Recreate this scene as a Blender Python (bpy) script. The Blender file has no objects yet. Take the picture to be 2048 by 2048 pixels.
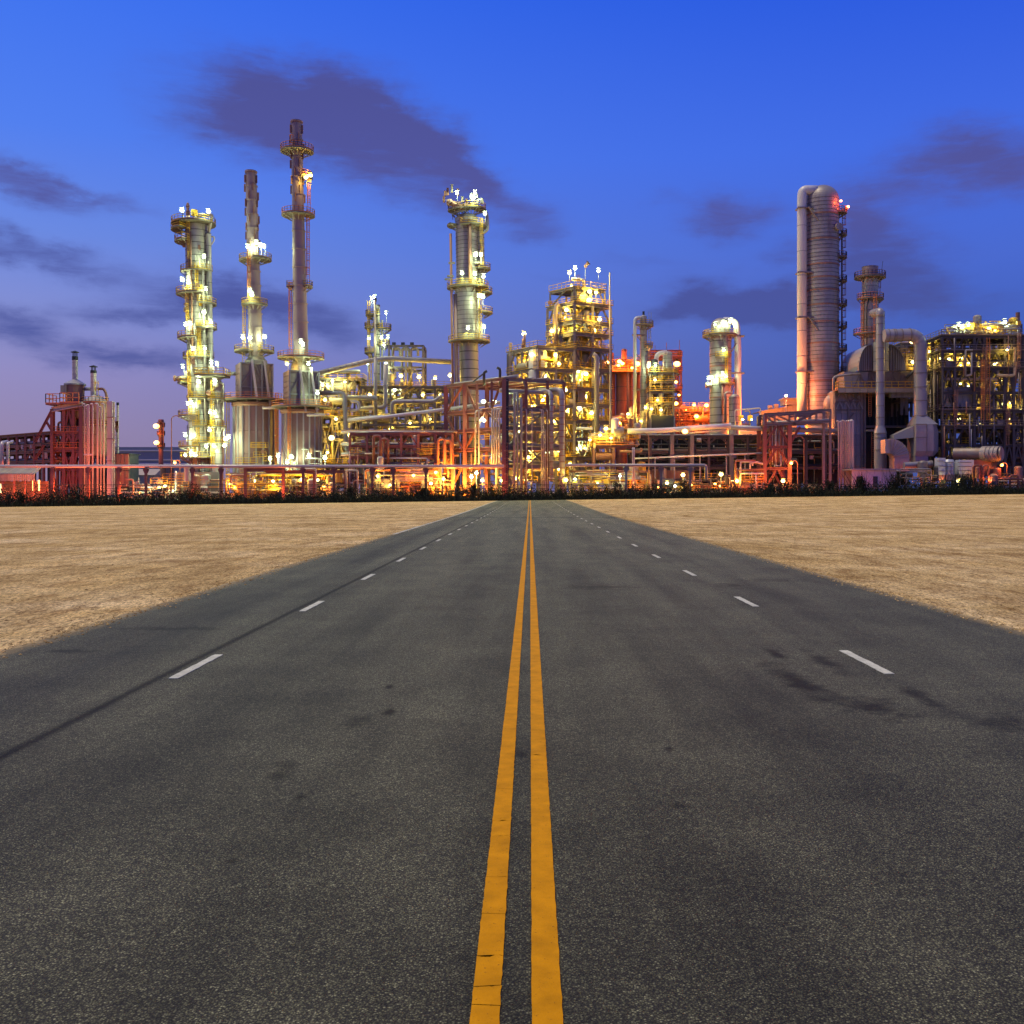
import bpy, bmesh, math, random
from mathutils import Vector, Matrix, Euler
R = math.radians
S = bpy.context.scene
COL = S.collection
# ---------------------------------------------------------------- camera
F = 2048.0            # focal length in photo pixels (photo is 2048 wide)
CX, CY, CH = 1060.0, 985.0, 1.8   # vanishing point of the road, eye height
cam = bpy.data.cameras.new('camera'); co = bpy.data.objects.new('camera', cam); COL.objects.link(co)
co.location = (0, 0, CH); co.rotation_euler = (R(90), 0, 0)
cam.sensor_width = 36; cam.lens = 36.0
cam.shift_x = -(CX - 1024) / 2048; cam.shift_y = (CY - 1024) / 2048
cam.clip_start = 0.1; cam.clip_end = 20000
S.camera = co
S.render.resolution_x = S.render.resolution_y = 1024
S.view_settings.view_transform = 'Standard'; S.view_settings.look = 'None'
S.view_settings.exposure = 0; S.view_settings.gamma = 1
S.cycles.use_denoising = True; S.cycles.denoising_prefilter = 'NONE'
S.cycles.use_light_tree = True
S.cycles.max_bounces = 5; S.cycles.diffuse_bounces = 2; S.cycles.glossy_bounces = 3
S.cycles.sample_clamp_direct = 0; S.cycles.sample_clamp_indirect = 2.5
S.cycles.caustics_reflective = False; S.cycles.caustics_refractive = False

def srgb(r, g, b):
    f = lambda c: (c/255/12.92 if c <= 10 else ((c/255+.055)/1.055)**2.4)
    return (f(r), f(g), f(b), 1)
# ---------------------------------------------------------------- sky
W = bpy.data.worlds.new('World'); S.world = W; W.use_nodes = True
wt = W.node_tree; wt.nodes.clear()
def N(t, kind, **kw):
    n = t.nodes.new(kind)
    for k, v in kw.items(): setattr(n, k, v)
    return n
def mth(t, op, a, b=None, c=None, clamp=False):
    n = N(t, 'ShaderNodeMath', operation=op, use_clamp=clamp)
    for i, x in enumerate((a, b, c)):
        if x is None: continue
        if isinstance(x, (int, float)): n.inputs[i].default_value = x
        else: t.links.new(x, n.inputs[i])
    return n.outputs[0]
def mixc(t, f, a, b, kind='MIX'):
    n = N(t, 'ShaderNodeMix', data_type='RGBA', blend_type=kind)
    for i, x in ((0, f), (6, a), (7, b)):
        if isinstance(x, (int, float)): n.inputs[i].default_value = x
        elif isinstance(x, tuple): n.inputs[i].default_value = x
        else: t.links.new(x, n.inputs[i])
    return n.outputs[2]
def ramp(t, f, stops, interp='LINEAR'):
    n = N(t, 'ShaderNodeValToRGB'); e = n.color_ramp.elements; n.color_ramp.interpolation = interp
    while len(e) < len(stops): e.new(.5)
    for el, (p, c) in zip(e, stops):
        el.position = p; el.color = c if len(c) == 4 else (*c, 1)
    t.links.new(f, n.inputs[0]); return n.outputs[0]
tc = N(wt, 'ShaderNodeTexCoord'); sep = N(wt, 'ShaderNodeSeparateXYZ')
nrm = N(wt, 'ShaderNodeVectorMath', operation='NORMALIZE')
wt.links.new(tc.outputs['Generated'], nrm.inputs[0]); wt.links.new(nrm.outputs[0], sep.inputs[0])
AZ = mth(wt, 'MULTIPLY', mth(wt, 'ARCTAN2', sep.outputs[0], sep.outputs[1]), 57.29578)
EL = mth(wt, 'MULTIPLY', mth(wt, 'ARCSINE', sep.outputs[2]), 57.29578)
elf = mth(wt, 'DIVIDE', EL, 90.0, clamp=True)
def el_stop(deg, r, g, b): return (deg/90, srgb(r, g, b))
left = ramp(wt, elf, [el_stop(0, 150, 130, 154), el_stop(3.0, 158, 141, 176), el_stop(6, 154, 146, 196), el_stop(9, 138, 148, 212), el_stop(13, 112, 143, 228),
                      el_stop(18, 84, 131, 241), el_stop(26, 60, 115, 242), el_stop(45, 46, 92, 200), el_stop(90, 30, 62, 150)])
right = ramp(wt, elf, [el_stop(0, 66, 84, 150), el_stop(4, 62, 84, 160), el_stop(8, 68, 96, 184), el_stop(12, 74, 106, 208),
                       el_stop(18, 66, 108, 228), el_stop(26, 40, 88, 222), el_stop(45, 30, 70, 180), el_stop(90, 26, 56, 140)])
# the afterglow sits low at the far left; the sky deepens with the angle away from it, all the way round
GL = mth(wt, 'ARCCOSINE', mth(wt, 'COSINE', mth(wt, 'MULTIPLY', mth(wt, 'ADD', AZ, 55.0), .0174533)))
mr = N(wt, 'ShaderNodeMapRange', interpolation_type='SMOOTHSTEP'); wt.links.new(GL, mr.inputs[0])
mr.inputs[1].default_value = R(12); mr.inputs[2].default_value = R(84)
sky = mixc(wt, mr.outputs[0], left, right)
# clouds: soft banks at fixed bearings, torn by stretched noise
cv = N(wt, 'ShaderNodeCombineXYZ'); wt.links.new(AZ, cv.inputs[0]); wt.links.new(mth(wt, 'MULTIPLY', EL, 1.9), cv.inputs[1])
def noise(t, vec, scale, detail=4, rough=.55, dist=0):
    n = N(t, 'ShaderNodeTexNoise'); n.inputs['Scale'].default_value = scale; n.inputs['Detail'].default_value = detail
    n.inputs['Roughness'].default_value = rough; n.inputs['Distortion'].default_value = dist
    if vec is not None: t.links.new(vec, n.inputs['Vector'])
    return n
rot = N(wt, 'ShaderNodeMapping'); rot.inputs['Rotation'].default_value = (0, 0, R(24)); rot.inputs['Scale'].default_value = (.55, 1.5, 1); wt.links.new(cv.outputs[0], rot.inputs[0])
n1 = noise(wt, cv.outputs[0], .2, 6, .6); n2 = noise(wt, rot.outputs[0], .5, 7, .62, .4)
sx = N(wt, 'ShaderNodeSeparateColor'); wt.links.new(n1.outputs['Color'], sx.inputs[0])
AZw = mth(wt, 'ADD', AZ, mth(wt, 'MULTIPLY', mth(wt, 'SUBTRACT', sx.outputs[0], .5), 5.0))
ELw = mth(wt, 'ADD', EL, mth(wt, 'MULTIPLY', mth(wt, 'SUBTRACT', sx.outputs[1], .5), 3.4))
def bearing(px, py):
    az = math.atan((px - CX) / F); return math.degrees(az), math.degrees(math.atan((CY - py) / F * math.cos(az)))
CLOUDS = [  # px, py, half width, half height (photo px), tilt deg, strength
    (500, 240, 160, 72, 4, 1.0), (700, 258, 200, 76, 14, 1.1), (850, 300, 140, 46, 30, .9), (960, 350, 100, 26, 35, .6),
    (610, 165, 160, 40, 10, .25), (40, 365, 120, 30, 10, .9), (200, 395, 110, 14, 10, .4), (60, 505, 150, 26, 8, .95), (20, 640, 85, 30, 8, .9),
    (270, 618, 120, 20, 0, .8), (450, 585, 120, 40, 0, .9), (620, 635, 150, 32, 10, .9), (250, 708, 130, 26, 3, 1.0),
    (840, 400, 90, 34, 20, .5), (1060, 435, 90, 28, 5, .5), (1050, 475, 60, 16, 0, .5), (1460, 425, 85, 42, 0, 1.0), (1310, 395, 40, 24, 0, .3),
    (1490, 600, 140, 42, 4, 1.2), (1380, 612, 90, 18, -6, .7), (1600, 610, 160, 28, 0, .8), (1985, 325, 120, 58, 8, 1.15),
    (1840, 350, 70, 40, 0, .4), (1740, 470, 90, 80, 30, .8), (1810, 560, 110, 55, 10, .8), (1580, 505, 40, 18, 0, .5), (1720, 430, 60, 40, 20, .5), (1900, 620, 150, 24, 6, .4), (1250, 520, 120, 14, 4, .3), (1130, 560, 90, 14, 0, .3)]
dens = None
for px, py, hw, hh, tilt, st in CLOUDS:
    a0, e0 = bearing(px, py); wa, we = hw/F*57.3, hh/F*57.3; ct, sn = math.cos(R(-tilt)), math.sin(R(-tilt))
    da = mth(wt, 'SUBTRACT', AZw, a0); de = mth(wt, 'SUBTRACT', ELw, e0)
    x = mth(wt, 'ADD', mth(wt, 'MULTIPLY', da, ct/wa), mth(wt, 'MULTIPLY', de, sn/wa))
    y = mth(wt, 'ADD', mth(wt, 'MULTIPLY', da, -sn/we), mth(wt, 'MULTIPLY', de, ct/we))
    r2 = mth(wt, 'ADD', mth(wt, 'MULTIPLY', x, x), mth(wt, 'MULTIPLY', y, y))
    g = mth(wt, 'MULTIPLY', mth(wt, 'POWER', 2.71828, mth(wt, 'MULTIPLY', r2, -.8)), st)
    dens = g if dens is None else mth(wt, 'ADD', dens, g)
dens = mth(wt, 'MULTIPLY', dens, mth(wt, 'ADD', .28, mth(wt, 'MULTIPLY', n2.outputs[0], 1.5)))
mr2 = N(wt, 'ShaderNodeMapRange', interpolation_type='SMOOTHSTEP'); wt.links.new(dens, mr2.inputs[0])
mr2.inputs[1].default_value = .06; mr2.inputs[2].default_value = 1.3; mr2.inputs[4].default_value = .9
ccol = ramp(wt, elf, [el_stop(0, 96, 96, 146), el_stop(8, 74, 86, 156), el_stop(12, 74, 82, 152), el_stop(15, 84, 84, 150), el_stop(21, 80, 79, 140), el_stop(30, 72, 80, 170)])
sky = mixc(wt, mr2.outputs[0], sky, ccol)
bg = N(wt, 'ShaderNodeBackground'); wt.links.new(sky, bg.inputs[0]); bg.inputs[1].default_value = 1.0
wo = N(wt, 'ShaderNodeOutputWorld'); wt.links.new(bg.outputs[0], wo.inputs[0])
# ---------------------------------------------------------------- sun (soft, warm, high, from the left behind the camera)
sl = bpy.data.lights.new('sun', 'SUN'); so = bpy.data.objects.new('sun', sl); COL.objects.link(so)
sl.energy = 2.8; sl.color = (1, .86, .56); sl.angle = R(14)
so.rotation_euler = Vector((.34, .05, -.94)).to_track_quat('-Z', 'Y').to_euler()

# ---------------------------------------------------------------- materials
MATS = {}
def mat(name, col, rough=.5, metal=0, var=.25, scale=.6, spec=.5, bump=0, streak=0, dirt=None, rnd=.12):
    m = bpy.data.materials.new(name); m.use_nodes = True; t = m.node_tree
    b = t.nodes['Principled BSDF']; b.inputs['Roughness'].default_value = rough; b.inputs['Metallic'].default_value = metal
    b.inputs['Specular IOR Level'].default_value = spec
    g = N(t, 'ShaderNodeNewGeometry'); mp = N(t, 'ShaderNodeMapping'); t.links.new(g.outputs['Position'], mp.inputs[0])
    if streak: mp.inputs['Scale'].default_value = (1, 1, streak)
    nz = noise(t, mp.outputs[0], scale, 5, .6); nz2 = noise(t, g.outputs['Position'], scale*5, 3)
    oi = N(t, 'ShaderNodeObjectInfo')
    v = mth(t, 'ADD', mth(t, 'MULTIPLY', mth(t, 'SUBTRACT', nz.outputs[0], .5), var*2.2), mth(t, 'MULTIPLY', mth(t, 'SUBTRACT', nz2.outputs[0], .5), var*.8))
    v = mth(t, 'ADD', mth(t, 'ADD', v, 1.0), mth(t, 'MULTIPLY', mth(t, 'SUBTRACT', oi.outputs['Random'], .5), rnd*2))
    h = N(t, 'ShaderNodeHueSaturation'); h.inputs['Color'].default_value = (*col, 1); t.links.new(v, h.inputs['Value'])
    c = h.outputs[0]
    if dirt:
        f = ramp(t, nz.outputs[0], [(.52, (0, 0, 0)), (.68, (1, 1, 1))]); c = mixc(t, mth(t, 'MULTIPLY', f, .7), c, (*dirt, 1))
    t.links.new(c, b.inputs['Base Color'])
    r = mth(t, 'ADD', rough, mth(t, 'MULTIPLY', mth(t, 'SUBTRACT', nz.outputs[0], .5), .3), clamp=True); t.links.new(r, b.inputs['Roughness'])
    if bump:
        bp = N(t, 'ShaderNodeBump'); bp.inputs['Strength'].default_value = bump; bp.inputs['Distance'].default_value = .05
        t.links.new(nz2.outputs[0], bp.inputs['Height']); t.links.new(bp.outputs[0], b.inputs['Normal'])
    MATS[name] = m; return m
def emis(name, col, st):
    m = bpy.data.materials.new(name); m.use_nodes = True; b = m.node_tree.nodes['Principled BSDF']
    b.inputs['Base Color'].default_value = (.8, .8, .8, 1); b.inputs['Emission Color'].default_value = (*col, 1); b.inputs['Emission Strength'].default_value = st
    MATS[name] = m
mat('clad', (.31, .27, .262), .46, .15, .2, .35, streak=.25, rnd=.11, dirt=(.17, .12, .10))
mat('cladpink', (.285, .20, .195), .5, .1, .16, .35, streak=.2, rnd=.08, dirt=(.33, .23, .2))
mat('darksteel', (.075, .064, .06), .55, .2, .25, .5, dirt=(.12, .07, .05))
mat('steel', (.22, .18, .165), .5, .2, .25, .5, dirt=(.2, .12, .09))
mat('furnaceplate', (.235, .135, .12), .5, .05, .2, .35, streak=.2, rnd=.08, dirt=(.16, .08, .065))
mat('redsteel', (.24, .085, .06), .5, .1, .2, .5, dirt=(.25, .1, .07))
mat('grey', (.29, .27, .275), .45, .1, .14, .3, dirt=(.27, .24, .23), streak=.2)
mat('paleduct', (.29, .265, .28), .42, .15, .12, .25, dirt=(.3, .27, .27), streak=.15)
mat('white', (.55, .52, .51), .4, 0, .1, .4, dirt=(.5, .43, .38), streak=.15)
mat('pinkpipe', (.47, .385, .37), .35, .1, .1, .3)
mat('yellow', (.62, .36, .03), .5, 0, .15, .5, dirt=(.4, .2, .05))
mat('orange', (.60, .20, .05), .5, 0, .15, .5)
mat('deck', (.16, .14, .12), .6, .3, .25, .8, dirt=(.16, .08, .05))
mat('dark', (.045, .045, .05), .6, .1, .3, .6)
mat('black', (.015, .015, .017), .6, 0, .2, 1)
mat('concrete', (.34, .31, .28), .8, 0, .18, .5, bump=.3)
mat('yard', (.10, .095, .09), .9, 0, .2, .5)
mat('sheet', (.40, .32, .22), .5, .2, .15, .5, streak=.3)
mat('brown', (.25, .12, .06), .6, .1, .2, .5)
mat('tank', (.50, .52, .58), .45, .1, .1, .3, streak=.3)
mat('rust', (.28, .14, .10), .6, .2, .3, .5)
mat('hill', (.16, .20, .30), .9, 0, .05, .02)
mat('foliage', (.016, .021, .008), .7, 0, .5, .7, spec=.2)
mat('twig', (.03, .022, .015), .8, 0, .2, 1)
LW, LY, LO, LR = (.74, 1.0, .50), (1.0, .70, .08), (1.0, .30, .035), (1.0, .13, .03)
emis('lens_white', (.82, 1, .66), 4); emis('lens_yellow', (1, .86, .36), 5); emis('lens_orange', (1, .45, .08), 5); emis('lens_red', (1, .2, .06), 5)
emis('lens_far', (1, .5, .1), 4); emis('window_glow', (1, .8, .35), 2.2); emis('flood_red', (1, .3, .1), 6); emis('flood_amber', (1, .5, .1), 6)

# ---------------------------------------------------------------- mesh helpers
def mk(name, vs, fs, smooth=None, m=None):
    me = bpy.data.meshes.new(name); me.from_pydata(vs, [], fs)
    if smooth is True: me.polygons.foreach_set('use_smooth', [True]*len(fs))
    elif smooth: me.polygons.foreach_set('use_smooth', smooth)
    if m: me.materials.append(MATS[m])
    me.update(); return me
def lathe_data(prof, n, a0=0, a1=2*math.pi):
    """prof: (r, z) pairs bottom to top, hard edges between pairs"""
    full = abs(a1 - a0 - 2*math.pi) < 1e-6; vs, fs, sm = [], [], []
    for (r0, z0), (r1, z1) in zip(prof, prof[1:]):
        b = len(vs); k = n if full else n + 1
        for i in range(k):
            a = a0 + (a1 - a0)*i/n; c, s = math.cos(a), math.sin(a)
            vs += [(r0*c, r0*s, z0), (r1*c, r1*s, z1)]
        for i in range(n):
            j = (i + 1) % k
            if r0 < 1e-6: fs.append((b+2*i, b+2*j+1, b+2*i+1))
            elif r1 < 1e-6: fs.append((b+2*i, b+2*j, b+2*i+1))
            else: fs.append((b+2*i, b+2*j, b+2*j+1, b+2*i+1))
            sm.append(True)
    return vs, fs, sm
UN = {}
def unit(shape, m):
    k = (shape, m)
    if k in UN: return UN[k]
    sm = None
    if shape == 'box':
        vs = [(x, y, z) for x in (-.5, .5) for y in (-.5, .5) for z in (-.5, .5)]
        fs = [(0, 1, 3, 2), (4, 6, 7, 5), (0, 4, 5, 1), (2, 3, 7, 6), (0, 2, 6, 4), (1, 5, 7, 3)]
    elif shape == 'ibeam':
        p = [(-.5, -.5), (.5, -.5), (.5, -.32), (.09, -.32), (.09, .32), (.5, .32), (.5, .5), (-.5, .5), (-.5, .32), (-.09, .32), (-.09, -.32), (-.5, -.32)]
        vs = [(x, y, 0) for x, y in p] + [(x, y, 1) for x, y in p]; n = len(p)
        fs = [(i, (i+1) % n, (i+1) % n + n, i+n) for i in range(n)] + [(0, 11, 2, 1), (11, 10, 3, 2), (10, 9, 4, 3), (9, 8, 5, 4), (8, 7, 6, 5)] + [(12, 13, 14, 23), (23, 14, 15, 22), (22, 15, 16, 21), (21, 16, 17, 20), (20, 17, 18, 19)]
    elif shape in ('cyl', 'rod', 'bigcyl'):
        n = {'cyl': 20, 'rod': 8, 'bigcyl': 40}[shape]; vs, fs, sm = lathe_data([(0, 0), (1, 0), (1, 1), (0, 1)], n)
    elif shape == 'course':   # one cladding course with a raised lap joint at its top
        vs, fs, sm = lathe_data([(1, 0), (1, .90), (1.012, .90), (1.012, 1.0), (1, 1.0)], 36)
    elif shape == 'plaincourse':
        vs, fs, sm = lathe_data([(1, 0), (1, .965), (1.022, .965), (1.022, 1.0), (1, 1.0)], 36)
    elif shape == 'dome':
        vs, fs, sm = lathe_data([(math.cos(a*math.pi/16), math.sin(a*math.pi/16)) for a in range(8)] + [(0, 1)], 32)
    elif shape == 'ring':
        vs, fs, sm = lathe_data([(.97, 0), (1.05, 0), (1.05, 1), (.97, 1)], 28)
    elif shape == 'lens':
        me = bmesh.new(); bmesh.ops.create_icosphere(me, subdivisions=2, radius=1)
        me.verts.ensure_lookup_table(); vs = [tuple(v.co) for v in me.verts]; fs = [tuple(v.index for v in f.verts) for f in me.faces]; me.free(); sm = True
    elif shape == 'lamp':      # bracket pole, arm and hood; lens hangs at the origin
        vs, fs = [], []
        def bx(cx, cy, cz, sx, sy, sz):
            b = len(vs); vs.extend([(cx+x*sx, cy+y*sy, cz+z*sz) for x in (-.5, .5) for y in (-.5, .5) for z in (-.5, .5)])
            fs.extend([tuple(b+i for i in f) for f in ((0, 1, 3, 2), (4, 6, 7, 5), (0, 4, 5, 1), (2, 3, 7, 6), (0, 2, 6, 4), (1, 5, 7, 3))])
        bx(0, .75, -.6, .09, .09, 2.4); bx(0, .4, .52, .09, .75, .09); bx(0, .1, .55, .8, .8, .12)
    me = mk(shape, vs, fs, sm, m); UN[k] = me
    if shape in ('course', 'plaincourse'):   # dark sealed lap joint above each sheet
        me.materials.append(MATS['darksteel']); n = 36; me.polygons.foreach_set('material_index', [0]*n + [1]*(len(fs) - n))
    return me
def rotz(a): return Matrix.Rotation(a, 4, 'Z')
def TRS(loc, sc=(1, 1, 1), rz=0): return Matrix.Translation(loc) @ rotz(rz) @ Matrix.Diagonal((*sc, 1))
def align(a, b, w, d=None, up=None):
    """unit shape along +Z stretched from a to b, section w x d"""
    a, b = Vector(a), Vector(b); z = (b - a); L = z.length; z.normalize()
    up = Vector(up) if up else (Vector((0, 0, 1)) if abs(z.z) < .9 else Vector((0, 1, 0)))
    x = up.cross(z).normalized(); y = z.cross(x)
    M = Matrix((( x.x, y.x, z.x, a.x), (x.y, y.y, z.y, a.y), (x.z, y.z, z.z, a.z), (0, 0, 0, 1)))
    return M @ Matrix.Diagonal((w, d or w, L, 1))
def PX(px, Y): return (px - CX) / F * Y
def PZ(py, Y): return CH + (CY - py) / F * Y
def P(px, py, Y): return Vector((PX(px, Y), Y, PZ(py, Y)))
def SC(Y): return Y / F
def zb(X, Y):
    """ground height: flat by the camera, climbing gently to the right of the plant"""
    py = 1014 - .0127*(CX + X/185*F); z = CH + (CY - py)/F*185
    t = min(1, max(0, (Y - 70)/115)); t = t*t*(3 - 2*t); return z*t
def tag(o, label=None, cat=None, group=None, kind=None):
    for k, v in (('label', label), ('category', cat), ('group', group), ('kind', kind)):
        if v: o[k] = v
LIGHTS = {'white': (LW, 880), 'yellow': (LY, 720), 'orange': ((1, .22, .02), 620), 'red': (LR, 420), 'far': (LO, 400)}; LDATA = {}
LS = .95   # lens size of the plant's floodlights
class Thing:
    def __init__(s, name, label, cat, X, Y, Z=None, group=None):
        s.o = bpy.data.objects.new(name, None); COL.objects.link(s.o); s.o.empty_display_size = .5
        s.loc = Vector((X, Y, zb(X, Y) - .1 if Z is None else Z)); s.o.location = s.loc; tag(s.o, label, cat, group)
        s.I = Matrix.Translation(-s.loc); s.W = {}
    def put(s, name, me, M=None, parent=None, label=None, kind=None):
        o = bpy.data.objects.new(name, me); COL.objects.link(o)
        M = Matrix.Identity(4) if M is None else M
        if parent is None:
            o.parent = s.o; o.matrix_basis = s.I @ M
        else:
            o.parent = parent; o.matrix_parent_inverse = s.W[parent.name].inverted(); o.matrix_basis = M
        s.W[o.name] = M
        if label: o['label'] = label
        if kind: o['kind'] = kind
        return o
    def box(s, name, c, size, m, rz=0, **k): return s.put(name, unit('box', m), TRS(c, size, rz), **k)
    def beam(s, name, a, b, w, m='steel', d=None, **k): return s.put(name, unit('ibeam', m), align(a, b, w, d), **k)
    def rod(s, name, a, b, r, m, shape='rod', **k): return s.put(name, unit(shape, m), align(a, b, r), **k)
    def cyl(s, name, c, r, h, m, shape='cyl', **k): return s.put(name, unit(shape, m), TRS(c, (r, r, h)), **k)
    def mesh(s, name, vs, fs, m, smooth=None, **k): return s.put(name, mk(name, vs, fs, smooth, m), **k)
    def lathe(s, name, c, prof, m, n=32, **k):
        vs, fs, sm = lathe_data(prof, n); return s.put(name, mk(name, vs, fs, sm, m), Matrix.Translation(c), **k)
    def lean(s, deg): s.o.rotation_euler = (0, R(deg), 0)
    # ---- composite pieces
    def pipe(s, name, pts, r, m, bend=None, n=12, flanges=0, **k):
        vs, fs = pipe_data(pts, r, bend, n); o = s.put(name, mk(name, vs, fs, True, m), **k)
        if flanges:
            for a, b in zip(pts, pts[1:]):
                a, b = Vector(a), Vector(b); L = (b - a).length; q = int(L / flanges)
                for i in range(q):
                    t = (i + .5)/max(q, 1); c = a.lerp(b, t); d = (b - a).normalized()*.12
                    s.put('flange', unit('rod', m), align(c - d, c + d, r*1.28), parent=o)
        return o
    def railing(s, pts, h=1.1, m='yellow', parent=None, w=.085):
        vs, fs = [], []
        for a, b in zip(pts, pts[1:]):
            a, b = Vector(a), Vector(b); L = (b - a).length
            if L < .05: continue
            for zz in (h, h*.52): bar(vs, fs, a + Vector((0, 0, zz)), b + Vector((0, 0, zz)), w)
            bar(vs, fs, a + Vector((0, 0, .1)), b + Vector((0, 0, .1)), w*1.4)
            q = max(1, round(L/1.5))
            for i in range(q + 1):
                c = a.lerp(b, i/q); bar(vs, fs, c, c + Vector((0, 0, h)), w)
        return s.put('railing', mk('railing', vs, fs, None, m), parent=parent)
    def platform(s, c, z, ri, ro, a0, a1, m='deck', rm='yellow', rail=True, brk=True):
        """round gallery about axis c=(x,y); angles in degrees, 270 faces the camera"""
        n = max(4, int((a1 - a0)/14)); vs, fs = [], []; A = [R(a0 + (a1 - a0)*i/n) for i in range(n + 1)]
        for a in A:
            for r_, dz in ((ri, 0), (ro, 0), (ro, -.28), (ri, -.28)):
                vs.append((c[0] + r_*math.cos(a), c[1] + r_*math.sin(a), z + dz))
        for i in range(n):
            b = 4*i
            for q in range(4): fs.append((b+q, b+(q+1) % 4, b+4+(q+1) % 4, b+4+q))
        if a1 - a0 < 359: fs += [(0, 3, 2, 1), (4*n, 4*n+1, 4*n+2, 4*n+3)]
        o = s.put('platform', mk('platform', vs, fs, None, m))
        if brk:
            vs, fs = [], []
            for a in A[::2]:
                bar(vs, fs, (c[0]+ri*math.cos(a), c[1]+ri*math.sin(a), z - 1.2), (c[0]+ro*.94*math.cos(a), c[1]+ro*.94*math.sin(a), z - .25), .14)
            s.put('bracket', mk('bracket', vs, fs, None, 'steel'), parent=o)
        if rail:
            pts = [(c[0]+(ro-.08)*math.cos(a), c[1]+(ro-.08)*math.sin(a), z) for a in A]
            if a1 - a0 < 359: pts = [(c[0]+ri*math.cos(A[0]), c[1]+ri*math.sin(A[0]), z)] + pts + [(c[0]+ri*math.cos(A[-1]), c[1]+ri*math.sin(A[-1]), z)]
            s.railing(pts, m=rm, parent=o)
        return o
    def ladder(s, x, y, z0, z1, face=(0, -1), m='yellow', cage=True):
        vs, fs = [], []; f = Vector((*face, 0)); t = Vector((-f.y, f.x, 0)); b = Vector((x, y, 0))
        for sg in (-.28, .28): bar(vs, fs, b + t*sg + Vector((0, 0, z0)), b + t*sg + Vector((0, 0, z1 + 1)), .09)
        z = z0
        while z < z1: bar(vs, fs, b - t*.28 + Vector((0, 0, z)), b + t*.28 + Vector((0, 0, z)), .06); z += .4
        if cage:
            hoop = [t*.38*math.cos(q) + f*(.75*math.sin(q)) for q in [math.pi*i/4 for i in range(5)]]; z = z0 + 2.2
            while z < z1 + 1:
                for p, q in zip(hoop, hoop[1:]): bar(vs, fs, b + p + Vector((0, 0, z)), b + q + Vector((0, 0, z)), .1)
                z += 1.5
            for p in hoop[1:4]: bar(vs, fs, b + p + Vector((0, 0, z0 + 2.2)), b + p + Vector((0, 0, z1 + 1)), .06)
        return s.put('ladder', mk('ladder', vs, fs, None, m))
    def lamp(s, p, kind='white', r=.42, pole=True, rz=0):
        p = Vector(p); M = TRS(p, (1, 1, 1), rz); r0 = r; r = r*(.8 + .45*((p.x*7.13 + p.z*3.71) % 1))
        q = s.put('lamp', unit('lamp', 'grey'), M) if pole else None
        s.light(p + Vector((0, -.30 - r*LS, -.12)), *LIGHTS[kind], k=(r0/.42)**2)
        return s.put('lens', unit('lens', 'lens_' + kind), TRS(p, (r*LS, r*LS, r*LS*.8)), parent=q)
    def light(s, p, col, watts, k=1, size=.22):
        key = (col, round(watts*k)); l = LDATA.get(key)
        if l is None:
            l = bpy.data.lights.new('lamp_light', 'POINT'); l.color = col; l.energy = watts*k; l.shadow_soft_size = size; LDATA[key] = l
        o = bpy.data.objects.new('lamp_light', l); COL.objects.link(o); o.parent = s.o; o.location = Vector(p) - s.loc
    def shell(s, c, r, z0, z1, n, m, shape='course'):
        h = (z1 - z0)/n; me = unit(shape, m)
        for i in range(n): s.put('shell_course', me, TRS((c[0], c[1], z0 + i*h), (r, r, h)))
def bar(vs, fs, a, b, w):
    a, b = Vector(a), Vector(b); z = b - a
    if z.length < 1e-5: return
    z.normalize(); up = Vector((0, 0, 1)) if abs(z.z) < .9 else Vector((0, 1, 0)); x = up.cross(z).normalized()*w/2; y = z.cross(x)
    k = len(vs)
    for q in (a, b): vs.extend([tuple(q - x - y), tuple(q + x - y), tuple(q + x + y), tuple(q - x + y)])
    fs.extend([(k, k+1, k+5, k+4), (k+1, k+2, k+6, k+5), (k+2, k+3, k+7, k+6), (k+3, k, k+4, k+7), (k+3, k+2, k+1, k), (k+4, k+5, k+6, k+7)])
def pipe_data(pts, r, bend=None, n=12, vs=None, fs=None):
    pts = [Vector(p) for p in pts]; bend = bend if bend is not None else r*2.2; path = [pts[0]]
    for a, b, c in zip(pts, pts[1:], pts[2:]):
        d0, d1 = (a - b), (c - b); q = min(bend, d0.length*.49, d1.length*.49)
        p0, p1 = b + d0.normalized()*q, b + d1.normalized()*q; K = 6
        for i in range(K + 1):
            t = i/K; path.append(p0*(1-t)**2 + b*2*t*(1-t) + p1*t*t)
    path.append(pts[-1]); vs = [] if vs is None else vs; fs = [] if fs is None else fs; base = len(vs)
    x = None
    for i, p in enumerate(path):
        d = (path[min(i+1, len(path)-1)] - path[max(i-1, 0)]).normalized()
        if x is None: x = (Vector((0, 0, 1)) if abs(d.z) < .9 else Vector((0, 1, 0))).cross(d).normalized()
        x = (x - d*x.dot(d)).normalized(); y = d.cross(x)
        for k in range(n):
            a = 2*math.pi*k/n; vs.append(tuple(p + x*r*math.cos(a) + y*r*math.sin(a)))
    for i in range(len(path) - 1):
        for k in range(n):
            l = (k + 1) % n; b = base + i*n; fs.append((b+k, b+l, b+n+l, b+n+k))
    fs.append(tuple(base + k for k in range(n))[::-1]); e = base + (len(path)-1)*n; fs.append(tuple(e + k for k in range(n)))
    return vs, fs
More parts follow.
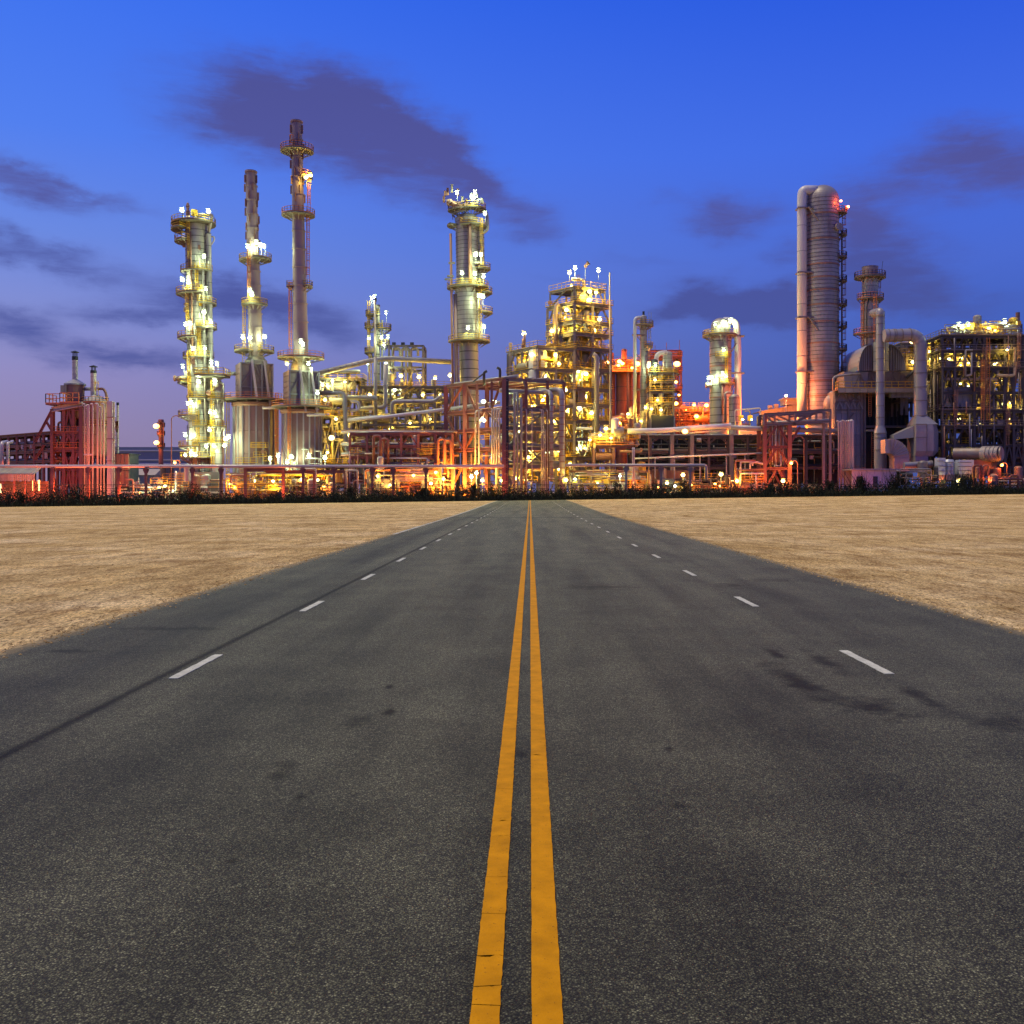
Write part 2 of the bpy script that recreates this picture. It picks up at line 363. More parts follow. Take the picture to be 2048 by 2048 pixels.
def frame(T, O, u, v, us, vs_, zs, w=.32, m='steel', decks=(), rails=True, base=None, brace=1, seed=0, rm='yellow', dm='deck', faces=('front', 'left', 'right'), skip=()):
    """steel frame: columns on the grid us x vs_, beams at levels zs, braces on the faces seen"""
    O = Vector(O); u = Vector((*u, 0)); v = Vector((*v, 0)); rnd = random.Random(seed)
    pt = lambda a, b, z: Vector((O.x + u.x*a + v.x*b, O.y + u.y*a + v.y*b, z))
    zb0 = base if base is not None else T.loc.z
    for a in us:
        for b in vs_:
            if (a, b) in skip: continue
            T.beam('column', pt(a, b, zb0), pt(a, b, zs[-1]), w*1.15, m)
    for z in zs:
        for b in vs_:
            for a0, a1 in zip(us, us[1:]): T.beam('beam', pt(a0, b, z), pt(a1, b, z), w, m, w*1.25)
        for a in us:
            for b0, b1 in zip(vs_, vs_[1:]): T.beam('beam', pt(a, b0, z), pt(a, b1, z), w, m, w*1.25)
    zz = [zb0] + list(zs)
    def bay(p0, p1, z0, z1, up):
        c = (p0 + p1)/2; top, bot = Vector((c.x, c.y, z1 if up else z0)), None
        for p in (p0, p1): T.beam('brace', Vector((p.x, p.y, z0 if up else z1)), top, w*.62, m)
    for i, (z0, z1) in enumerate(zip(zz, zz[1:])):
        if z1 - z0 < 1.5: continue
        if 'front' in faces:
            for j, (a0, a1) in enumerate(zip(us, us[1:])):
                if rnd.random() < .8*brace: bay(pt(a0, vs_[0], 0), pt(a1, vs_[0], 0), z0, z1, rnd.random() < .8)
        for nm, a in (('left', us[0]), ('right', us[-1])):
            if nm in faces:
                for b0, b1 in zip(vs_, vs_[1:]):
                    if rnd.random() < .8*brace: bay(pt(a, b0, 0), pt(a, b1, 0), z0, z1, rnd.random() < .8)
    for i in decks:
        z = zs[i] + w*.64; c = pt((us[0]+us[-1])/2, (vs_[0]+vs_[-1])/2, z)
        q = [pt(us[0]-.3, vs_[0]-.5, z), pt(us[-1]+.3, vs_[0]-.5, z), pt(us[-1]+.3, vs_[-1]+.3, z), pt(us[0]-.3, vs_[-1]+.3, z)]
        vv = [tuple(p) for p in q] + [tuple(p + Vector((0, 0, .12))) for p in q]
        d = T.mesh('deck', vv, [(3, 2, 1, 0), (4, 5, 6, 7), (0, 1, 5, 4), (1, 2, 6, 5), (2, 3, 7, 6), (3, 0, 4, 7)], dm)
        if rails:
            up = Vector((0, 0, .12)); T.railing([q[3]+up, q[0]+up, q[1]+up, q[2]+up], m=rm, parent=d)
    return pt
def clutter(T, pt, A, B, Z, n, seed, mats=('grey', 'clad', 'steel'), rr=(.08, .3), vess=.12, floor=None):
    """plumbing inside a unit: pipe runs with drops, small drums and valves"""
    rnd = random.Random(seed)
    for i in range(n):
        m = rnd.choice(mats); r = rnd.uniform(*rr)**1.0; b = rnd.uniform(*B); z = rnd.uniform(*Z); a = rnd.uniform(*A); k = rnd.random()
        if k < vess:
            L = rnd.uniform(1.5, 3.5); R_ = rnd.uniform(.5, 1.0); a1 = min(A[1], a + L)
            if rnd.random() < .5:
                T.rod('drum', pt(a, b, z), pt(a1, b, z), R_, m, 'cyl')
            else:
                o = T.cyl('drum', pt(a, b, z), R_, L, m); T.put('head', unit('dome', m), TRS(pt(a, b, z + L), (R_, R_, R_*.6)), parent=o)
        elif k < .45:
            a1 = a + rnd.choice((-1, 1))*rnd.uniform(2, (A[1]-A[0])*.7); a1 = min(A[1], max(A[0], a1)); z1 = rnd.uniform(*Z)
            pts = [pt(a, b, z), pt(a1, b, z)]
            if rnd.random() < .75: pts.append(pt(a1, b, z1))
            if rnd.random() < .4: pts.append(pt(a1, min(B[1], b + 2), z1))
            T.pipe('pipe', pts, r, m, n=8)
        elif k < .72:
            z1 = max(Z[0], z - rnd.uniform(2, (Z[1]-Z[0])*.8)); pts = [pt(a, b, z1), pt(a, b, z)]
            if rnd.random() < .7: pts.append(pt(min(A[1], max(A[0], a + rnd.choice((-1, 1))*rnd.uniform(1, 4))), b, z))
            T.pipe('pipe', pts, r, m, n=8)
        elif k < .86:
            T.box('valve', pt(a, b, z), (rnd.uniform(.4, .9), rnd.uniform(.4, .9), rnd.uniform(.4, 1.1)), m)
        else:
            a1 = min(A[1], a + rnd.uniform(2, 5)); T.railing([pt(a, b, z), pt(a1, b, z)], m='yellow')
# ================================================================ ground, road, markings
def grid_sheet(name, X0, X1, Ys, nx, dz, m, xs=None):
    xs = xs or [X0 + (X1 - X0)*i/nx for i in range(nx + 1)]; vs, fs = [], []
    for y in Ys:
        for x in xs: vs.append((x, y, zb(x, y) + dz))
    w = len(xs)
    for j in range(len(Ys) - 1):
        for i in range(w - 1): b = j*w + i; fs.append((b, b+1, b+1+w, b+w))
    me = mk(name, vs, fs, True); me.materials.append(m); o = bpy.data.objects.new(name, me); COL.objects.link(o); return o
def groundmat(name): 
    m = bpy.data.materials.new(name); m.use_nodes = True; t = m.node_tree; b = t.nodes['Principled BSDF']
    g = N(t, 'ShaderNodeNewGeometry'); return m, t, b, g.outputs['Position']
# --- dry gravelly sand with straw
m, t, b, pos = groundmat('sand')
smp = N(t, 'ShaderNodeMapping'); smp.inputs['Scale'].default_value = (1, .28, 1); t.links.new(pos, smp.inputs[0]); spo = smp.outputs[0]
na = noise(t, spo, 16, 6, .8); nb = noise(t, pos, .22, 4, .6); nc = noise(t, spo, 42, 3, .75); nd = noise(t, spo, 2.2, 5, .65)
st = N(t, 'ShaderNodeMapping'); st.inputs['Scale'].default_value = (1, .3, 1); t.links.new(pos, st.inputs[0]); ne = noise(t, st.outputs[0], .7, 5, .7, .6)
base = ramp(t, nb.outputs[0], [(.28, (.42, .275, .095)), (.5, (.63, .445, .185)), (.72, (.79, .60, .31))])
f1 = ramp(t, na.outputs[0], [(.36, (.38, .32, .27)), (.48, (1, 1, 1)), (.66, (1.45, 1.42, 1.36))])
f2 = ramp(t, nc.outputs[0], [(.34, (.25, .2, .16)), (.5, (1, 1, 1)), (.7, (1.5, 1.5, 1.45))])
f3 = ramp(t, nd.outputs[0], [(.34, (.66, .59, .52)), (.52, (1.02, 1.02, 1.02)), (.7, (1.14, 1.14, 1.13))])
f4 = ramp(t, ne.outputs[0], [(.34, (.70, .64, .56)), (.5, (1, 1, 1)), (.68, (1.18, 1.15, 1.08))])
c = mixc(t, 1, base, f1, 'MULTIPLY'); c = mixc(t, 1, c, f2, 'MULTIPLY'); c = mixc(t, 1, c, f3, 'MULTIPLY'); c = mixc(t, 1, c, f4, 'MULTIPLY')
t.links.new(c, b.inputs['Base Color']); b.inputs['Roughness'].default_value = .95; b.inputs['Specular IOR Level'].default_value = .1
bp = N(t, 'ShaderNodeBump'); bp.inputs['Strength'].default_value = .9; bp.inputs['Distance'].default_value = .06
t.links.new(mth(t, 'ADD', na.outputs[0], mth(t, 'MULTIPLY', nc.outputs[0], .4)), bp.inputs['Height']); t.links.new(bp.outputs[0], b.inputs['Normal'])
SAND = m
# --- asphalt
m, t, b, pos = groundmat('asphalt')
vo = N(t, 'ShaderNodeTexVoronoi', feature='F1'); vo.inputs['Scale'].default_value = 112; t.links.new(pos, vo.inputs['Vector'])
v2 = N(t, 'ShaderNodeTexVoronoi', feature='F1'); v2.inputs['Scale'].default_value = 210; t.links.new(pos, v2.inputs['Vector'])
fine = noise(t, pos, 160, 3, .7); mid = noise(t, pos, 14, 5, .65); big = noise(t, pos, .8, 5, .6)
lm = N(t, 'ShaderNodeMapping'); lm.inputs['Scale'].default_value = (1.0, .07, 1); t.links.new(pos, lm.inputs[0]); lane = noise(t, lm.outputs[0], 1.1, 4, .6)
vsep = N(t, 'ShaderNodeSeparateColor'); t.links.new(vo.outputs['Color'], vsep.inputs[0])
stone = ramp(t, vsep.outputs[0], [(0, (.014, .0145, .0065)), (.55, (.088, .0885, .044)), (.88, (.155, .155, .083)), (1, (.31, .31, .18))])
gap = ramp(t, vo.outputs['Distance'], [(.2, (1.15, 1.15, 1.15)), (.62, (.12, .115, .11))])
c = mixc(t, 1, stone, gap, 'MULTIPLY')
c = mixc(t, .22, c, ramp(t, fine.outputs[0], [(.3, (.015, .014, .012)), (.7, (.16, .153, .135))]))
c = mixc(t, 1, c, ramp(t, mid.outputs[0], [(.3, (.76, .76, .76)), (.7, (1.22, 1.22, 1.2))]), 'MULTIPLY')
c = mixc(t, 1, c, ramp(t, big.outputs[0], [(.3, (.84, .84, .85)), (.66, (1.14, 1.13, 1.10))]), 'MULTIPLY')
c = mixc(t, 1, c, ramp(t, lane.outputs[0], [(.32, (.66, .66, .67)), (.62, (1.24, 1.23, 1.2))]), 'MULTIPLY')
sp = N(t, 'ShaderNodeSeparateXYZ'); t.links.new(pos, sp.inputs[0]); X, Y_ = sp.outputs[0], sp.outputs[1]
sn_ = noise(t, pos, 3.2, 5, .7); RLX, RRX = -6.0, 6.42
# sand and dust drifted in over both edges
edge = mth(t, 'MINIMUM', mth(t, 'SUBTRACT', X, RLX), mth(t, 'SUBTRACT', RRX, X)); edge = mth(t, 'ADD', edge, mth(t, 'ADD', mth(t, 'MULTIPLY', mth(t, 'SUBTRACT', sn_.outputs[0], .5), .5), mth(t, 'MULTIPLY', mth(t, 'SUBTRACT', mid.outputs[0], .5), .35)))
DUST = ramp(t, edge, [(.0, (.85, .85, .85)), (.10, (.35, .35, .35)), (.30, (0, 0, 0))])
# grazing-angle brightening painted into the colour, paler further up the road
wear_and_sheen = ramp(t, mth(t, 'ADD', mth(t, 'DIVIDE', Y_, 60.0), mth(t, 'MULTIPLY', mth(t, 'SUBTRACT', big.outputs[0], .5), .25)), [(.03, (.95, .94, .90)), (.16, (1.45, 1.45, 1.42)), (.5, (1.9, 1.94, 1.92)), (1, (2.1, 2.16, 2.14))])
c = mixc(t, 1, c, wear_and_sheen, 'MULTIPLY')
wob = mth(t, 'MULTIPLY', mth(t, 'SUBTRACT', lane.outputs[0], .5), .10)
# dark construction joint beside the left lane dashes
dj = mth(t, 'ABSOLUTE', mth(t, 'ADD', mth(t, 'ADD', X, 3.60), wob)); fj = ramp(t, dj, [(.010, (.24, .22, .19)), (.04, (.55, .53, .49)), (.07, (1, 1, 1))]); c = mixc(t, 1, c, fj, 'MULTIPLY')
# darker wheel track on the left shoulder lane
dk = mth(t, 'ABSOLUTE', mth(t, 'ADD', X, 4.55)); fk = ramp(t, dk, [(.0, (.64, .65, .70)), (.55, (1, 1, 1))]); c = mixc(t, 1, c, fk, 'MULTIPLY')
# oil stains left by traffic in the right lane, and a few spots
def stain(cx, cy, rx, ry, st, col=(.13, .11, .07)):
    global c
    dx = mth(t, 'DIVIDE', mth(t, 'SUBTRACT', X, cx), rx); dy = mth(t, 'DIVIDE', mth(t, 'SUBTRACT', Y_, cy), ry)
    d = mth(t, 'SQRT', mth(t, 'ADD', mth(t, 'MULTIPLY', dx, dx), mth(t, 'MULTIPLY', dy, dy)))
    d = mth(t, 'ADD', d, mth(t, 'MULTIPLY', mth(t, 'SUBTRACT', sn_.outputs[0], .5), 2.6))
    f = ramp(t, d, [(.2, (1, 1, 1)), (1.0, (0, 0, 0))]); c = mixc(t, mth(t, 'MULTIPLY', f, st), c, mixc(t, 1, c, (*col, 1), 'MULTIPLY'))
for a in [(2.55, 9.8, .22, 1.3, .85), (3.15, 10.9, .14, .9, .7), (2.75, 11.4, .10, .6, .8), (3.45, 9.0, .12, .7, .7), (2.9, 8.6, .28, .6, .8), (3.7, 8.0, .3, .4, .6), (4.2, 7.2, .35, .35, .6), (1.35, 19.5, .9, .7, .6), (3.9, 19.8, .35, .8, .6), (5.0, 21, .8, .5, .4),
          (3.9, 5.6, .5, .6, .5), (-1.35, 8.05, .17, .3, .55), (-1.15, 8.4, .06, .14, .9), (-1.3, 9.5, .06, .14, .9), (-1.6, 6.6, .10, .35, .6), (-1.36, 6.05, .05, .09, .95), (-1.45, 5.0, .04, .05, .8), (.98, 7.2, .05, .09, .95), (-.05, 7.05, .05, .12, .8), (.85, 5.9, .06, .08, .6), (-4.7, 13.5, .8, .3, .5), (-5.2, 11.6, .5, .2, .6)]: stain(*a)
c = mixc(t, DUST, c, (.46, .33, .14, 1))
# a sealed transverse joint far up the road
dt = mth(t, 'ABSOLUTE', mth(t, 'SUBTRACT', Y_, 74)); c = mixc(t, 1, c, ramp(t, mth(t, 'MULTIPLY', dt, .2), [(.10, (.55, .56, .58)), (.22, (1, 1, 1))]), 'MULTIPLY')
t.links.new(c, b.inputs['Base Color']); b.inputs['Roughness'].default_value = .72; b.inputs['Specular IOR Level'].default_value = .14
bp = N(t, 'ShaderNodeBump'); bp.inputs['Strength'].default_value = .8; bp.inputs['Distance'].default_value = .006
t.links.new(mth(t, 'SUBTRACT', mth(t, 'MULTIPLY', fine.outputs[0], .5), vo.outputs['Distance']), bp.inputs['Height']); t.links.new(bp.outputs[0], b.inputs['Normal'])
ASPH = m
def paint(name, col, crackcol, wear_and_sheen):
    m, t, b, pos = groundmat(name)
    a = noise(t, pos, 60, 4, .7); q = noise(t, pos, 6, 4, .6)
    c = mixc(t, ramp(t, q.outputs[0], [(.35, (0, 0, 0)), (.75, (1, 1, 1))]), (*col, 1), (*[x*.66 for x in col], 1))
    c = mixc(t, ramp(t, a.outputs[0], [(wear_and_sheen, (0, 0, 0)), (wear_and_sheen + .07, (1, 1, 1))]), c, (*crackcol, 1))
    t.links.new(c, b.inputs['Base Color']); b.inputs['Roughness'].default_value = .7; b.inputs['Specular IOR Level'].default_value = .06
    bp = N(t, 'ShaderNodeBump'); bp.inputs['Strength'].default_value = .3; bp.inputs['Distance'].default_value = .01
    t.links.new(a.outputs[0], bp.inputs['Height']); t.links.new(bp.outputs[0], b.inputs['Normal']); return m
YEL = paint('yellow_paint', (.66, .275, .002), (.22, .09, .01), .63); WHT = paint('white_paint', (.62, .61, .47), (.2, .2, .17), .58)

def Yrange(a, b, k=1.06):
    r, s = [a], .4
    while r[-1] < b: r.append(min(b, r[-1] + s)); s *= k
    return r
EY = [-60, -20, -5] + Yrange(0, 700, 1.05) + [900, 1400, 2500, 5000]
gx = [-5000, -2500, -1200, -600, -320, -240, -180, -140, -110, -90, -75, -60, -45, -30, -20, -14, -10, -8, -6, 6, 8, 10, 14, 20, 30, 45, 60, 75, 90, 110, 140, 180, 240, 320, 600, 1200, 2500, 5000]
_zb = zb
def zb(X, Y): return _zb(max(-150, min(150, X)), Y)
gs = grid_sheet('ground', 0, 0, EY, 0, -.012, SAND, gx); tag(gs, 'dry sandy gravel ground on both sides of the road', kind='structure')
RL, RR = -6.0, 6.42
rx = [RL + (RR - RL)*i/8 for i in range(9)]
# road sheet with slightly ragged edges
rv = random.Random(5); RY = [-30, -10, 0] + Yrange(1, 184.2, 1.012); vs, fs = [], []
for y in RY:
    for i, x in enumerate(rx):
        j = (rv.uniform(-.03, .03) if i in (0, 8) else 0); vs.append((x + j, y, zb(x, y)))
for j in range(len(RY) - 1):
    for i in range(8): q = j*9 + i; fs.append((q, q+1, q+10, q+9))
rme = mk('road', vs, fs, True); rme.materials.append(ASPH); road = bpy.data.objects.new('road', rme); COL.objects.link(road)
tag(road, 'grey asphalt road running straight towards the plant', kind='structure')
def strip(name, x0, x1, y0, y1, m, seed, step=.05, h=.007, jag=.004, e0=None, e1=None):
    """raised painted strip with ragged edges; e0 / e1 are ragged end profiles across its width"""
    rd = random.Random(seed); n = max(2, min(60, int((y1 - y0)/step))); vs, fs = [], []; K = 6; e0 = e0 or [0]*(K+1); e1 = e1 or [0]*(K+1)
    for i in range(n + 1):
        f = i/n; y = y0 + (y1 - y0)*f; a, b_ = x0 + rd.gauss(0, jag), x1 + rd.gauss(0, jag); z = zb((x0+x1)/2, y)
        off = lambda k: (e0[k]*max(0, 1 - i) if i < n else e1[k])
        pr = [(a, .001, off(0))] + [(a + (b_ - a)*k/K, h, off(k)) for k in range(K+1)] + [(b_, .001, off(K))]
        for xx, zz, dd in pr: vs.append((xx, y + dd, z + zz))
    w = K + 3
    for i in range(n):
        for k in range(w - 1): q = w*i + k; fs.append((q, q+1, q+1+w, q+w))
    fs += [tuple(range(w)), tuple(w*n + k for k in range(w))[::-1]]
    me = mk(name, vs, fs); me.materials.append(m); o = bpy.data.objects.new(name, me); COL.objects.link(o); o.parent = road; return o
rd = random.Random(11)
for x0, x1, cr in ((-.205, -.104, [2.2, 3.58, 3.72, 3.96, 4.36, 4.78, 5.35, 5.6, 6.2, 6.5, 6.9, 7.6, 8.3, 9.4, 10.6, 12]), (.006, .112, [2.2, 5.95, 6.3, 7.0, 7.9, 8.4, 8.8, 10.2, 11.4, 13])):
    ys = cr + [20, 40, 80, 130, 183.5]; prev = None
    for a, b_ in zip(ys, ys[1:]):
        prof, v_ = [], 0; amp = rd.choice((.002, .004, .009))
        for k in range(7): v_ += rd.gauss(0, amp); prof.append(v_ - (.5 if False else 0))
        c_ = sum(prof)/7; prof = [q - c_ for q in prof]; gp = rd.uniform(.0012, .0035) if b_ < 14 else 0
        strip('centre_line', x0, x1, a + gp, b_ - gp*.4, YEL, rd.random(), step=.04 if b_ < 14 else 1.0, jag=.001, e0=prev, e1=prof if b_ < 14 else None); prev = prof if b_ < 14 else None
for i in range(-1, 26):
    strip('lane_dash', -3.498, -3.40, 9.9 + i*5.6, 9.9 + i*5.6 + 1.45, WHT, i, .1, .006, .003)
    strip('lane_dash', 3.515, 3.613, 10.15 + i*6.0, 10.15 + i*6.0 + 1.5, WHT, i + 50, .1, .006, .003)
strip('edge_line', -5.94, -5.80, 44, 183, WHT, 99, 2.0, .006, .004)
# loose gravel spilling over both road edges and scattered on the near sand
rg = random.Random(17); vs, fs = [], []; iv = [(1, 0, 0), (-1, 0, 0), (0, 1, 0), (0, -1, 0), (0, 0, 1), (0, 0, -1)]; fi = [(0, 2, 4), (2, 1, 4), (1, 3, 4), (3, 0, 4), (2, 0, 5), (1, 2, 5), (3, 1, 5), (0, 3, 5)]
for i in range(9000):
    y = 4 + 80*rg.random()**1.7; sd = rg.choice((0, 1)); d = rg.gauss(0, .16) if i < 6500 else rg.uniform(.2, 9)
    x = RL - d if sd == 0 else RR + d; r = rg.uniform(.006, .026)*(1 if i < 6500 else 1.3); z = zb(x, y) + (.004 if RL < x < RR else -.008); k = len(vs); sx, sy, sz = rg.uniform(.7, 1.3)*r, rg.uniform(.7, 1.3)*r, rg.uniform(.4, .8)*r
    vs.extend([(x + a*sx, y + b_*sy, z + c_*sz) for a, b_, c_ in iv]); fs.extend([tuple(k + q for q in f) for f in fi])
gv = bpy.data.objects.new('gravel', mk('gravel', vs, fs)); gv.data.materials.append(SAND); COL.objects.link(gv); tag(gv, 'loose gravel spilled along both edges of the road', 'gravel', kind='stuff')
yv = [193.5, 215, 240, 270, 310, 360]; yx = [-160, -110, -70, -35, 0, 35, 70, 110, 160]
yd = grid_sheet('plant_yard', 0, 0, yv, 0, .03, MATS['yard'], yx); tag(yd, 'grey concrete yard the plant stands on', kind='structure')
# ================================================================ scrub and fence along the far edge of the sand
def bush_line(px): return PX(px, 186), 186
rs = random.Random(21)
def leaves(vs, fs, c, rx_, ry_, rz_, n, sz, rnd):
    for _ in range(n):
        while True:
            d = Vector((rnd.uniform(-1, 1), rnd.uniform(-1, 1), rnd.uniform(-.1, 1)))
            if d.length < 1: break
        p = Vector((c[0] + d.x*rx_, c[1] + d.y*ry_, c[2] + d.z*rz_)); s_ = rnd.uniform(.5, 1.3)*sz
        q = Euler((rnd.uniform(0, 6.3), rnd.uniform(0, 6.3), rnd.uniform(0, 6.3))).to_matrix()
        a, b_ = q @ Vector((s_, 0, 0)), q @ Vector((0, s_*.45, 0)); k = len(vs)
        vs.extend([tuple(p - a), tuple(p - b_), tuple(p + a), tuple(p + b_)]); fs.append((k, k+1, k+2, k+3))
def blades(vs, fs, c, n, h, spread, rnd):
    for _ in range(n):
        x, y = c[0] + rnd.gauss(0, spread), c[1] + rnd.gauss(0, spread); hh = h*rnd.uniform(.5, 1.15); lx, ly = rnd.gauss(0, .35)*hh, rnd.gauss(0, .35)*hh; w = .05
        k = len(vs); vs.extend([(x-w, y, c[2]), (x+w, y, c[2]), (x+lx*.5+w*.7, y+ly*.5, c[2]+hh*.6), (x+lx*.5-w*.7, y+ly*.5, c[2]+hh*.6), (x+lx, y+ly, c[2]+hh)])
        fs.extend([(k, k+1, k+2, k+3), (k+3, k+2, k+4)])
vs, fs = [], []
for i in range(2300):
    px = rs.uniform(-120, 2170); Y = rs.uniform(186, 193); X = PX(px, Y); h = rs.uniform(1.6, 3.9) + max(0, (700 - px)/700)*.6 + .4*math.sin(px*.021) + .4*math.sin(px*.0073 + 1) - (.5 if px > 1680 else 0)
    h *= .6 + .4*(Y - 186)/7
    leaves(vs, fs, (X, Y, zb(X, Y) - .1), rs.uniform(.6, 1.5), .9, max(.7, h), 78, .15, rs)
for i in range(1500):
    px = rs.uniform(-120, 2170); Y = rs.uniform(184.9, 186); X = PX(px, Y); leaves(vs, fs, (X, Y, zb(X, Y) - .05), rs.uniform(.5, 1.0), .4, rs.uniform(.4, 1.0), 22, .15, rs)
    px = rs.uniform(-120, 2170); Y = rs.uniform(185.3, 187); X = PX(px, Y); blades(vs, fs, (X, Y, zb(X, Y) - .1), 6, rs.uniform(.5, 1.5), .5, rs)
ug = bpy.data.objects.new('undergrowth', mk('undergrowth', vs, fs, None, 'foliage')); COL.objects.link(ug); tag(ug, 'dark band of low scrub and grass along the far edge of the sand', 'undergrowth', kind='stuff')
def shrub(px, Y, h, w, label, name='shrub', seed=0, grass=False, group='taller shrubs in the dark scrub'):
    X = PX(px, Y); T = Thing(name, label, 'shrub' if not grass else 'grass clump', X, Y, group=group); rnd = random.Random(seed); z = T.loc.z
    vs, fs = [], []
    for k in range(6):
        a = rnd.uniform(0, 6.28); top = Vector((X + math.cos(a)*w*.5, Y + math.sin(a)*w*.5, z + h*rnd.uniform(.55, .85))); bar(vs, fs, (X + rnd.uniform(-.1, .1), Y, z), top, .07)
    T.mesh('stem', vs, fs, 'twig'); vs, fs = [], []
    for k in range(9):
        a = rnd.uniform(0, 6.28); q = rnd.uniform(0, .6)*w; hz = h*rnd.uniform(.2, .72)
        leaves(vs, fs, (X + math.cos(a)*q, Y + math.sin(a)*q, z + hz), w*.42, w*.42, h*.26, 60, .15, rnd)
    if grass: blades(vs, fs, (X, Y, z), 90, h*1.1, w*.55, rnd)
    T.mesh('foliage', vs, fs, 'foliage')
for a in [(150, 189, 4.2, 2.0, 'tall dark bush in front of the heater with the vertical white pipes'), (382, 190, 4.9, 1.9, 'tall round bush below the leftmost floodlit column'), (40, 187.5, 3.2, 1.2, 'dark leafy bush below the lit window of the corrugated shed'),
          (948, 189, 3.8, .9, 'thin upright bush left of the orange star-like lamp'), (1368, 188, 4.2, 1.7, 'round dark bush under the black pipe rack'), (1790, 190, 4.6, 1.9, 'wispy tall bush before the low white building'),
          (1722, 190, 4.2, 1.3, 'wispy bush before the left end of the low white building'), (1930, 189, 4.4, 2.2, 'broad bush under the ribbed duct at the right'), (1235, 189, 3.5, 1.3, 'small bush below the end of the lilac pipe support'),
          (1660, 189.5, 3.2, 1.2, 'low bush right of the red portal tower'), (700, 189, 3.2, 1.4, 'low bush before the amber pump area'), (845, 189, 3.3, 1.0, 'spiky bush left of the amber lit corner rack'), (1545, 188, 3.0, 1.4, 'low bush at the foot of the red portal tower')]:
    shrub(*a, seed=int(a[0]), grass=a[0] in (1790, 1722, 845, 1930))
FY = 184.6
fen = Thing('wire_fence', 'thin wire fence standing along the dark scrub in front of the plant', 'fence', 0, 194.5)
for i in range(64):
    px = -60 + i*34; X = PX(px, 194.5); z = zb(X, 194.5); fen.rod('post', (X, 194.5, z - .2), (X, 194.5, PZ(968, 194.5)), .045, 'black')
for k, py in enumerate((969.5, 972, 977, 982)): fen.rod('wire', P(-70, py, 194.5), P(2110, py, 194.5), .035 if k else .05, 'black')
# ================================================================ far background
def base(px, Y): X = PX(px, Y); return X, Y
T = Thing('storage_building', 'long low blue grey building far behind at the left', 'building', PX(310, 420), 420)
s = SC(420); zt, z0 = PZ(896, 420), PZ(995, 420)
T.box('wall', (PX(310, 420), 420, (zt+z0)/2), (230*s, 18, zt-z0), 'hill')
for py in (903, 921, 929): T.box('ledge', (PX(310, 420), 410.8, PZ(py, 420)), (230*s, .4, .5), 'tank')
for px0, px1, pyt, Y, lab in ((268, 320, 938, 330, 'low brown gabled warehouse beside the dark tank at the left'),):
    T = Thing('warehouse', lab, 'building', PX((px0+px1)/2, Y), Y); xa, xb = PX(px0, Y), PX(px1, Y); za, zt = PZ(992, Y), PZ(950, Y); zr = PZ(pyt, Y)
    T.box('wall', ((xa+xb)/2, Y, (za+zt)/2), (xb-xa, 10, zt-za), 'sheet')
    T.mesh('roof', [(xa-.4, Y-5.5, zt-.1), (xb+.4, Y-5.5, zt-.1), (xb+.4, Y, zr), (xa-.4, Y, zr), (xa-.4, Y+5.5, zt-.1), (xb+.4, Y+5.5, zt-.1)], [(0, 1, 2, 3), (3, 2, 5, 4), (0, 3, 4), (1, 5, 2)], 'sheet')
T = Thing('brown_tank', 'brown ribbed tank behind the unlit gooseneck street lamp', 'tank', *base(334, 280)); r = 13*SC(280)
T.shell((PX(334, 280), 280), r, T.loc.z, PZ(935, 280), 4, 'brown', 'plaincourse'); T.lathe('roof', (PX(334, 280), 280, PZ(935, 280)), [(r*1.02, 0), (0, .6)], 'brown')
T.ladder(PX(341, 280), 280 - r - .2, T.loc.z, PZ(935, 280), m='grey', cage=False)
T = Thing('flare_tower', 'slim far tower with two orange lamps near the left', 'tower', *base(322, 380)); c = (PX(322, 380), 380); s = SC(380)
T.shell(c, 4.5*s, T.loc.z, PZ(848, 380), 12, 'redsteel', 'plaincourse')
for py in (892, 868, 851): T.platform(c, PZ(py, 380), 4*s, 8*s, 100, 440, m='redsteel', rm='orange')
T.pipe('riser', [(c[0]+7*s, 379, PZ(893, 380)), (c[0]+7*s, 379, PZ(847, 380)), (c[0]+3*s, 379, PZ(845, 380))], .8*s, 'redsteel')
T.lathe('tip', (*c, PZ(848, 380)), [(4.5*s, 0), (3*s, 2*s), (6*s, 5*s), (5*s, 9*s)], 'redsteel')
T.lamp((c[0]-5.5*s, 378, PZ(853, 380)), 'far', 1.0, False); T.lamp((c[0]-5*s, 378, PZ(886, 380)), 'far', .9, False)
# ================================================================ left heater complex
T = Thing('shed', 'corrugated open shed with a lit window at the left edge', 'shed', *base(30, 200)); Y = 200; s = SC(Y)
xa, xb, xr = PX(-60, Y), PX(85, Y), PX(69, Y); zr, ze, zf = PZ(934, Y), PZ(948, Y), PZ(962, Y)
for i in range(36):
    f0, f1 = i/36, (i+.82)/36; x0, x1 = xa + (xb-xa)*f0, xa + (xb-xa)*f1; u0, u1 = xa + (xr-xa)*f0, xa + (xr-xa)*f1
    T.mesh('roof_panel', [(x0, Y-3, ze), (x1, Y-3, ze), (u1, Y+3, zr), (u0, Y+3, zr), (x0, Y-3, ze-.1), (x1, Y-3, ze-.1), (u1, Y+3, zr-.1), (u0, Y+3, zr-.1)], [(0, 1, 2, 3), (4, 7, 6, 5), (0, 4, 5, 1), (1, 5, 6, 2), (3, 7, 4, 0)], 'sheet')
    T.box('fascia_panel', ((x0+x1)/2, Y-3.05, (ze+zf)/2), (x1-x0, .1, ze-zf), 'sheet')
T.box('wall', ((xa+xb)/2, Y+2.5, (zf+T.loc.z)/2), (xb-xa, .3, zf-T.loc.z), 'rust')
for px in (22, 44, 66, 83): T.beam('post', (PX(px, Y), Y-2.9, T.loc.z), (PX(px, Y), Y-2.9, zf), .35, 'redsteel')
